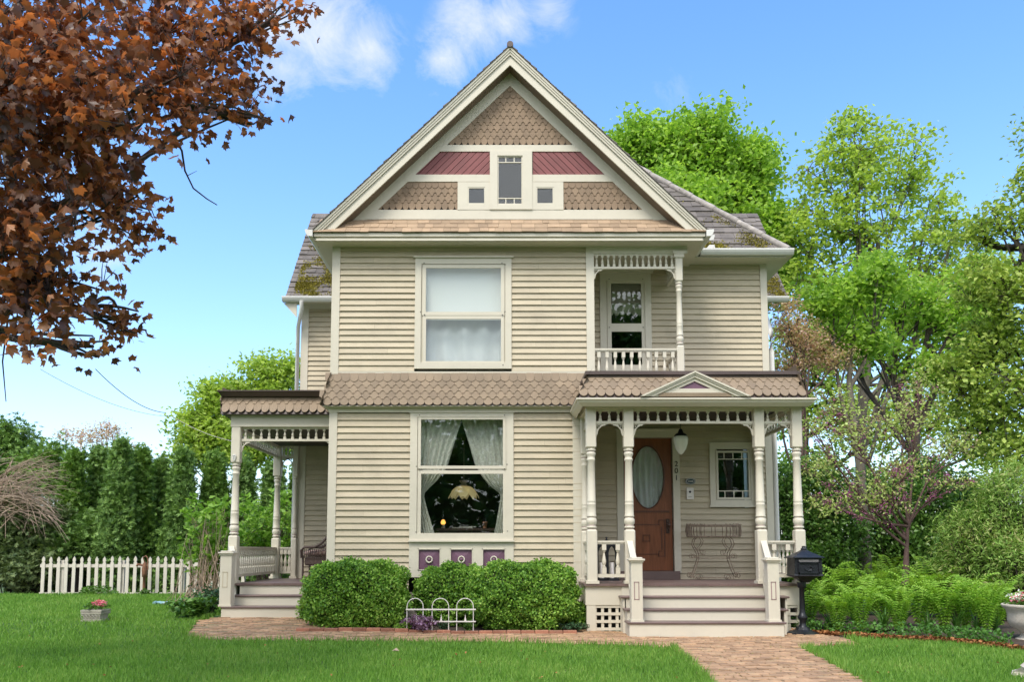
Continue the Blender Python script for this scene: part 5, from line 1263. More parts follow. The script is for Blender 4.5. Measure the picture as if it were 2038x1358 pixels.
M['brick'] = paint('worn_clay_brick', (.36, .22, .125), .95, .25, 7, .85, .8, 50, island=.27, dirtcol=(.40, .31, .18), dscale=5)
M['sand'] = paint('sandy_joint', (.21, .165, .09), 1, .3, 9, .6, .6, 60, dirtcol=(.12, .13, .04), dscale=4)
bx_, by_ = poly_np[:, 0].min(), poly_np[:, 1].min()
# joint bed: fine grid faces inside the outline
st = .05; gx_, gy_ = np.meshgrid(np.arange(poly_np[:, 0].min() - .1, poly_np[:, 0].max() + .1, st), np.arange(-6.8, poly_np[:, 1].max() + .1, st)); gx_, gy_ = gx_.ravel(), gy_.ravel()
k = inside(gx_ + st / 2, gy_ + st / 2); gx_, gy_ = gx_[k], gy_[k]
v = np.stack([np.stack([gx_ + a, gy_ + b, np.zeros_like(gx_)], 1) for a, b in ((0, 0), (st, 0), (st, st), (0, st))], 1).reshape(-1, 3)
v[:, 2] = np.array([gz(a, b) for a, b in v[:, :2]]) + .012
path = numpy_mesh('brick_path', v, np.arange(len(v)).reshape(-1, 4), M['sand']); tag(path, kind='structure')
vs, fs = [], []
bl, bw_ = .205, .100
for r, y in enumerate(np.arange(-6.8, 1.7, bw_)):
    for x in np.arange(-5.4, 6.2, bl):
        xx = x + (bl / 2 if r % 2 else 0) + random.uniform(-.004, .004)
        if not inside(np.array([xx + bl / 2]), np.array([y + bw_ / 2]))[0]: continue
        h = gz(xx, y) + .020 + random.uniform(-.005, .006); g_ = .005 + random.uniform(0, .003); tl = random.uniform(-.004, .004); yw_ = random.uniform(-.002, .002); b = len(vs)
        x0, x1, y0, y1 = xx + g_, xx + bl - g_, y + g_ + yw_, y + bw_ - g_ + yw_; e_ = .006
        for (a, c_, z) in ((x0, y0, -.02), (x1, y0, -.02), (x1, y1, -.02), (x0, y1, -.02), (x0, y0, -.004), (x1, y0, -.004), (x1, y1, -.004), (x0, y1, -.004), (x0 + e_, y0 + e_, 0), (x1 - e_, y0 + e_, tl), (x1 - e_, y1 - e_, tl), (x0 + e_, y1 - e_, 0)): vs.append((a, c_, h + z))
        for k in (0, 4):
            for i in range(4): fs.append((b + k + i, b + k + (i + 1) % 4, b + k + 4 + (i + 1) % 4, b + k + 4 + i))
        fs.append((b + 8, b + 9, b + 10, b + 11))
o = numpy_mesh('brick_paving', np.array(vs), np.array(fs), M['brick']); tag(o, kind='structure')
# moss tufts and litter on the path
n = 16000; px_ = rng.uniform(-5.2, 5.2, n); py_ = rng.uniform(-6.5, 1.2, n); k = inside(px_, py_) & ((np.sin(px_ * 5.3 + py_ * 2.1) + np.sin(px_ * 2.2 - py_ * 6.3) + rng.normal(0, .8, n)) > .5); px_, py_ = px_[k], py_[k]
M['pmoss'] = leafmat('path_moss', [(.10, .12, .03), (.24, .22, .06), (.42, .33, .16)], .1, .9)
o = leaves('path_moss', np.stack([px_, py_, np.array([gz(a, b) for a, b in zip(px_, py_)]) + .020], 1), .020, KITE, M['pmoss'], up=1.5); tag(o, 'thin moss and plant litter in the joints of the brick path', 'moss', kind='stuff')

# beds
def bed(name, pts, h, mat, seed=0):
    mb = MB(); n = len(pts); c = (sum(p[0] for p in pts) / n, sum(p[1] for p in pts) / n)
    vs = [(c[0], c[1], gz(*c) + h)] + [(c[0] + (p[0] - c[0]) * .93, c[1] + (p[1] - c[1]) * .93, gz(p[0], p[1]) + h * .9) for p in pts] + [(p[0], p[1], gz(p[0], p[1]) - .01) for p in pts]
    fs = [(0, 1 + k, 1 + (k + 1) % n) for k in range(n)] + [(1 + k, 1 + n + k, 1 + n + (k + 1) % n, 1 + (k + 1) % n) for k in range(n)]
    mb.add(vs, fs, True); o = mb.build(name, mat); tag(o, kind='structure'); return o
bedw = [(XL + .1, YB - .02), (XL + .12, -.28), (-1, -.34), (0.6, -.30), (1.25, -.25), (1.2, YB)]
bed('flower_bed', bedw, .03, M['soil'])
fb = [(4.75, -.9)] + [(p.x, p.y) for p in (G(1590, 1262), G(1660, 1268), G(1760, 1274), G(1880, 1280), G(1960, 1288), G(2038, 1298))] + [(9.5, -2.2), (10, 6), (5, 6)]
bed('fern_border', fb, .03, M['soil'])

# grass blades
M['grass'] = leafmat('grass_blade', [(.08, .19, .025), (.14, .29, .038), (.20, .38, .055), (.31, .42, .10)], .35, .5, nscale=.9)
fbn = np.array(fb); bwn = np.array(bedw)
V, F = [], []; base = 0
ntot = 520000
d = 5.0 * (30.0 / 5.0) ** rng.random(ntot) ** 1.0
u = rng.uniform(-.68, .68, ntot); gxx, gyy = u * d, d - 13
k = (gyy < 12) & ~inside(gxx, gyy) & ~inside(gxx, gyy, fbn) & ~inside(gxx, gyy, bwn) & ~((gxx > XL) & (gyy > YB)) & ~((gxx > -4.9) & (gyy > .9)) & ~((gxx > 1.0) & (gyy > -1.0)) & ~((gyy > 8.7) & (gxx > -20))
edge = inside(gxx, gyy + .12) | inside(gxx, gyy - .12) | inside(gxx + .1, gyy) | inside(gxx - .1, gyy)
gxx, gyy, d, edge = gxx[k], gyy[k], d[k], edge[k]
ng = len(gxx); zz = np.array([gz(a, b) for a, b in zip(gxx, gyy)])
clump = .75 + .35 * np.sin(gxx * 3.1 + 1.7 * np.sin(gyy * 2.3)) * np.sin(gyy * 2.7 + gxx)
hgt = (.034 + .018 * rng.random(ng)) * (.8 + .4 * clump) * (1 + .012 * d) ; wdt = .0032 * (d / 5) ** .85
hgt = hgt * np.where(edge, 1.35 + .7 * rng.random(ng), 1.0) * np.where(rng.random(ng) < .015, 1.7, 1.0)
ang = rng.uniform(0, 2 * np.pi, ng); lean = rng.uniform(.1, .75, ng) * hgt; la = rng.uniform(0, 2 * np.pi, ng)
bx2, by2 = np.cos(ang) * wdt, np.sin(ang) * wdt
v = np.zeros((ng, 3, 3)); v[:, 0] = np.stack([gxx - bx2, gyy - by2, zz], 1); v[:, 1] = np.stack([gxx + bx2, gyy + by2, zz], 1); v[:, 2] = np.stack([gxx + np.cos(la) * lean, gyy + np.sin(la) * lean, zz + hgt], 1)
o = numpy_mesh('grass', v.reshape(-1, 3), np.arange(ng * 3).reshape(-1, 3), M['grass']); tag(o, 'short mown green lawn around the brick path', 'grass', kind='stuff')
# pale dry leaf and small litter on the lawn
# brick edging of the bed
mb = MB(); x = X(592, 1260, -.32); k = 0
M['edging'] = paint('edging_brick', (.33, .145, .09), .95, .2, 8, .6, .6, 50, island=.25, dirtcol=(.12, .10, .07))
while x < 1.25:
    if not (x > 1.0): mb.bbox(x, x + .2, -.42 + random.uniform(-.008, .008), -.33, gz(x, -.4) + .0, gz(x, -.4) + .058 + random.uniform(-.006, .006), .006)
    x += .207
o = mb.build('brick_edging', M['edging']); tag(o, 'single course of red bricks edging the shrub bed', 'edging')
# bark mulch along the ferns
n = 4200; t_ = rng.random(n) * (len(fb) - 5); i0 = t_.astype(int) + 1; fr_ = (t_ % 1)[:, None]; q = fbn[i0] * (1 - fr_) + fbn[i0 + 1] * fr_
q = q + np.stack([rng.normal(0, .04, n), np.abs(rng.normal(0, .16, n)) - .03], 1)
M['mulch'] = leafmat('bark_mulch', [(.10, .035, .015), (.26, .10, .035), (.42, .20, .08)], .05, .95)
o = leaves('mulch', np.column_stack([q, rng.uniform(.01, .05, n)]), .055, KITE, M['mulch'], up=.9); tag(o, 'orange brown bark mulch along the fern border', 'mulch', kind='stuff')
n = 1500; q = np.stack([rng.uniform(XL + .2, 1.2, n), rng.uniform(-.30, .0, n)], 1)
# grey lane behind the fence
mb = MB(); mb.add([(-40, 10.2, .006), (-6, 10.2, .006), (-6, 12.5, .006), (-40, 12.5, .006)], [(0, 1, 2, 3)]); o = mb.build('lane', paint('grey_asphalt', (.16, .16, .17), .9, .1, 3, .2, .3, 60)); tag(o, kind='structure')
mb = MB()
for yy, a, b in ((9.35, -40, -5), ): mb.add([(a, yy - .8, .008), (b, yy - .8, .008), (b, yy + .8, .012), (a, yy + .8, .012)], [(0, 1, 2, 3)])
o = mb.build('border_soil', M['soil']); tag(o, kind='structure')

# ------------------------------------------------------------------ shrubs by the bay
M['boxwood'] = leafmat('boxwood_leaf', [(.05, .13, .02), (.12, .27, .035), (.25, .45, .06), (.44, .62, .14)], .3, .45)
M['shade'] = paint('dark_shade_core', (.03, .035, .015), 1, .3, 8, 0, .5, 30)  # dark core colour, put inside foliage to block light and deepen gaps
def bush(name, label, cat, x0, x1, y0, y1, z0, z1, n, size, mat, group=None, seed=1, sq=3.2, shell=.16, core=True):
    g = np.random.default_rng(seed); c = np.array([(x0 + x1) / 2, (y0 + y1) / 2, (z0 + z1) / 2]); h = np.array([(x1 - x0) / 2, (y1 - y0) / 2, (z1 - z0) / 2])
    t = thing(name, label, cat, (c[0], c[1], z0), group)
    dv = g.normal(size=(n, 3)); dv /= np.linalg.norm(dv, axis=1)[:, None]
    rad = 1 / (np.abs(dv / 1.0) ** sq).sum(1) ** (1 / sq)
    lump = 1 + .07 * np.sin(dv[:, 0] * 9 + seed) * np.sin(dv[:, 2] * 8 + seed * 2) + .04 * np.sin(dv[:, 1] * 11 + dv[:, 0] * 5 + seed) + .03 * np.sin(dv[:, 2] * 17 + dv[:, 0] * 13)
    depth = 1 - shell * g.random(n) ** 1.5 + .02 * g.normal(size=n) + .05 * (g.random(n) < .05) * g.random(n)
    p = c + dv * (rad * lump * depth)[:, None] * h
    nr = dv / h; nr /= np.linalg.norm(nr, axis=1)[:, None]
    k = p[:, 2] > z0 + .02; p, nr = p[k], nr[k]
    V, F = leaf_arrays(p, size * 1.3, KITE, up=.30, nrm=nr, g=g); numpy_mesh('foliage', V, F, mat, t)
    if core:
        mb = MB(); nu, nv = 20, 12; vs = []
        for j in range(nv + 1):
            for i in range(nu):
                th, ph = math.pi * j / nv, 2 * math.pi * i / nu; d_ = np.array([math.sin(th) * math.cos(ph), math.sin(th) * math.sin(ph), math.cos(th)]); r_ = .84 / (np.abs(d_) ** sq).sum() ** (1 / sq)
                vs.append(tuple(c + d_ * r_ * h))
        mb.add(vs, [(j * nu + i, j * nu + (i + 1) % nu, (j + 1) * nu + (i + 1) % nu, (j + 1) * nu + i) for j in range(nv) for i in range(nu)], True); mb.build('stems', M['shade'], t)  # closed dark core added inside the leaves as shade, no separate stems
    return t
bx = lambda a, b, y: (X(a, 1200, y), X(b, 1200, y))
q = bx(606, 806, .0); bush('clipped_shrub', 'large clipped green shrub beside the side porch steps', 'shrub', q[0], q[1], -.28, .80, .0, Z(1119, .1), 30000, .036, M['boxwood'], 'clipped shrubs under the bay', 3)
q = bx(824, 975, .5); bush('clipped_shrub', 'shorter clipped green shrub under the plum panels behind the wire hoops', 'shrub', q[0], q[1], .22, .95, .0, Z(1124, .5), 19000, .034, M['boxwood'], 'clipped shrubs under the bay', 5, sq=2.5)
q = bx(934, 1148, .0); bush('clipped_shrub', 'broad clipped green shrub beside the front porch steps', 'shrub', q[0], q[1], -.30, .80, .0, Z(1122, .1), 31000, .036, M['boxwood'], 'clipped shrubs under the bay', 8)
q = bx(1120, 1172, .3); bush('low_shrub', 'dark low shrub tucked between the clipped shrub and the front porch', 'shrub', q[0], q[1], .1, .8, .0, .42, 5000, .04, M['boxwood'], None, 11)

def plant(name, label, cat, base, n, hgt, spread, size, mat, shape=KITE, group=None, seed=0, stems=8, stemmat='bark', up=.5):
    "loose leafy plant: leaning stems with leaves towards their tips"
    g = np.random.default_rng(seed); b = np.array(base); t = thing(name, label, cat, tuple(base), group); mb = MB(); pos = []
    for k in range(stems):
        a = g.uniform(0, 2 * np.pi); r = spread * g.random() ** .6; h = hgt * g.uniform(.6, 1.0) * (1 - .35 * (r / spread) ** 2)
        tip = b + np.array([math.cos(a) * r, math.sin(a) * r, h]); mid = b + np.array([math.cos(a) * r * .35, math.sin(a) * r * .35, h * .55])
        mb.tube([b + np.array([math.cos(a), math.sin(a), 0]) * .03, mid, tip], [.010 * hgt + .003, .006 * hgt + .002, .002], 4)
        m_ = n // stems; s_ = g.uniform(.25, 1, m_)[:, None]; q = np.where(s_ < .5, b + (mid - b) * s_ * 2, mid + (tip - mid) * (s_ - .5) * 2); pos.append(q + g.normal(0, 1, (m_, 3)) * np.array([.09, .09, .05]) * hgt)
    mb.build('stem', M[stemmat], t); V, F = leaf_arrays(np.concatenate(pos), size, shape, up=up, g=g); numpy_mesh('foliage', V, F, mat, t); return t
M['lime'] = leafmat('lime_magnolia_leaf', [(.13, .26, .03), (.22, .40, .06), (.34, .52, .12)], .4, .45)
M['green'] = leafmat('mid_green_leaf', [(.05, .12, .025), (.10, .21, .035), (.17, .32, .06)], .3, .4)
M['bluegreen'] = leafmat('blue_green_leaf', [(.02, .06, .025), (.045, .11, .045), (.10, .19, .09)], .25, .4)
M['fern'] = leafmat('fern_green', [(.13, .28, .025), (.24, .44, .05), (.36, .56, .09)], .4, .5)
M['lilac'] = leafmat('lilac_petal', [(.12, .06, .10), (.26, .15, .26), (.42, .28, .42)], .3, .6)
M['pink'] = leafmat('pink_petal', [(.75, .08, .14), (.85, .2, .28), (.90, .42, .48)], .3, .6, tcol=(1.1, .9, .9))
# flowers and green tufts in the bed
p = G(845, 1252); plant('purple_flower_plant', 'low purple flowering plant in front of the white wire hoops', 'plant', (p.x, -.30, .03), 1500, .27, .30, .045, M['lilac'], seed=4, stems=28)
plant('purple_flower_plant', 'grey green leafy tuft with dark stems under the middle wire hoop', 'plant', (X(885, 1250, -.25), -.22, .03), 300, .18, .16, .035, M['bluegreen'], seed=6, stems=12)
plant('leafy_tuft', 'light green leafy tuft between the two front shrubs by the brick edging', 'plant', (X(805, 1250, -.25), -.26, .03), 360, .17, .17, .045, M['lime'], seed=9, stems=12)
plant('leafy_tuft', 'small green tuft under the hoop nearest the broad shrub', 'plant', (X(932, 1250, -.25), -.24, .03), 300, .2, .12, .04, M['green'], seed=10, stems=10)
plant('leafy_tuft', 'low grey green creeper at the foot of the porch lattice', 'plant', (X(1140, 1250, -.2), -.12, .03), 700, .14, .30, .035, M['bluegreen'], seed=12, stems=26)
p = P(600, 1200, .9); plant('leafy_tuft', 'feathery yellow green sprig beside the side porch steps', 'plant', (X(603, 1200, .75), .72, .1), 260, .45, .10, .05, M['lime'], BLADE, seed=13, stems=8)
p = Gz(385, 1232); plant('hosta_plant', 'wide leafy dark green plant beside the side porch newel post', 'plant', (p.x, p.y, gz(p.x, p.y)), 900, .40, .42, .11, M['green'], seed=14, stems=26, up=.7)
p = Vector((X(418, 1190, 1.9), 1.9, .1)); plant('blue_green_plant', 'blue green bushy plant behind the side porch newel post', 'plant', (p.x, 1.9, gz(p.x, p.y)), 900, .55, .45, .07, M['bluegreen'], seed=15, stems=20)

# white wire hoops
yh = -.34; t = thing('wire_hoop_edging', 'white wire garden edging of three round hoops in front of the shrubs', 'garden edging', (X(877, 1240, yh), yh, 0))
zt_, zr_, zb_h = Z(1192, yh), Z(1214, yh), Z(1238, yh)
for a_, b_ in ((810, 842), (860, 893), (909, 942)):
    xa, xb = X(a_, 1220, yh), X(b_, 1220, yh); r_ = (xb - xa) / 2; mb = MB()
    mb.tube([(xa, yh, 0)] + [(xa + r_ - r_ * math.cos(R(q)), yh, zt_ - r_ + r_ * math.sin(R(q))) for q in range(0, 181, 12)] + [(xb, yh, 0)], .0065, 7); mb.build('hoop', M['whitewire'], t)
mb = MB(); mb.box(X(808, 1214, yh), X(947, 1214, yh), yh - .018, yh - .010, zr_ - .010, zr_ + .010); mb.build('rail', M['whitewire'], t)
mb = MB(); mb.box(X(862, 1238, yh), X(947, 1238, yh), yh - .018, yh - .010, zb_h - .009, zb_h + .009)
for px in (829, 878, 926): x = X(px, 1230, yh - .02); mb.extr([(x - .018, yh - .02, zb_h), (x + .018, yh - .02, zb_h), (x + .006, yh - .02, zb_h + .07), (x, yh - .02, zb_h + .115), (x - .006, yh - .02, zb_h + .07)], (0, .006, 0))
mb.build('finial', M['whitewire'], t)

# black letterbox on a post
ymb = -.35; c = P(1600, 1250, ymb); t = thing('post_mailbox', 'black cast iron mailbox with pagoda lid on a slim pillar beside the porch', 'mailbox', (c.x, ymb, 0))
z = lambda py: Z(py, ymb); xx = lambda px: X(px, 1130, ymb); bxc = xx(1601)
mb = MB(); mb.lathe([(.26, 0), (.255, .03), (.16, .05), (.11, .07), (.09, .11)], (xx(1594), ymb, 0), 10, smooth=False); mb.build('base', M['black'], t)
mb = MB(); px0 = xx(1594)
mb.lathe([(.075, .10), (.05, .14), (.045, .2), (.07, .235), (.075, .26), (.05, .29), (.04, .36), (.036, z(1172) - .0), (.05, z(1171)), (.065, z(1168)), (.065, z(1160))], (px0, ymb, 0), 14); mb.build('pillar', M['black'], t)
mb = MB(); zbx0, zbx1 = z(1146), z(1112)
def ring(hx, hy, zz): return [(bxc - hx, ymb - hy, zz), (bxc + hx, ymb - hy, zz), (bxc + hx, ymb + hy, zz), (bxc - hx, ymb + hy, zz)]
def loft(mb, rings):
    vs = [p for r_ in rings for p in r_]; n = len(rings)
    mb.add(vs, [(3, 2, 1, 0), tuple(range(4 * n - 4, 4 * n))] + [(i * 4 + k, i * 4 + (k + 1) % 4, (i + 1) * 4 + (k + 1) % 4, (i + 1) * 4 + k) for i in range(n - 1) for k in range(4)])
loft(mb, [ring(.05, .05, z(1160)), ring(.08, .07, z(1156)), ring(.15, .13, z(1149)), ring(.205, .17, z(1148)), ring(.215, .18, z(1146)), ring(.205, .17, z(1144)), ring(.200, .165, z(1112))])
yf_ = ymb - .168
for a_, b_, c_, d_ in ((-.15, .16, z(1142), z(1141) + .012), (-.15, -.135, z(1142), z(1118)), (.145, .16, z(1142), z(1118)), (-.15, .16, z(1121), z(1120) + .01)): mb.box(bxc + a_, bxc + b_, yf_ - .02, yf_, min(c_, d_), max(c_, d_))
for k in range(5): a0 = R(200 + k * 30); mb.tube([(bxc + .005 + .07 * math.cos(a0 + j * .5) * (1 - .1 * j), yf_ - .012, z(1131) + .045 * math.sin(a0 + j * .5) * (1 - .1 * j)) for j in range(5)], .007, 5)
bo = mb.build('box', M['black'], t)
mb = MB(); mb.extr([(bxc - .14, yf_ - .012, z(1119)), (bxc + .15, yf_ - .012, z(1119)), (bxc + .15, yf_ - .004, z(1114)), (bxc - .14, yf_ - .004, z(1114))], (0, .01, 0)); mb.build('flap', paint('worn_grey_flap', (.17, .16, .155), .5, .3, 10, .4, .2), bo)
mb = MB(); loft(mb, [ring(.235, .2, z(1112)), ring(.24, .205, z(1110.5)), ring(.17, .145, z(1106)), ring(.10, .09, z(1101)), ring(.05, .05, z(1097)), ring(.035, .035, z(1095))]); mb.lathe([(.03, 0), (.045, .01), (.045, .03), (.03, .035), (.028, .05), (.035, .055), (.01, .065)], (bxc, ymb, z(1096)), 12); mb.build('lid', M['black'], t)

# picket fence
yfn = 8.8; fx0, fx1 = X(83, 1150, yfn), X(437, 1150, yfn)
t = thing('picket_fence', 'cream wooden picket fence with pointed tops in front of the tall hedge', 'fence', (fx0, yfn, 0))
n = 25; dx_ = X(98.4, 1150, yfn) - X(83.2, 1150, yfn); zt_ = Z(1108, yfn); zbt_ = Z(1182, yfn); hw_ = .043
pm = None
for k in range(n):
    x = X(86, 1150, yfn) + k * dx_ 
    if pm is None:
        mb = MB(); zb = .03
        pts = [(-hw_, zb), (hw_, zb), (hw_, zt_ - .17), (hw_ * .55, zt_ - .15), (hw_ * .95, zt_ - .11), (hw_ * .85, zt_ - .06), (0, zt_), (-hw_ * .85, zt_ - .06), (-hw_ * .95, zt_ - .11), (-hw_ * .55, zt_ - .15), (-hw_, zt_ - .17)]
        mb.prism([(x + a, b) for a, b in pts], yfn - .03, yfn - .008); pm = mb.build('picket', M['picket'], t); x_first = x
    else:
        o = pm.copy(); C.collection.objects.link(o); o.parent = t; o.location = (x - x_first, 0, random.uniform(-.012, .008)); o.rotation_euler = (0, random.uniform(-.008, .008), 0)
for zz in (Z(1127, yfn), .14): mb = MB(); mb.box(fx0 - .05, fx1 + .3, yfn - .007, yfn + .03, zz - .04, zz + .04); mb.build('rail', M['picket'], t)
for k in range(4): x = fx0 + .5 + k * 1.55; mb = MB(); mb.box(x - .045, x + .045, yfn + .031, yfn + .12, 0, 1.0); mb.build('post', M['picket'], t)
# rusty hand pump in front of the fence
yp_ = 8.45; c = P(286, 1180, yp_); t = thing('hand_pump', 'rusty iron hand water pump standing in front of the picket fence', 'water pump', (c.x, yp_, 0))
z = lambda py: Z(py, yp_); xx = lambda px: X(px, 1140, yp_)
mb = MB(); mb.lathe([(.06, 0), (.06, .05), (.035, .07), (.035, z(1150)), (.055, z(1149)), (.065, z(1142)), (.07, z(1132)), (.05, z(1127)), (.05, z(1122)), (.02, z(1120))], (c.x, yp_, 0), 12); mb.build('body', M['rust'], t)
mb = MB(); mb.tube([(c.x, yp_, z(1127)), (xx(278), yp_, z(1125)), (xx(273), yp_, z(1124)), (xx(272), yp_, z(1128))], .028, 8); mb.build('spout', M['rust'], t)
mb = MB(); mb.tube([(c.x, yp_, z(1121)), (xx(284), yp_, z(1110)), (xx(289), yp_, z(1107)), (xx(293), yp_, z(1112)), (xx(294), yp_, z(1135))], .018, 7); mb.build('handle', M['rust'], t)
# blue hose piece on the grass
p = Gz(325, 1205); t = MB(); pts = [Gz(306 + 3.6 * k, 1206 - .7 * math.sin(k * .8)) for k in range(11)]
mb = MB(); mb.tube([(q.x, q.y, q.z + .05) for q in pts], [.03 + .007 * (k % 2) for k in range(11)], 8); o = mb.build('garden_hose', paint('blue_white_hose', (.25, .42, .46), .4, .5, 40, .3, .1)); tag(o, 'short ribbed blue green hose lying on the lawn near the side porch', 'hose')
# square planter on the lawn
def flowers(t, c, n, r, h, mat, size, seed, name='blossom'):
    g = np.random.default_rng(seed); q = g.normal(size=(n, 3)); q /= np.linalg.norm(q, axis=1)[:, None]; q[:, 2] = np.abs(q[:, 2]); q = np.array(c) + q * np.array([r, r, h]) * (g.random(n) ** .4)[:, None]
    V, F = leaf_arrays(q, size, KITE, up=.4, g=g); return numpy_mesh(name, V, F, mat, t)
p = Gz(177, 1250); GP = gz(p.x, p.y + .2); t = thing('stone_planter', 'small square weathered stone planter with red flowers on the lawn', 'planter', (p.x, p.y, 0))
s_ = 127.0 * 1; d_ = p.y + .18; hp_ = .19; hwp = .205
mb = MB(); 
def sqr(h, zz): h *= .80; zz = zz * .85 + GP; return [(p.x - h, p.y + .2 - h, zz), (p.x + h, p.y + .2 - h, zz), (p.x + h, p.y + .2 + h, zz), (p.x - h, p.y + .2 + h, zz)]
def loft2(mb, lv):
    vs = [q for h, zz in lv for q in sqr(h, zz)]; n = len(lv); mb.add(vs, [(3, 2, 1, 0)] + [tuple(range(4 * n - 4, 4 * n))] + [(i * 4 + k, i * 4 + (k + 1) % 4, (i + 1) * 4 + (k + 1) % 4, (i + 1) * 4 + k) for i in range(n - 1) for k in range(4)])
loft2(mb, [(.195, 0), (.195, .03), (.165, .045), (.17, .11), (.175, .125), (.20, .135), (.205, .165), (.18, .175), (.205, .185), (.205, .215), (.17, .216), (.165, .19)])
for k in range(6):
    a0 = k; x_ = p.x - .13 + k * .052; mb.tube([(x_ + .02 * math.cos(R(q)), p.y + .2 - .168, GP + .078 + .026 * math.sin(R(q))) for q in range(0, 300, 40)], .006, 5)
mb.build('pot', M['stone'], t)
flowers(t, (p.x, p.y + .2, GP + .21), 300, .19, .08, M['green'], .045, 21, 'foliage'); flowers(t, (p.x + .05, p.y + .2, GP + .24), 260, .12, .10, M['pink'], .03, 22); flowers(t, (p.x - .12, p.y + .18, GP + .23), 60, .07, .12, M['lime'], .035, 23, 'pale_foliage')
# urn at the right edge
p = G(2050, 1282); t = thing('stone_urn', 'large pale round stone urn planted with pink and white flowers', 'urn', (p.x, p.y, 0)); ux_ = p.x + .27
k_ = 1.0
mb = MB(); mb.lathe([(.25, 0), (.25, .03), (.20, .05), (.17, .09), (.20, .13), (.30, .20), (.335, .28), (.33, .36), (.345, .42), (.385, .46), (.40, .49), (.385, .50), (.34, .49), (.33, .44)], (ux_, p.y + .3, 0), 30); mb.build('bowl', M['urn'], t)
flowers(t, (ux_, p.y + .3, .47), 600, .34, .16, M['green'], .06, 31, 'foliage'); flowers(t, (ux_ - .02, p.y + .26, .52), 320, .30, .17, M['pink'], .045, 32)
M['whitepetal'] = leafmat('white_petal', [(.6, .66, .55), (.8, .82, .75)], .3, .6); flowers(t, (ux_ - .2, p.y + .2, .56), 90, .2, .14, M['whitepetal'], .05, 33, 'white_blossom')
# rock in the corner
p = G(2024, 1352); g = np.random.default_rng(5); mb = MB(); vs = []; nu, nv = 16, 9
for j in range(nv + 1):
    for i in range(nu): th, ph = math.pi * j / nv, 2 * math.pi * i / nu; r_ = 1 + .16 * math.sin(3 * ph + j) + .12 * math.cos(5 * ph - 2 * j) + g.normal(0, .05); vs.append((p.x + .36 + .30 * r_ * math.sin(th) * math.cos(ph), p.y + .1 + .22 * r_ * math.sin(th) * math.sin(ph), .03 + .13 * r_ * math.cos(th)))
mb.add(vs, [(j * nu + i, j * nu + (i + 1) % nu, (j + 1) * nu + (i + 1) % nu, (j + 1) * nu + i) for j in range(nv) for i in range(nu)]); o = mb.build('garden_rock', M['urn']); tag(o, 'rough pale grey rock at the lower corner of the lawn', 'rock')
# dead leaf on grass
p = G(780, 1305); mb = MB(); mb.add([(p.x, p.y, .05), (p.x + .05, p.y + .02, .085), (p.x + .09, p.y - .01, .05), (p.x + .04, p.y - .04, .06)], [(0, 1, 2, 3)]); o = mb.build('fallen_leaf', M['twig']); tag(o, 'single curled tan leaf lying on the front lawn', 'leaf')

n = 420; px2 = rng.uniform(-8, 7, n); py2 = rng.uniform(-6, 6, n); k = ~inside(px2, py2) & ~((px2 > -4.9) & (py2 > -.5)); o = leaves('leaf_litter', np.column_stack([px2[k], py2[k], rng.uniform(.03, .06, k.sum())]), .030, KITE, M['mulch'], up=.6); tag(o, 'tiny brown bits of leaf litter scattered over the lawn', 'leaf litter', kind='stuff')
# ferns: one clump built, copies placed
def fern_mesh(seed, nf=15, L=.66):
    g = np.random.default_rng(seed); V = []; F = []
    for k in range(nf):
        a = 2 * math.pi * (k + g.uniform(-.3, .3)) / nf; ln = L * g.uniform(.7, 1.1); rise = g.uniform(1.35, 1.95); ca, sa = math.cos(a), math.sin(a); m_ = 22
        for j in range(2, m_):
            s_ = j / m_; r_ = ln * (.20 * s_ + .42 * s_ ** 2.6); h_ = ln * rise * (s_ - .42 * s_ ** 2.6); w_ = .115 * math.sin(math.pi * min(1, s_ * .92 + .06)) ** .8
            for sd_ in (-1, 1):
                b = len(V); tx, ty = -sa * sd_, ca * sd_
                V += [[ca * r_, sa * r_, h_], [ca * (r_ + .012) + tx * w_ * .5, sa * (r_ + .012) + ty * w_ * .5, h_ + .018], [ca * (r_ + .02) + tx * w_, sa * (r_ + .02) + ty * w_, h_ - .005], [ca * (r_ - .010) + tx * w_ * .5, sa * (r_ - .010) + ty * w_ * .5, h_ + .006]]
                F.append([b, b + 1, b + 2, b + 3])
    return np.array(V, float), np.array(F)
fspots = []
g = np.random.default_rng(40)
for (px, py, s_) in ((1612, 1232, .9), (1640, 1210, 1.1), (1668, 1240, .8), (1690, 1215, 1.1), (1655, 1185, 1.3), (1715, 1240, .9), (1735, 1205, 1.2), (1760, 1225, 1.0), (1755, 1180, 1.3), (1790, 1240, .85), (1800, 1205, 1.15), (1830, 1230, 1.0), (1825, 1185, 1.3), (1858, 1210, 1.2), (1880, 1238, 1.0), (1870, 1180, 1.2), (1905, 1205, 1.2), (1925, 1235, .95), (1945, 1215, 1.0), (1965, 1240, .9), (1990, 1232, .9), (1905, 1190, 1.1), (1700, 1188, 1.2), (2000, 1215, .9), (1780, 1192, 1.2), (1940, 1195, 1.1)):
    p = G(px, max(py, 1185) + 24); fspots.append((p.x, p.y, s_ * 1.25))
protos = []
for i, (x, y, s_) in enumerate(fspots):
    if i < 4:
        V, F = fern_mesh(50 + i); V = V + np.array([x, y, 0]); t = thing('fern', 'bright lime green fern clump in the border beside the front porch', 'fern', (x, y, 0), 'ferns in the border beside the porch')
        o = numpy_mesh('frond', V, F, M['fern'], t); protos.append((t, o))
    else:
        pt, po = protos[i % 4]; t = pt.copy(); C.collection.objects.link(t); t.location = (x, y, 0); o = po.copy(); C.collection.objects.link(o); o.parent = t
    t.scale = (s_, s_, s_); t.rotation_euler = (0, 0, g.uniform(0, 6.28))
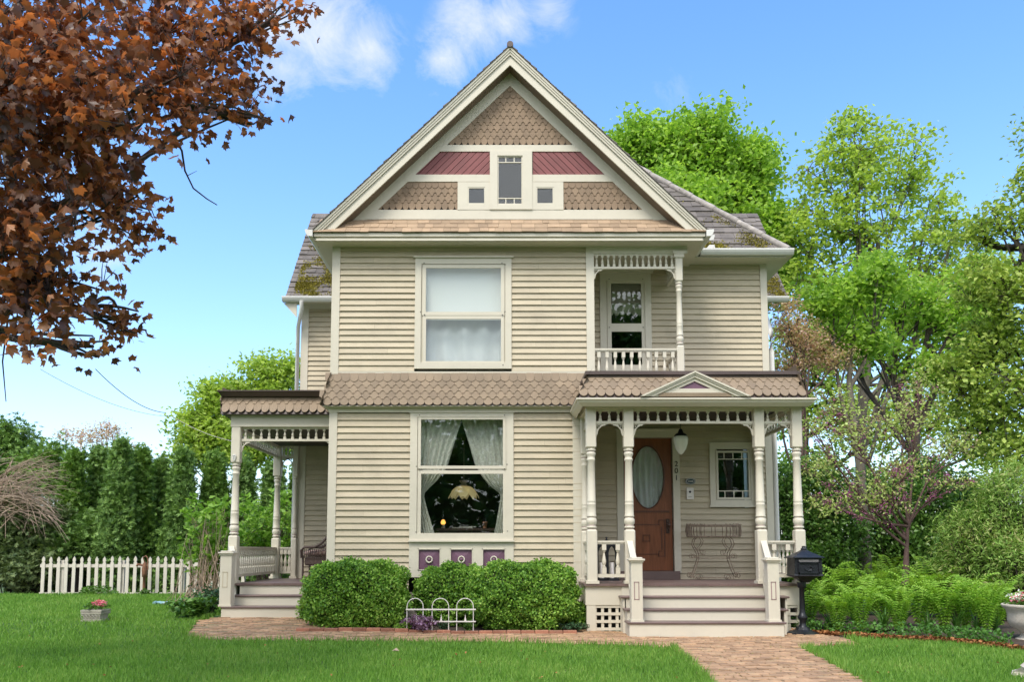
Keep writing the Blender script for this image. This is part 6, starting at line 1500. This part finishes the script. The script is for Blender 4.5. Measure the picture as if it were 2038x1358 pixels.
# strap leaved and hosta plants at the border front
M['strap'] = leafmat('strap_leaf', [(.05, .14, .025), (.09, .22, .04), (.16, .32, .07)], .3, .4)
def strap(label, x, y, n, L, seed, w=.018, mat=None):
    g = np.random.default_rng(seed); V, F = [], []
    for k in range(n):
        a = g.uniform(0, 6.28); ln = L * g.uniform(.6, 1.1); out = g.uniform(.25, .8); ca, sa = math.cos(a), math.sin(a); pts = []
        for j in range(7): s_ = j / 6; pts.append((out * ln * s_ ** 1.5, ln * (s_ - .35 * out * s_ ** 3)))
        for j in range(6):
            b = len(V); w0, w1 = w * (1 - (j / 6) ** 2), w * (1 - ((j + 1) / 6) ** 2) * .98
            for (r_, h_), ww in ((pts[j], w0), (pts[j + 1], w1)): V += [[x + ca * r_ - sa * ww, y + sa * r_ + ca * ww, h_], [x + ca * r_ + sa * ww, y + sa * r_ - ca * ww, h_]]
            F.append([b, b + 1, b + 3, b + 2])
    t = thing('strap_leaf_plant', label, 'plant', (x, y, 0), 'strap leaved plants along the border'); numpy_mesh('foliage', np.array(V), np.array(F), mat or M['strap'], t)
for i, (px, py) in enumerate(((1655, 1262), (1760, 1255), (1798, 1250), (1850, 1262), (1905, 1262), (1945, 1262), (1700, 1250), (1980, 1262))):
    p = G(px, py); strap('clump of arching strap leaves at the front of the fern border', p.x, p.y, 22, .42, 60 + i)
n = 1500; q = fbn[1:7]; t_ = rng.random(n) * 5; i0 = t_.astype(int); fr_ = (t_ % 1)[:, None]; q = q[i0] * (1 - fr_) + q[i0 + 1] * fr_; q = q + np.stack([np.zeros(n), .12 + np.abs(rng.normal(0, .45, n))], 1)
o = leaves('ground_cover', np.column_stack([q, rng.uniform(.03, .20, n)]), .06, KITE, M['strap'], up=.3); tag(o, 'low dark green ground cover under the ferns', 'ground cover', kind='stuff')
# plants along the picket fence
n = 9000; xg = rng.uniform(-19.5, -6.2, n); yg = 8.55 + rng.normal(0, .22, n)
hh_ = .10 + .16 * np.clip(np.sin(xg * 1.7) + np.sin(xg * 4.1), 0, 1.5)
o = leaves('ground_cover', np.column_stack([xg, yg, rng.random(n) * hh_]), .09, KITE, M['green'], up=.6); tag(o, 'leafy green planting along the foot of the picket fence', 'ground cover', kind='stuff')
for i, (px, py) in enumerate(((115, 1188), (210, 1188), (225, 1186), (345, 1186), (15, 1185), (365, 1188))):
    p = Gz(px, py); strap('clump of upright strap leaves along the foot of the picket fence', p.x, p.y, 26, .30, 80 + i, .016)
plant('purple_flower_plant', 'dark blooming plant low at the foot of the pump', 'plant', (X(287, 1180, 8.3), 8.3, 0), 200, .3, .2, .08, M['green'], seed=77)
# ------------------------------------------------------------------ trees
M['lightleaf'] = leafmat('spring_leaf', [(.15, .29, .04), (.29, .47, .07), (.46, .64, .14)], .52, .45)
M['yellowleaf'] = leafmat('pale_spring_leaf', [(.22, .33, .06), (.37, .50, .10), (.54, .66, .18)], .52, .5)
M['oliveleaf'] = leafmat('olive_leaf', [(.17, .27, .05), (.33, .45, .09), (.52, .60, .16)], .35, .5)
M['darkleaf'] = leafmat('dark_shrub_leaf', [(.06, .14, .035), (.13, .26, .055), (.24, .42, .10)], .25, .35, spec=.4)
M['maple'] = leafmat('bronze_maple_leaf', [(.065, .040, .036), (.14, .070, .046), (.28, .13, .06), (.50, .24, .10)], .48, .4, tcol=(1.75, 1.1, .6), spec=.6)
M['redbud'] = leafmat('redbud_leaf_and_blossom', [(.52, .30, .34), (.42, .50, .18), (.50, .64, .20), (.64, .74, .32)], .4, .5)
M['magenta'] = leafmat('magenta_redbud_blossom', [(.30, .06, .22), (.45, .12, .33), (.60, .25, .45)], .3, .5)
M['pinkbud'] = leafmat('pink_brown_spring_leaf', [(.62, .38, .38), (.66, .48, .38), (.50, .52, .24)], .4, .5)
M['cedar_g'] = leafmat('arborvitae_spray', [(.065, .14, .035), (.14, .25, .06), (.27, .43, .10)], .2, .55)
M['cedar_y'] = leafmat('fresh_arborvitae_spray', [(.07, .14, .03), (.13, .25, .04), (.24, .38, .07)], .25, .55)
M['juniper'] = leafmat('juniper_spray', [(.07, .12, .055), (.13, .19, .07), (.22, .28, .10)], .2, .6)

def bez(a, b, c, n):
    out = []
    for i in range(n + 1): t = i / n; out.append(a * (1 - t) ** 2 + b * 2 * t * (1 - t) + c * t * t)
    return out
def tree(name, label, cat, trunk, r0, blobs, tips, lpt, lsize, spread, mat, bark='bark', shape=KITE, seed=0, group=None, up=.35, droop=.0, twig_r=.012, limb_r=None, shell=.45, flat=.7, zmin=.3, blossom=None, extra_limbs=()):
    "trunk: list of points; blobs: (centre, radii) ellipsoids; tips per unit of blob volume share"
    g = np.random.default_rng(seed); trunk = [Vector(p) for p in trunk]; t = thing(name, label, cat, tuple(trunk[0]), group)
    mb = MB(); n = len(trunk); mb.tube(trunk, [r0 * (1 - .72 * i / max(1, n - 1)) * (1.35 if i == 0 else 1) for i in range(n)], 10)
    skel = []
    lr = limb_r or r0 * .42
    for bi, (c, rad) in enumerate(blobs):
        c = Vector(c); k = max(1, n // 2 + (bi % max(1, n - n // 2))); k = min(k, n - 1); s = trunk[k - 1].lerp(trunk[k], g.uniform(.2, 1))
        mid = s.lerp(c, .5) + Vector((g.normal() * .25, g.normal() * .25, -.10 * (c - s).length)) ; pts = bez(s, mid, c, 7)
        mb.tube(pts, [lr * (1 - .78 * i / 7) for i in range(8)], 6); skel += [(p, lr * (1 - .78 * i / 7)) for i, p in enumerate(pts) if i > 1]
        for q in range(5):
            d = Vector(g.normal(size=3)); d.normalize(); d = Vector((d.x * rad[0], d.y * rad[1], d.z * rad[2])) * .7; s2 = pts[g.integers(3, 7)]
            e = c + d; m2 = s2.lerp(e, .5) + Vector(g.normal(size=3)) * .12; ps = bez(s2, m2, e, 5); mb.tube(ps, [lr * .42 * (1 - .75 * i / 5) for i in range(6)], 5); skel += [(p, lr * .3) for p in ps[1:]]
    for pl, rr in extra_limbs: 
        pl = [Vector(p) for p in pl]; mb.tube(pl, [rr * (1 - .6 * i / (len(pl) - 1)) for i in range(len(pl))], 7); skel += [(p, rr * .5) for p in pl[1:]]
    sk = np.array([tuple(p) for p, _ in skel]); vol = np.array([r[0] * r[1] * r[2] for _, r in blobs]) ** .75; vol = vol / vol.sum()
    pos = []
    for (c, rad), share in zip(blobs, vol):
        m_ = max(3, int(tips * share)); d = g.normal(size=(m_, 3)); d /= np.linalg.norm(d, axis=1)[:, None]; rr = (shell + (1 - shell) * g.random(m_)) ** .7 * (1 + .13 * np.sin(d[:, 0] * 6 + seed + c[0]) * np.sin(d[:, 2] * 5 + seed))
        rr *= np.where(g.random(m_) < .08, 1.12, 1.0)
        p = np.array(c) + d * rr[:, None] * np.array(rad); p = p[p[:, 2] > zmin]
        for q in p:
            j = np.argmin(((sk - q) ** 2).sum(1) * g.uniform(.6, 1.4, len(sk))); a = Vector(sk[j]); b = Vector(q); mid = a.lerp(b, .5) + Vector((0, 0, .06 * (b - a).length)) + Vector(g.normal(size=3)) * .03
            if (b - a).length > .05: mb.tube([a, mid, b], [twig_r, twig_r * .7, twig_r * .3], 3)
            mm = int(lpt * g.uniform(.5, 1.5)); pos.append(q + g.normal(size=(mm, 3)) * np.array([spread, spread, spread * flat]))
            k2 = mm // 3; w_ = g.random(k2)[:, None]; pos.append(np.array(mid) * (1 - w_) + q * w_ + g.normal(size=(k2, 3)) * spread * .4)
    mb.build('trunk', M[bark], t)
    if blossom:
        bp_ = np.concatenate([sk[g.integers(0, len(sk), 260)] + g.normal(size=(260, 3)) * .02 for _ in range(1)]); bp_ = (bp_[:, None] + g.normal(size=(260, 9, 3)) * .035).reshape(-1, 3)
        V, F = leaf_arrays(bp_, .035, KITE, g=g); numpy_mesh('blossom', V, F, M[blossom], t)
    V, F = leaf_arrays(np.concatenate(pos), lsize, shape, up=up, droop=droop, g=g); numpy_mesh('crown', V, F, mat, t); return t

def B(px, py, d, rpx, asp=1.0, ydep=None):
    "crown mass measured in the photo at distance d: centre and radii in metres"
    s = d / FPX; c = P(px, py, d - 13); return (tuple(c), (rpx * s, ydep or rpx * s * .9, rpx * s * asp))

# bronze maple close on the left; its trunk stands outside the picture
tree('bronze_maple', 'bronze red maple reaching in over the lawn on the left', 'tree', [(-7.4, -5.2, 0), (-7.2, -5.2, 1.5), (-6.9, -5.1, 2.8), (-6.2, -4.9, 4.2), (-5.6, -4.7, 5.6), (-5.0, -4.6, 6.8)], .26,
     [B(110, 60, 6.6, 190, .9), B(330, 70, 7.6, 150, .9), B(470, 50, 8.4, 110, 1.0), B(450, 170, 8.6, 95, .9), B(330, 200, 7.4, 115, .9), B(130, 230, 6.4, 180, .9), B(200, 350, 7.0, 125, .9), B(60, 430, 6.2, 140, 1.0), B(265, 440, 7.8, 62, 1.1), B(120, 560, 6.8, 115, .75), B(245, 640, 7.4, 62, .75), B(60, 650, 6.2, 85, .7), B(185, 690, 7.2, 45, .7), B(575, 20, 8.8, 50, .6), B(500, 235, 8.6, 38, .6), B(-80, 200, 6.0, 240, 1.2), B(-60, 560, 6.2, 130, 1.0), B(-330, 120, 7.4, 230, 1.0), B(-380, 420, 7.6, 170, .9), B(-150, -260, 8.0, 260, .9), B(230, -210, 8.6, 200, .9)],
     1850, 6, .102, .125, M['maple'], 'darkbark', MAPLE, seed=3, up=.15, droop=.8, twig_r=.006, limb_r=.07, shell=.05, flat=.8, extra_limbs=[([P(345, 270, -5.2), P(362, 300, -5.1), P(368, 340, -5), P(385, 375, -5), P(412, 396, -5), P(432, 408, -5)], .012), ([P(395, 200, -4.8), P(470, 215, -4.6), P(535, 240, -4.5)], .012), ([P(372, 350, -5), P(392, 340, -5)], .004), ([P(15, 640, -6.6), P(5, 720, -6.6), P(12, 800, -6.6)], .008)])
# bare hanging twigs of the maple
# light green trees behind the house and to the right
tree('round_maple', 'dense bright green round tree behind the right slope of the roof', 'tree', [P(1400, 1090, 16), P(1395, 900, 16), P(1390, 700, 16), P(1385, 560, 16)], .33,
     [B(1290, 304, 29, 85, .8), B(1390, 309, 29, 90, .95), B(1470, 344, 29, 80, .9), B(1340, 434, 28, 110, .9), B(1480, 464, 29, 105, .9), B(1220, 334, 29, 60, .9), B(1530, 554, 29, 70, .9), B(1420, 574, 29, 90, .8), B(1195, 314, 29, 40, .9), B(1380, 269, 29, 40, .9), B(1500, 304, 29, 34, .8)], 1150, 42, .20, .30, M['lightleaf'], seed=11, up=.35, droop=.5, twig_r=.015, shell=.35, flat=.75)
tree('airy_tree', 'tall airy pale green tree with several grey trunks right of the house', 'tree', [P(1720, 1150, 14), P(1718, 1000, 14), P(1712, 850, 14), P(1735, 650, 14), P(1748, 480, 14)], .27,
     [B(1700, 290, 27, 85, .7), B(1790, 320, 27, 85, .8), B(1640, 340, 27, 75, .8), B(1850, 400, 27, 70, .9), B(1730, 420, 27, 110, .8), B(1620, 450, 27, 80, .9), B(1850, 500, 27, 85, .8), B(1700, 540, 27, 100, .8), B(1600, 560, 27, 60, .9), B(1780, 620, 27, 100, .7), B(1880, 600, 27, 80, .8), B(1660, 600, 27, 70, .8), B(1900, 460, 27, 60, .8), B(1950, 530, 27, 60, .9), B(1590, 480, 27, 55, .9), B(1700, 250, 27, 40, .8), B(1650, 680, 26, 70, .7)], 700, 18, .18, .23, M['yellowleaf'], 'bark', seed=12, flat=.45, up=.4, twig_r=.018, shell=.30, limb_r=.07,
     extra_limbs=[([P(1740, 800, 14), P(1770, 720, 14), P(1790, 620, 14), P(1820, 480, 14)], .10), ([P(1735, 760, 14.5), P(1690, 640, 14.5), P(1650, 500, 14.5)], .09)])
tree('leaning_tree', 'slender green tree with a leaning fork of dark trunks behind the redbud', 'tree', [P(1818, 1150, 10.5), P(1820, 1000, 10.5), P(1822, 860, 10.5), P(1830, 760, 10.5), P(1850, 640, 10.5)], .20,
     [B(1800, 600, 23.5, 80, .7), B(1900, 640, 23.5, 85, .7), B(1850, 740, 23.5, 80, .6), B(1740, 690, 23.5, 70, .7), B(1700, 620, 24, 60, .8), B(1950, 560, 23.5, 70, .8), B(1650, 640, 24, 50, .9)], 330, 18, .17, .26, M['lightleaf'], 'darkbark', seed=13, flat=.45, twig_r=.015, shell=.3, limb_r=.09,
     extra_limbs=[([P(1822, 880, 10.5), P(1790, 780, 10.5), P(1815, 690, 10.5), P(1835, 600, 10.5)], .10), ([P(1822, 860, 10.5), P(1880, 740, 10.5), P(1930, 690, 10.5)], .11), ([P(1900, 830, 10.5), P(1930, 740, 10.5), P(1940, 620, 10.5)], .09)])
tree('olive_tree', 'dark olive leaved tree cut off by the right edge of the picture', 'tree', [(11.8, 3.6, 0), (11.7, 3.6, 2), (11.3, 3.5, 4), (11.0, 3.5, 6), (10.6, 3.5, 8)], .25,
     [B(2010, 430, 16, 60, .9), B(1975, 560, 16, 90, .8), B(2040, 620, 16, 110, .9), B(1960, 690, 16.5, 80, .8), B(2010, 780, 16, 110, .7), B(1930, 800, 17, 70, .7), B(2050, 900, 16, 90, .9), B(2045, 360, 16, 40, 1.0), B(1945, 470, 16.5, 60, .7), B(1900, 740, 17, 60, .8), B(1940, 880, 17, 70, .8), B(2190, 420, 16.5, 120, 1.0), B(2230, 680, 16.5, 130, .9), B(2140, 250, 17, 100, .9)], 1050, 16, .115, .17, M['oliveleaf'], 'darkbark', seed=14, twig_r=.010, shell=.2, limb_r=.10)
tree('back_tree', 'green tree far behind between the roof and the airy tree', 'tree', [P(1600, 1090, 22), P(1600, 850, 22), P(1600, 700, 22)], .25,
     [B(1590, 700, 35, 80, .9), B(1650, 800, 35, 90, .8), B(1560, 820, 35, 60, .9), B(1720, 850, 36, 90, .8), B(1800, 830, 36, 80, .7), B(1600, 930, 35, 70, .8), B(1900, 640, 36, 90, .9), B(1960, 720, 36, 90, .9), B(1880, 820, 36, 90, .8), B(1980, 560, 36, 60, .9), B(1990, 880, 36, 90, .8), B(1640, 700, 36, 70, .8)], 760, 16, .21, .34, M['yellowleaf'], 'darkbark', seed=15, twig_r=.02, shell=.3)
tree('redbud', 'spreading redbud with plum coloured stems and sparse pink and green leaves', 'tree', [P(1802, 1165, 2.6), P(1804, 1100, 2.6), P(1806, 1060, 2.6), P(1808, 1040, 2.6)], .058,
     [B(1700, 860, 15.8, 100, .55), B(1800, 830, 15.6, 90, .6), B(1640, 930, 15.5, 70, .5), B(1880, 890, 15.6, 75, .5), B(1740, 990, 15.4, 90, .5), B(1640, 1000, 15.2, 60, .6), B(1890, 960, 15.4, 60, .35), B(1660, 800, 16, 60, .6), B(1830, 760, 15.8, 55, .5), B(1790, 930, 15.2, 70, .6), B(1620, 850, 15.4, 50, .5)], 560, 7, .060, .11, M['redbud'], 'budbark', seed=16, blossom='magenta', twig_r=.0055, limb_r=.030, shell=.05, up=.3)
tree('pink_tree', 'pinkish brown budding small tree behind the right corner of the house', 'tree', [P(1600, 1100, 5.2), P(1596, 900, 5.2), P(1588, 760, 5.2)], .05,
     [B(1575, 650, 18.5, 48, .9), B(1610, 690, 18.5, 60, .7), B(1570, 730, 18.5, 45, .7), B(1660, 720, 18.5, 55, .5), B(1560, 610, 18.5, 32, .7)], 420, 12, .062, .12, M['pinkbud'], 'budbark', seed=17, twig_r=.006, limb_r=.035, shell=.1)
# tall grey trunk standing in the ferns
mb = MB(); pts = [P(1719, 1165, 5.0), P(1718, 1050, 5.0), P(1713, 930, 5.0), P(1700, 850, 5.2)]; 
t = tree('grey_tree', 'tall tree with a thick grey trunk rising out of the ferns', 'tree', [tuple(p) for p in pts] + [tuple(P(1690, 760, 5.4)), tuple(P(1700, 640, 5.6))], .14,
     [B(1660, 600, 18.6, 70, .6), B(1740, 560, 18.6, 80, .6), B(1700, 680, 18.8, 70, .5)], 260, 14, .14, .22, M['lightleaf'], 'bark', seed=18, twig_r=.010, limb_r=.06, shell=.3)
# dark shrubs behind the front porch and ferns
def shrub(name, label, blobs, n, size, mat, seed, group=None, spread=.12, stem='darkbark', shape=KITE, up=.35, flat=.8, cat='shrub'):
    g = np.random.default_rng(seed); c0 = blobs[0][0]; base = (c0[0], c0[1], 0); t = thing(name, label, cat, base, group); mb = MB(); pos = []
    vol = np.array([r[0] * r[2] for _, r in blobs]); vol /= vol.sum()
    for (c, r), sh in zip(blobs, vol):
        m_ = int(n * sh / 14); d = g.normal(size=(m_, 3)); d /= np.linalg.norm(d, axis=1)[:, None]; rr = (.25 + .75 * g.random(m_)) ** .6; p = np.array(c) + d * rr[:, None] * np.array(r); p = p[p[:, 2] > .05]
        for q in p[::4]: mb.tube([(c[0] + g.normal() * .1, c[1], .0), ((q[0] + c[0]) / 2, (q[1] + c[1]) / 2, q[2] * .55), tuple(q)], [.018, .012, .004], 4)
        pos.append((p[:, None, :] + g.normal(size=(len(p), 14, 3)) * spread * np.array([1, 1, flat])).reshape(-1, 3))
    mb.build('stem', M[stem], t); p = np.concatenate(pos); p = p[p[:, 2] > .03]; V, F = leaf_arrays(p, size, shape, up=up, g=g); numpy_mesh('foliage', V, F, mat, t); return t
shrub('dark_shrub', 'dark glossy shrub behind the front porch rail', [B(1620, 980, 18, 75, 1.1), B(1600, 1080, 18, 70, 1.0), B(1660, 1060, 17.6, 70, 1.1), B(1560, 1000, 18.4, 45, 1.4)], 15000, .10, M['darkleaf'], 31)
shrub('dark_shrub', 'dark green shrub between the grey trunk and the redbud stem', [B(1760, 1060, 19, 65, 1.2), B(1740, 980, 19, 60, .9), B(1700, 1110, 19, 50, .9), B(1790, 1110, 19, 50, .9)], 11000, .10, M['darkleaf'], 32)
shrub('dark_shrub', 'deep green bush behind the redbud on its right side', [B(1880, 1020, 19, 85, .9), B(1860, 1110, 18.5, 70, .9), B(1930, 1000, 19.5, 60, .9), B(1830, 950, 20, 60, .8)], 14000, .11, M['darkleaf'], 33)
M['featherleaf'] = leafmat('feathery_olive_spray', [(.12, .23, .05), (.21, .37, .07), (.33, .48, .12), (.44, .42, .20)], .3, .6)
shrub('feathery_shrub', 'large feathery olive green shrub beside the urn at the right edge', [B(1960, 1070, 15.4, 95, .8), B(2030, 1000, 15, 90, .9), B(2035, 1110, 14.6, 70, .9), B(1900, 1140, 15.6, 60, .7), B(1990, 1170, 14.8, 60, .5)], 26000, .085, M['featherleaf'], 34, shape=(KITE[0] * np.array([.45, 1.2, 1]), KITE[1]), up=.1)
shrub('mid_shrub', 'mid green leafy shrub at the far side of the fern border', [B(1640, 1120, 16.8, 50, .8), B(1580, 1140, 16.5, 30, .8)], 4000, .09, M['green'], 35)

# hedge of arborvitae, each one a tree of its own
def arbor(i, px, pyt, half, d, label):
    g = np.random.default_rng(200 + i); top = P(px, pyt, d - 13); H = top.z; s = d / FPX; rad = half * s * .9; x, y = top.x, top.y
    t = thing('arborvitae', label, 'tree', (x, y, 0), 'arborvitae in the tall hedge'); mb = MB(); mb.tube([(x, y, 0), (x, y, H * .5), (x, y, H * .96)], [.11, .07, .01], 7); mb.build('trunk', M['darkbark'], t)
    ncl = 760; h = g.random(ncl) ** .85; a = g.uniform(0, 2 * np.pi, ncl); prof = np.where(h < .25, .9 + .1 * np.sin(h / .25 * np.pi), np.maximum(.02, 1 - ((h - .25) / .75) ** 1.05 * .98)); lump = 1 + .16 * np.sin(a * 3 + h * 14 + i) * np.sin(h * 31 + a * 2) + .07 * g.normal(size=ncl)
    rr = rad * prof * lump * (.72 + .28 * g.random(ncl)); c = np.stack([x + rr * np.cos(a), y + rr * np.sin(a), h * H * .985 + .03], 1)
    n = 19; p = (c[:, None] + g.normal(size=(ncl, n, 3)) * np.array([.10, .10, .12])).reshape(-1, 3); out = np.repeat(np.stack([np.cos(a), np.sin(a), np.full(ncl, .5)], 1), n, 0)
    tc = np.random.default_rng(i); V, F = leaf_arrays(p, .155, FROND, up=.25, nrm=out, droop=-.5, g=g); numpy_mesh('crown', V, F, M['cedar_g'] if i % 3 else M['cedar_y'], t)
    m2 = MB(); m2.lathe([(rad * .72, .1), (rad * .8, H * .3), (rad * .50, H * .55), (rad * .2, H * .78), (.02, H * .88)], (x, y, 0), 14); m2.build('inner_shade_core', M['shade'], t)  # dark cone added inside as shade between the sprays
hd = [(150, 908, 33, 'arborvitae at the juniper end of the tall hedge'), (198, 900, 30, 'second arborvitae of the hedge counting from the juniper'), (241, 886, 36, 'tallest pointed arborvitae of the hedge behind the pickets'), (283, 903, 33, 'arborvitae of the hedge just behind the rusty pump'), (323, 925, 27, 'short arborvitae in a dip of the hedge'), (365, 908, 36, 'broad arborvitae of the hedge left of the lime shrub'), (430, 914, 38, 'arborvitae of the hedge just left of the side porch post'), (487, 926, 36, 'arborvitae seen between the side porch posts'), (545, 935, 36, 'arborvitae seen behind the far side porch post'), (600, 930, 36, 'arborvitae of the hedge end nearest the house')]
for i, (px, pyt, half, lb) in enumerate(hd): arbor(i, px, pyt, half, 24.6 + .9 * math.sin(i * 2.1), lb)
for i, (px, py, r) in enumerate(((255, 1010, 45), (150, 1060, 50), (330, 1090, 40))):
    pass
shrub('juniper_bush', 'large grey green juniper bush at the left end of the hedge', [B(30, 1040, 24, 70, 1.0), B(90, 1060, 24, 55, 1.0), B(60, 1130, 23.5, 75, .6), B(-10, 1090, 23.5, 60, 1.1)], 15000, .16, M['juniper'], 41, spread=.15, shape=FROND)
shrub('juniper_bush', 'lower rounded evergreen bush in front of the tall hedge beside the juniper', [B(150, 1080, 24, 45, .9), B(190, 1060, 24.2, 40, 1.0)], 6000, .16, M['cedar_g'], 42, spread=.15, shape=FROND)
tree('dark_spruce', 'dark spruce rising behind the pale twigs at the left edge', 'tree', [P(15, 1100, 16), P(15, 1000, 16), P(12, 840, 16)], .12, [B(20, 880, 29, 40, 1.0), B(60, 920, 29, 38, .9), B(0, 960, 29, 60, .8), B(95, 950, 29, 40, .7)], 300, 22, .20, .26, M['cedar_g'], 'darkbark', FROND, seed=51, shell=.2)
shrub('green_bush', 'yellow green bush top above the juniper at the left', [B(110, 905, 28, 22, 1.0), B(60, 930, 28, 30, .7), B(100, 960, 28, 42, .7)], 3000, .16, M['cedar_y'], 43, spread=.18, shape=FROND)
# arching pale twigs
g = np.random.default_rng(9); t = thing('twiggy_shrub', 'leafless shrub of pale arching twigs in front of the dark spruce', 'shrub', tuple(P(-40, 1100, 10.2) * Vector((1, 1, 0)) if False else (P(-40, 1100, 10.2).x, 10.2, 0)))
mb = MB(); s0 = P(-60, 1000, 10.2)
for k in range(120):
    a = Vector((s0.x + g.uniform(-.6, 1.2), s0.y + g.normal() * .4, s0.z + g.uniform(-.8, .3))); end = P(g.uniform(20, 135), g.uniform(905, 1060), 10.2 + g.normal() * .5); mid = a.lerp(end, .5) + Vector((0, 0, g.uniform(.2, .8)))
    mb.tube(bez(a, mid, end, 6), [.016, .014, .012, .010, .008, .006, .004], 4)
    for q in range(2): e2 = end + Vector((g.uniform(-.4, .3), g.normal() * .2, g.uniform(-.5, .2))); b2 = a.lerp(end, .75) + Vector((0, 0, .15)); mb.tube([b2, b2.lerp(e2, .5) + Vector((0, 0, .08)), e2], [.007, .005, .003], 3)
mb.build('twigs', M['twig'], t)
# budding trees beyond the hedge
tree('budding_tree', 'thin bare twigged tree beyond the hedge, the one nearer the spruce', 'tree', [P(140, 1090, 30), P(142, 980, 30), P(145, 900, 30)], .10, [B(130, 865, 43, 22, .7), B(160, 870, 43, 25, .7)], 90, 3, .14, .2, M['pinkbud'], 'twig', seed=61, twig_r=.02, shell=.4)
tree('budding_tree', 'pale brown budding tree rising above the middle of the hedge', 'tree', [P(205, 1090, 30), P(205, 980, 30), P(207, 900, 30)], .12, [B(195, 870, 43, 26, .9), B(225, 860, 43, 24, .8), B(212, 850, 43, 18, .8), B(265, 900, 43, 20, .8)], 240, 4, .11, .25, M['pinkbud'], 'twig', seed=62, twig_r=.02, shell=.3)
# light tree behind the side porch
tree('lime_tree', 'bright yellow green tree rising behind the side porch roof', 'tree', [P(480, 1090, 18), P(480, 950, 18), P(500, 860, 18)], .2, [B(530, 760, 31, 60, .8), B(460, 800, 31, 55, .8), B(400, 850, 31, 50, .8), B(560, 850, 31, 70, .9), B(480, 880, 31, 80, .7), B(590, 730, 31, 30, .8), B(375, 900, 31, 38, .8), B(420, 790, 31, 30, .8)], 620, 26, .19, .30, M['yellowleaf'], 'bark', seed=63, shell=.3, twig_r=.016)
# lime shrub by the side porch
def lime(label, x0, x1, py0, py1, d, n, seed, stems):
    c = P((x0 + x1) / 2, 1180, d - 13); g = np.random.default_rng(seed); t = thing('magnolia_shrub', label, 'shrub', (c.x, c.y, 0), 'lime leaved shrubs by the side porch'); mb = MB(); pos = []
    for k in range(stems):
        tip = P(g.uniform(x0, x1), g.uniform(py0, py1), d - 13 + g.normal() * .35); b = Vector((c.x + g.normal() * .22, c.y + g.normal() * .15, 0)); mid = b.lerp(tip, .5) + Vector(g.normal(size=3)) * .08
        mb.tube(bez(b, mid, tip, 5), [.014, .012, .010, .008, .006, .003], 4)
        for q in range(3):
            a = b.lerp(tip, g.uniform(.4, .9)); e = a + Vector((g.normal() * .2, g.normal() * .15, g.uniform(.05, .3))); mb.tube([a, e], [.006, .003], 3)
            pos.append(np.array(e) + g.normal(size=(n // (stems * 4), 3)) * .05)
        pos.append(np.array(tip) + g.normal(size=(n // (stems * 4), 3)) * np.array([.07, .07, .06]))
    mb.build('stem', M['twig'] if seed % 2 else M['budbark'], t); V, F = leaf_arrays(np.concatenate(pos), .14, KITE, up=.4, droop=-.9, g=g); numpy_mesh('foliage', V, F, M['lime'], t)
lime('lime leaved shrub with brown stems left of the side porch post', 375, 455, 985, 1120, 17.5, 1300, 71, 26)
lime('lime leaved shrub behind the side porch railing', 480, 590, 985, 1080, 18.6, 1900, 72, 34)
g = np.random.default_rng(10); c = P(410, 1150, 4.4); t = thing('brown_twig_shrub', 'tangle of red brown bare stems under the lime leaves by the porch', 'shrub', (c.x, c.y, 0)); mb = MB()
for k in range(60):
    e = P(g.uniform(358, 460), g.uniform(1010, 1150), 4.4 + g.normal() * .4); b = Vector((c.x + g.normal() * .35, c.y + g.normal() * .2, 0)); mb.tube(bez(b, b.lerp(e, .5) + Vector(g.normal(size=3)) * .12, e, 4), [.011, .009, .007, .005, .003], 3)
mb.build('twigs', M['twig'], t)
# distant woods seen low between the trunks
n = 40000; xg = rng.uniform(-110, 115, n); yg = rng.uniform(44, 58, n); tp = 2.6 + 1.1 * np.sin(xg * .21) + .7 * np.sin(xg * .55 + 1) + 4.5 * (np.abs(xg) > 46); zg = rng.random(n) * tp
o = leaves('distant_woods', np.stack([xg, yg, zg], 1), .8, KITE, M['darkleaf'], up=.3); tag(o, 'far off belt of dark green woods behind the garden', 'woods', kind='stuff')
# overhead wires
for (a, b, sag, r, lab) in ((P(190, 735, 2.0), P(330, 822, 9.0), .18, .008, 'upper overhead wire running down to the pole behind the hedge'), (P(80, 735, 2.0), P(345, 830, 9.2), .2, .005, 'thinner overhead wire crossing the sky below the maple'), (P(345, 830, 9.2), P(480, 882, 6.0), .1, .007, 'pale service wire passing above the hedge to the side porch')):
    mb = MB(); pts = [a.lerp(b, k / 14) - Vector((0, 0, sag * 4 * (k / 14) * (1 - k / 14))) for k in range(15)]; mb.tube(pts, r, 4); o = mb.build('overhead_wire', M['darkbark'] if r > .0075 else M['stone']); tag(o, lab, 'wire')
# trees across the street, behind the viewer: they fill the window reflections
tree('street_tree', 'broad green tree across the street behind the viewer', 'tree', [(6.5, -30, 0), (6.4, -30, 5), (6.6, -30, 10)], .3, [((7, -30, 12), (4.0, 3, 4.0)), ((3.0, -31, 9), (3.2, 2.5, 3)), ((10, -31, 8), (3, 2.5, 3))], 300, 40, .40, .7, M['darkleaf'], 'darkbark', seed=81, shell=.1)
tree('street_tree', 'second green tree across the street behind the viewer', 'tree', [(-9, -34, 0), (-9, -34, 3), (-9, -34, 6)], .3, [((-9, -34, 7.5), (4, 3, 3.6)), ((-13, -34, 6), (3, 2.5, 2.6))], 220, 40, .38, .7, M['darkleaf'], 'darkbark', seed=82, shell=.1)

n = 42000; xg = rng.uniform(-80, 80, n); yg = rng.uniform(-62, -52, n); tp = 14 + 5 * np.sin(xg * .17 + 1) + 3 * np.sin(xg * .41); zg = rng.random(n) * tp
o = leaves('street_woods', np.stack([xg, yg, zg], 1), 1.1, KITE, M['darkleaf'], up=.3); tag(o, 'tree belt across the street that the window panes mirror', 'woods', kind='stuff')
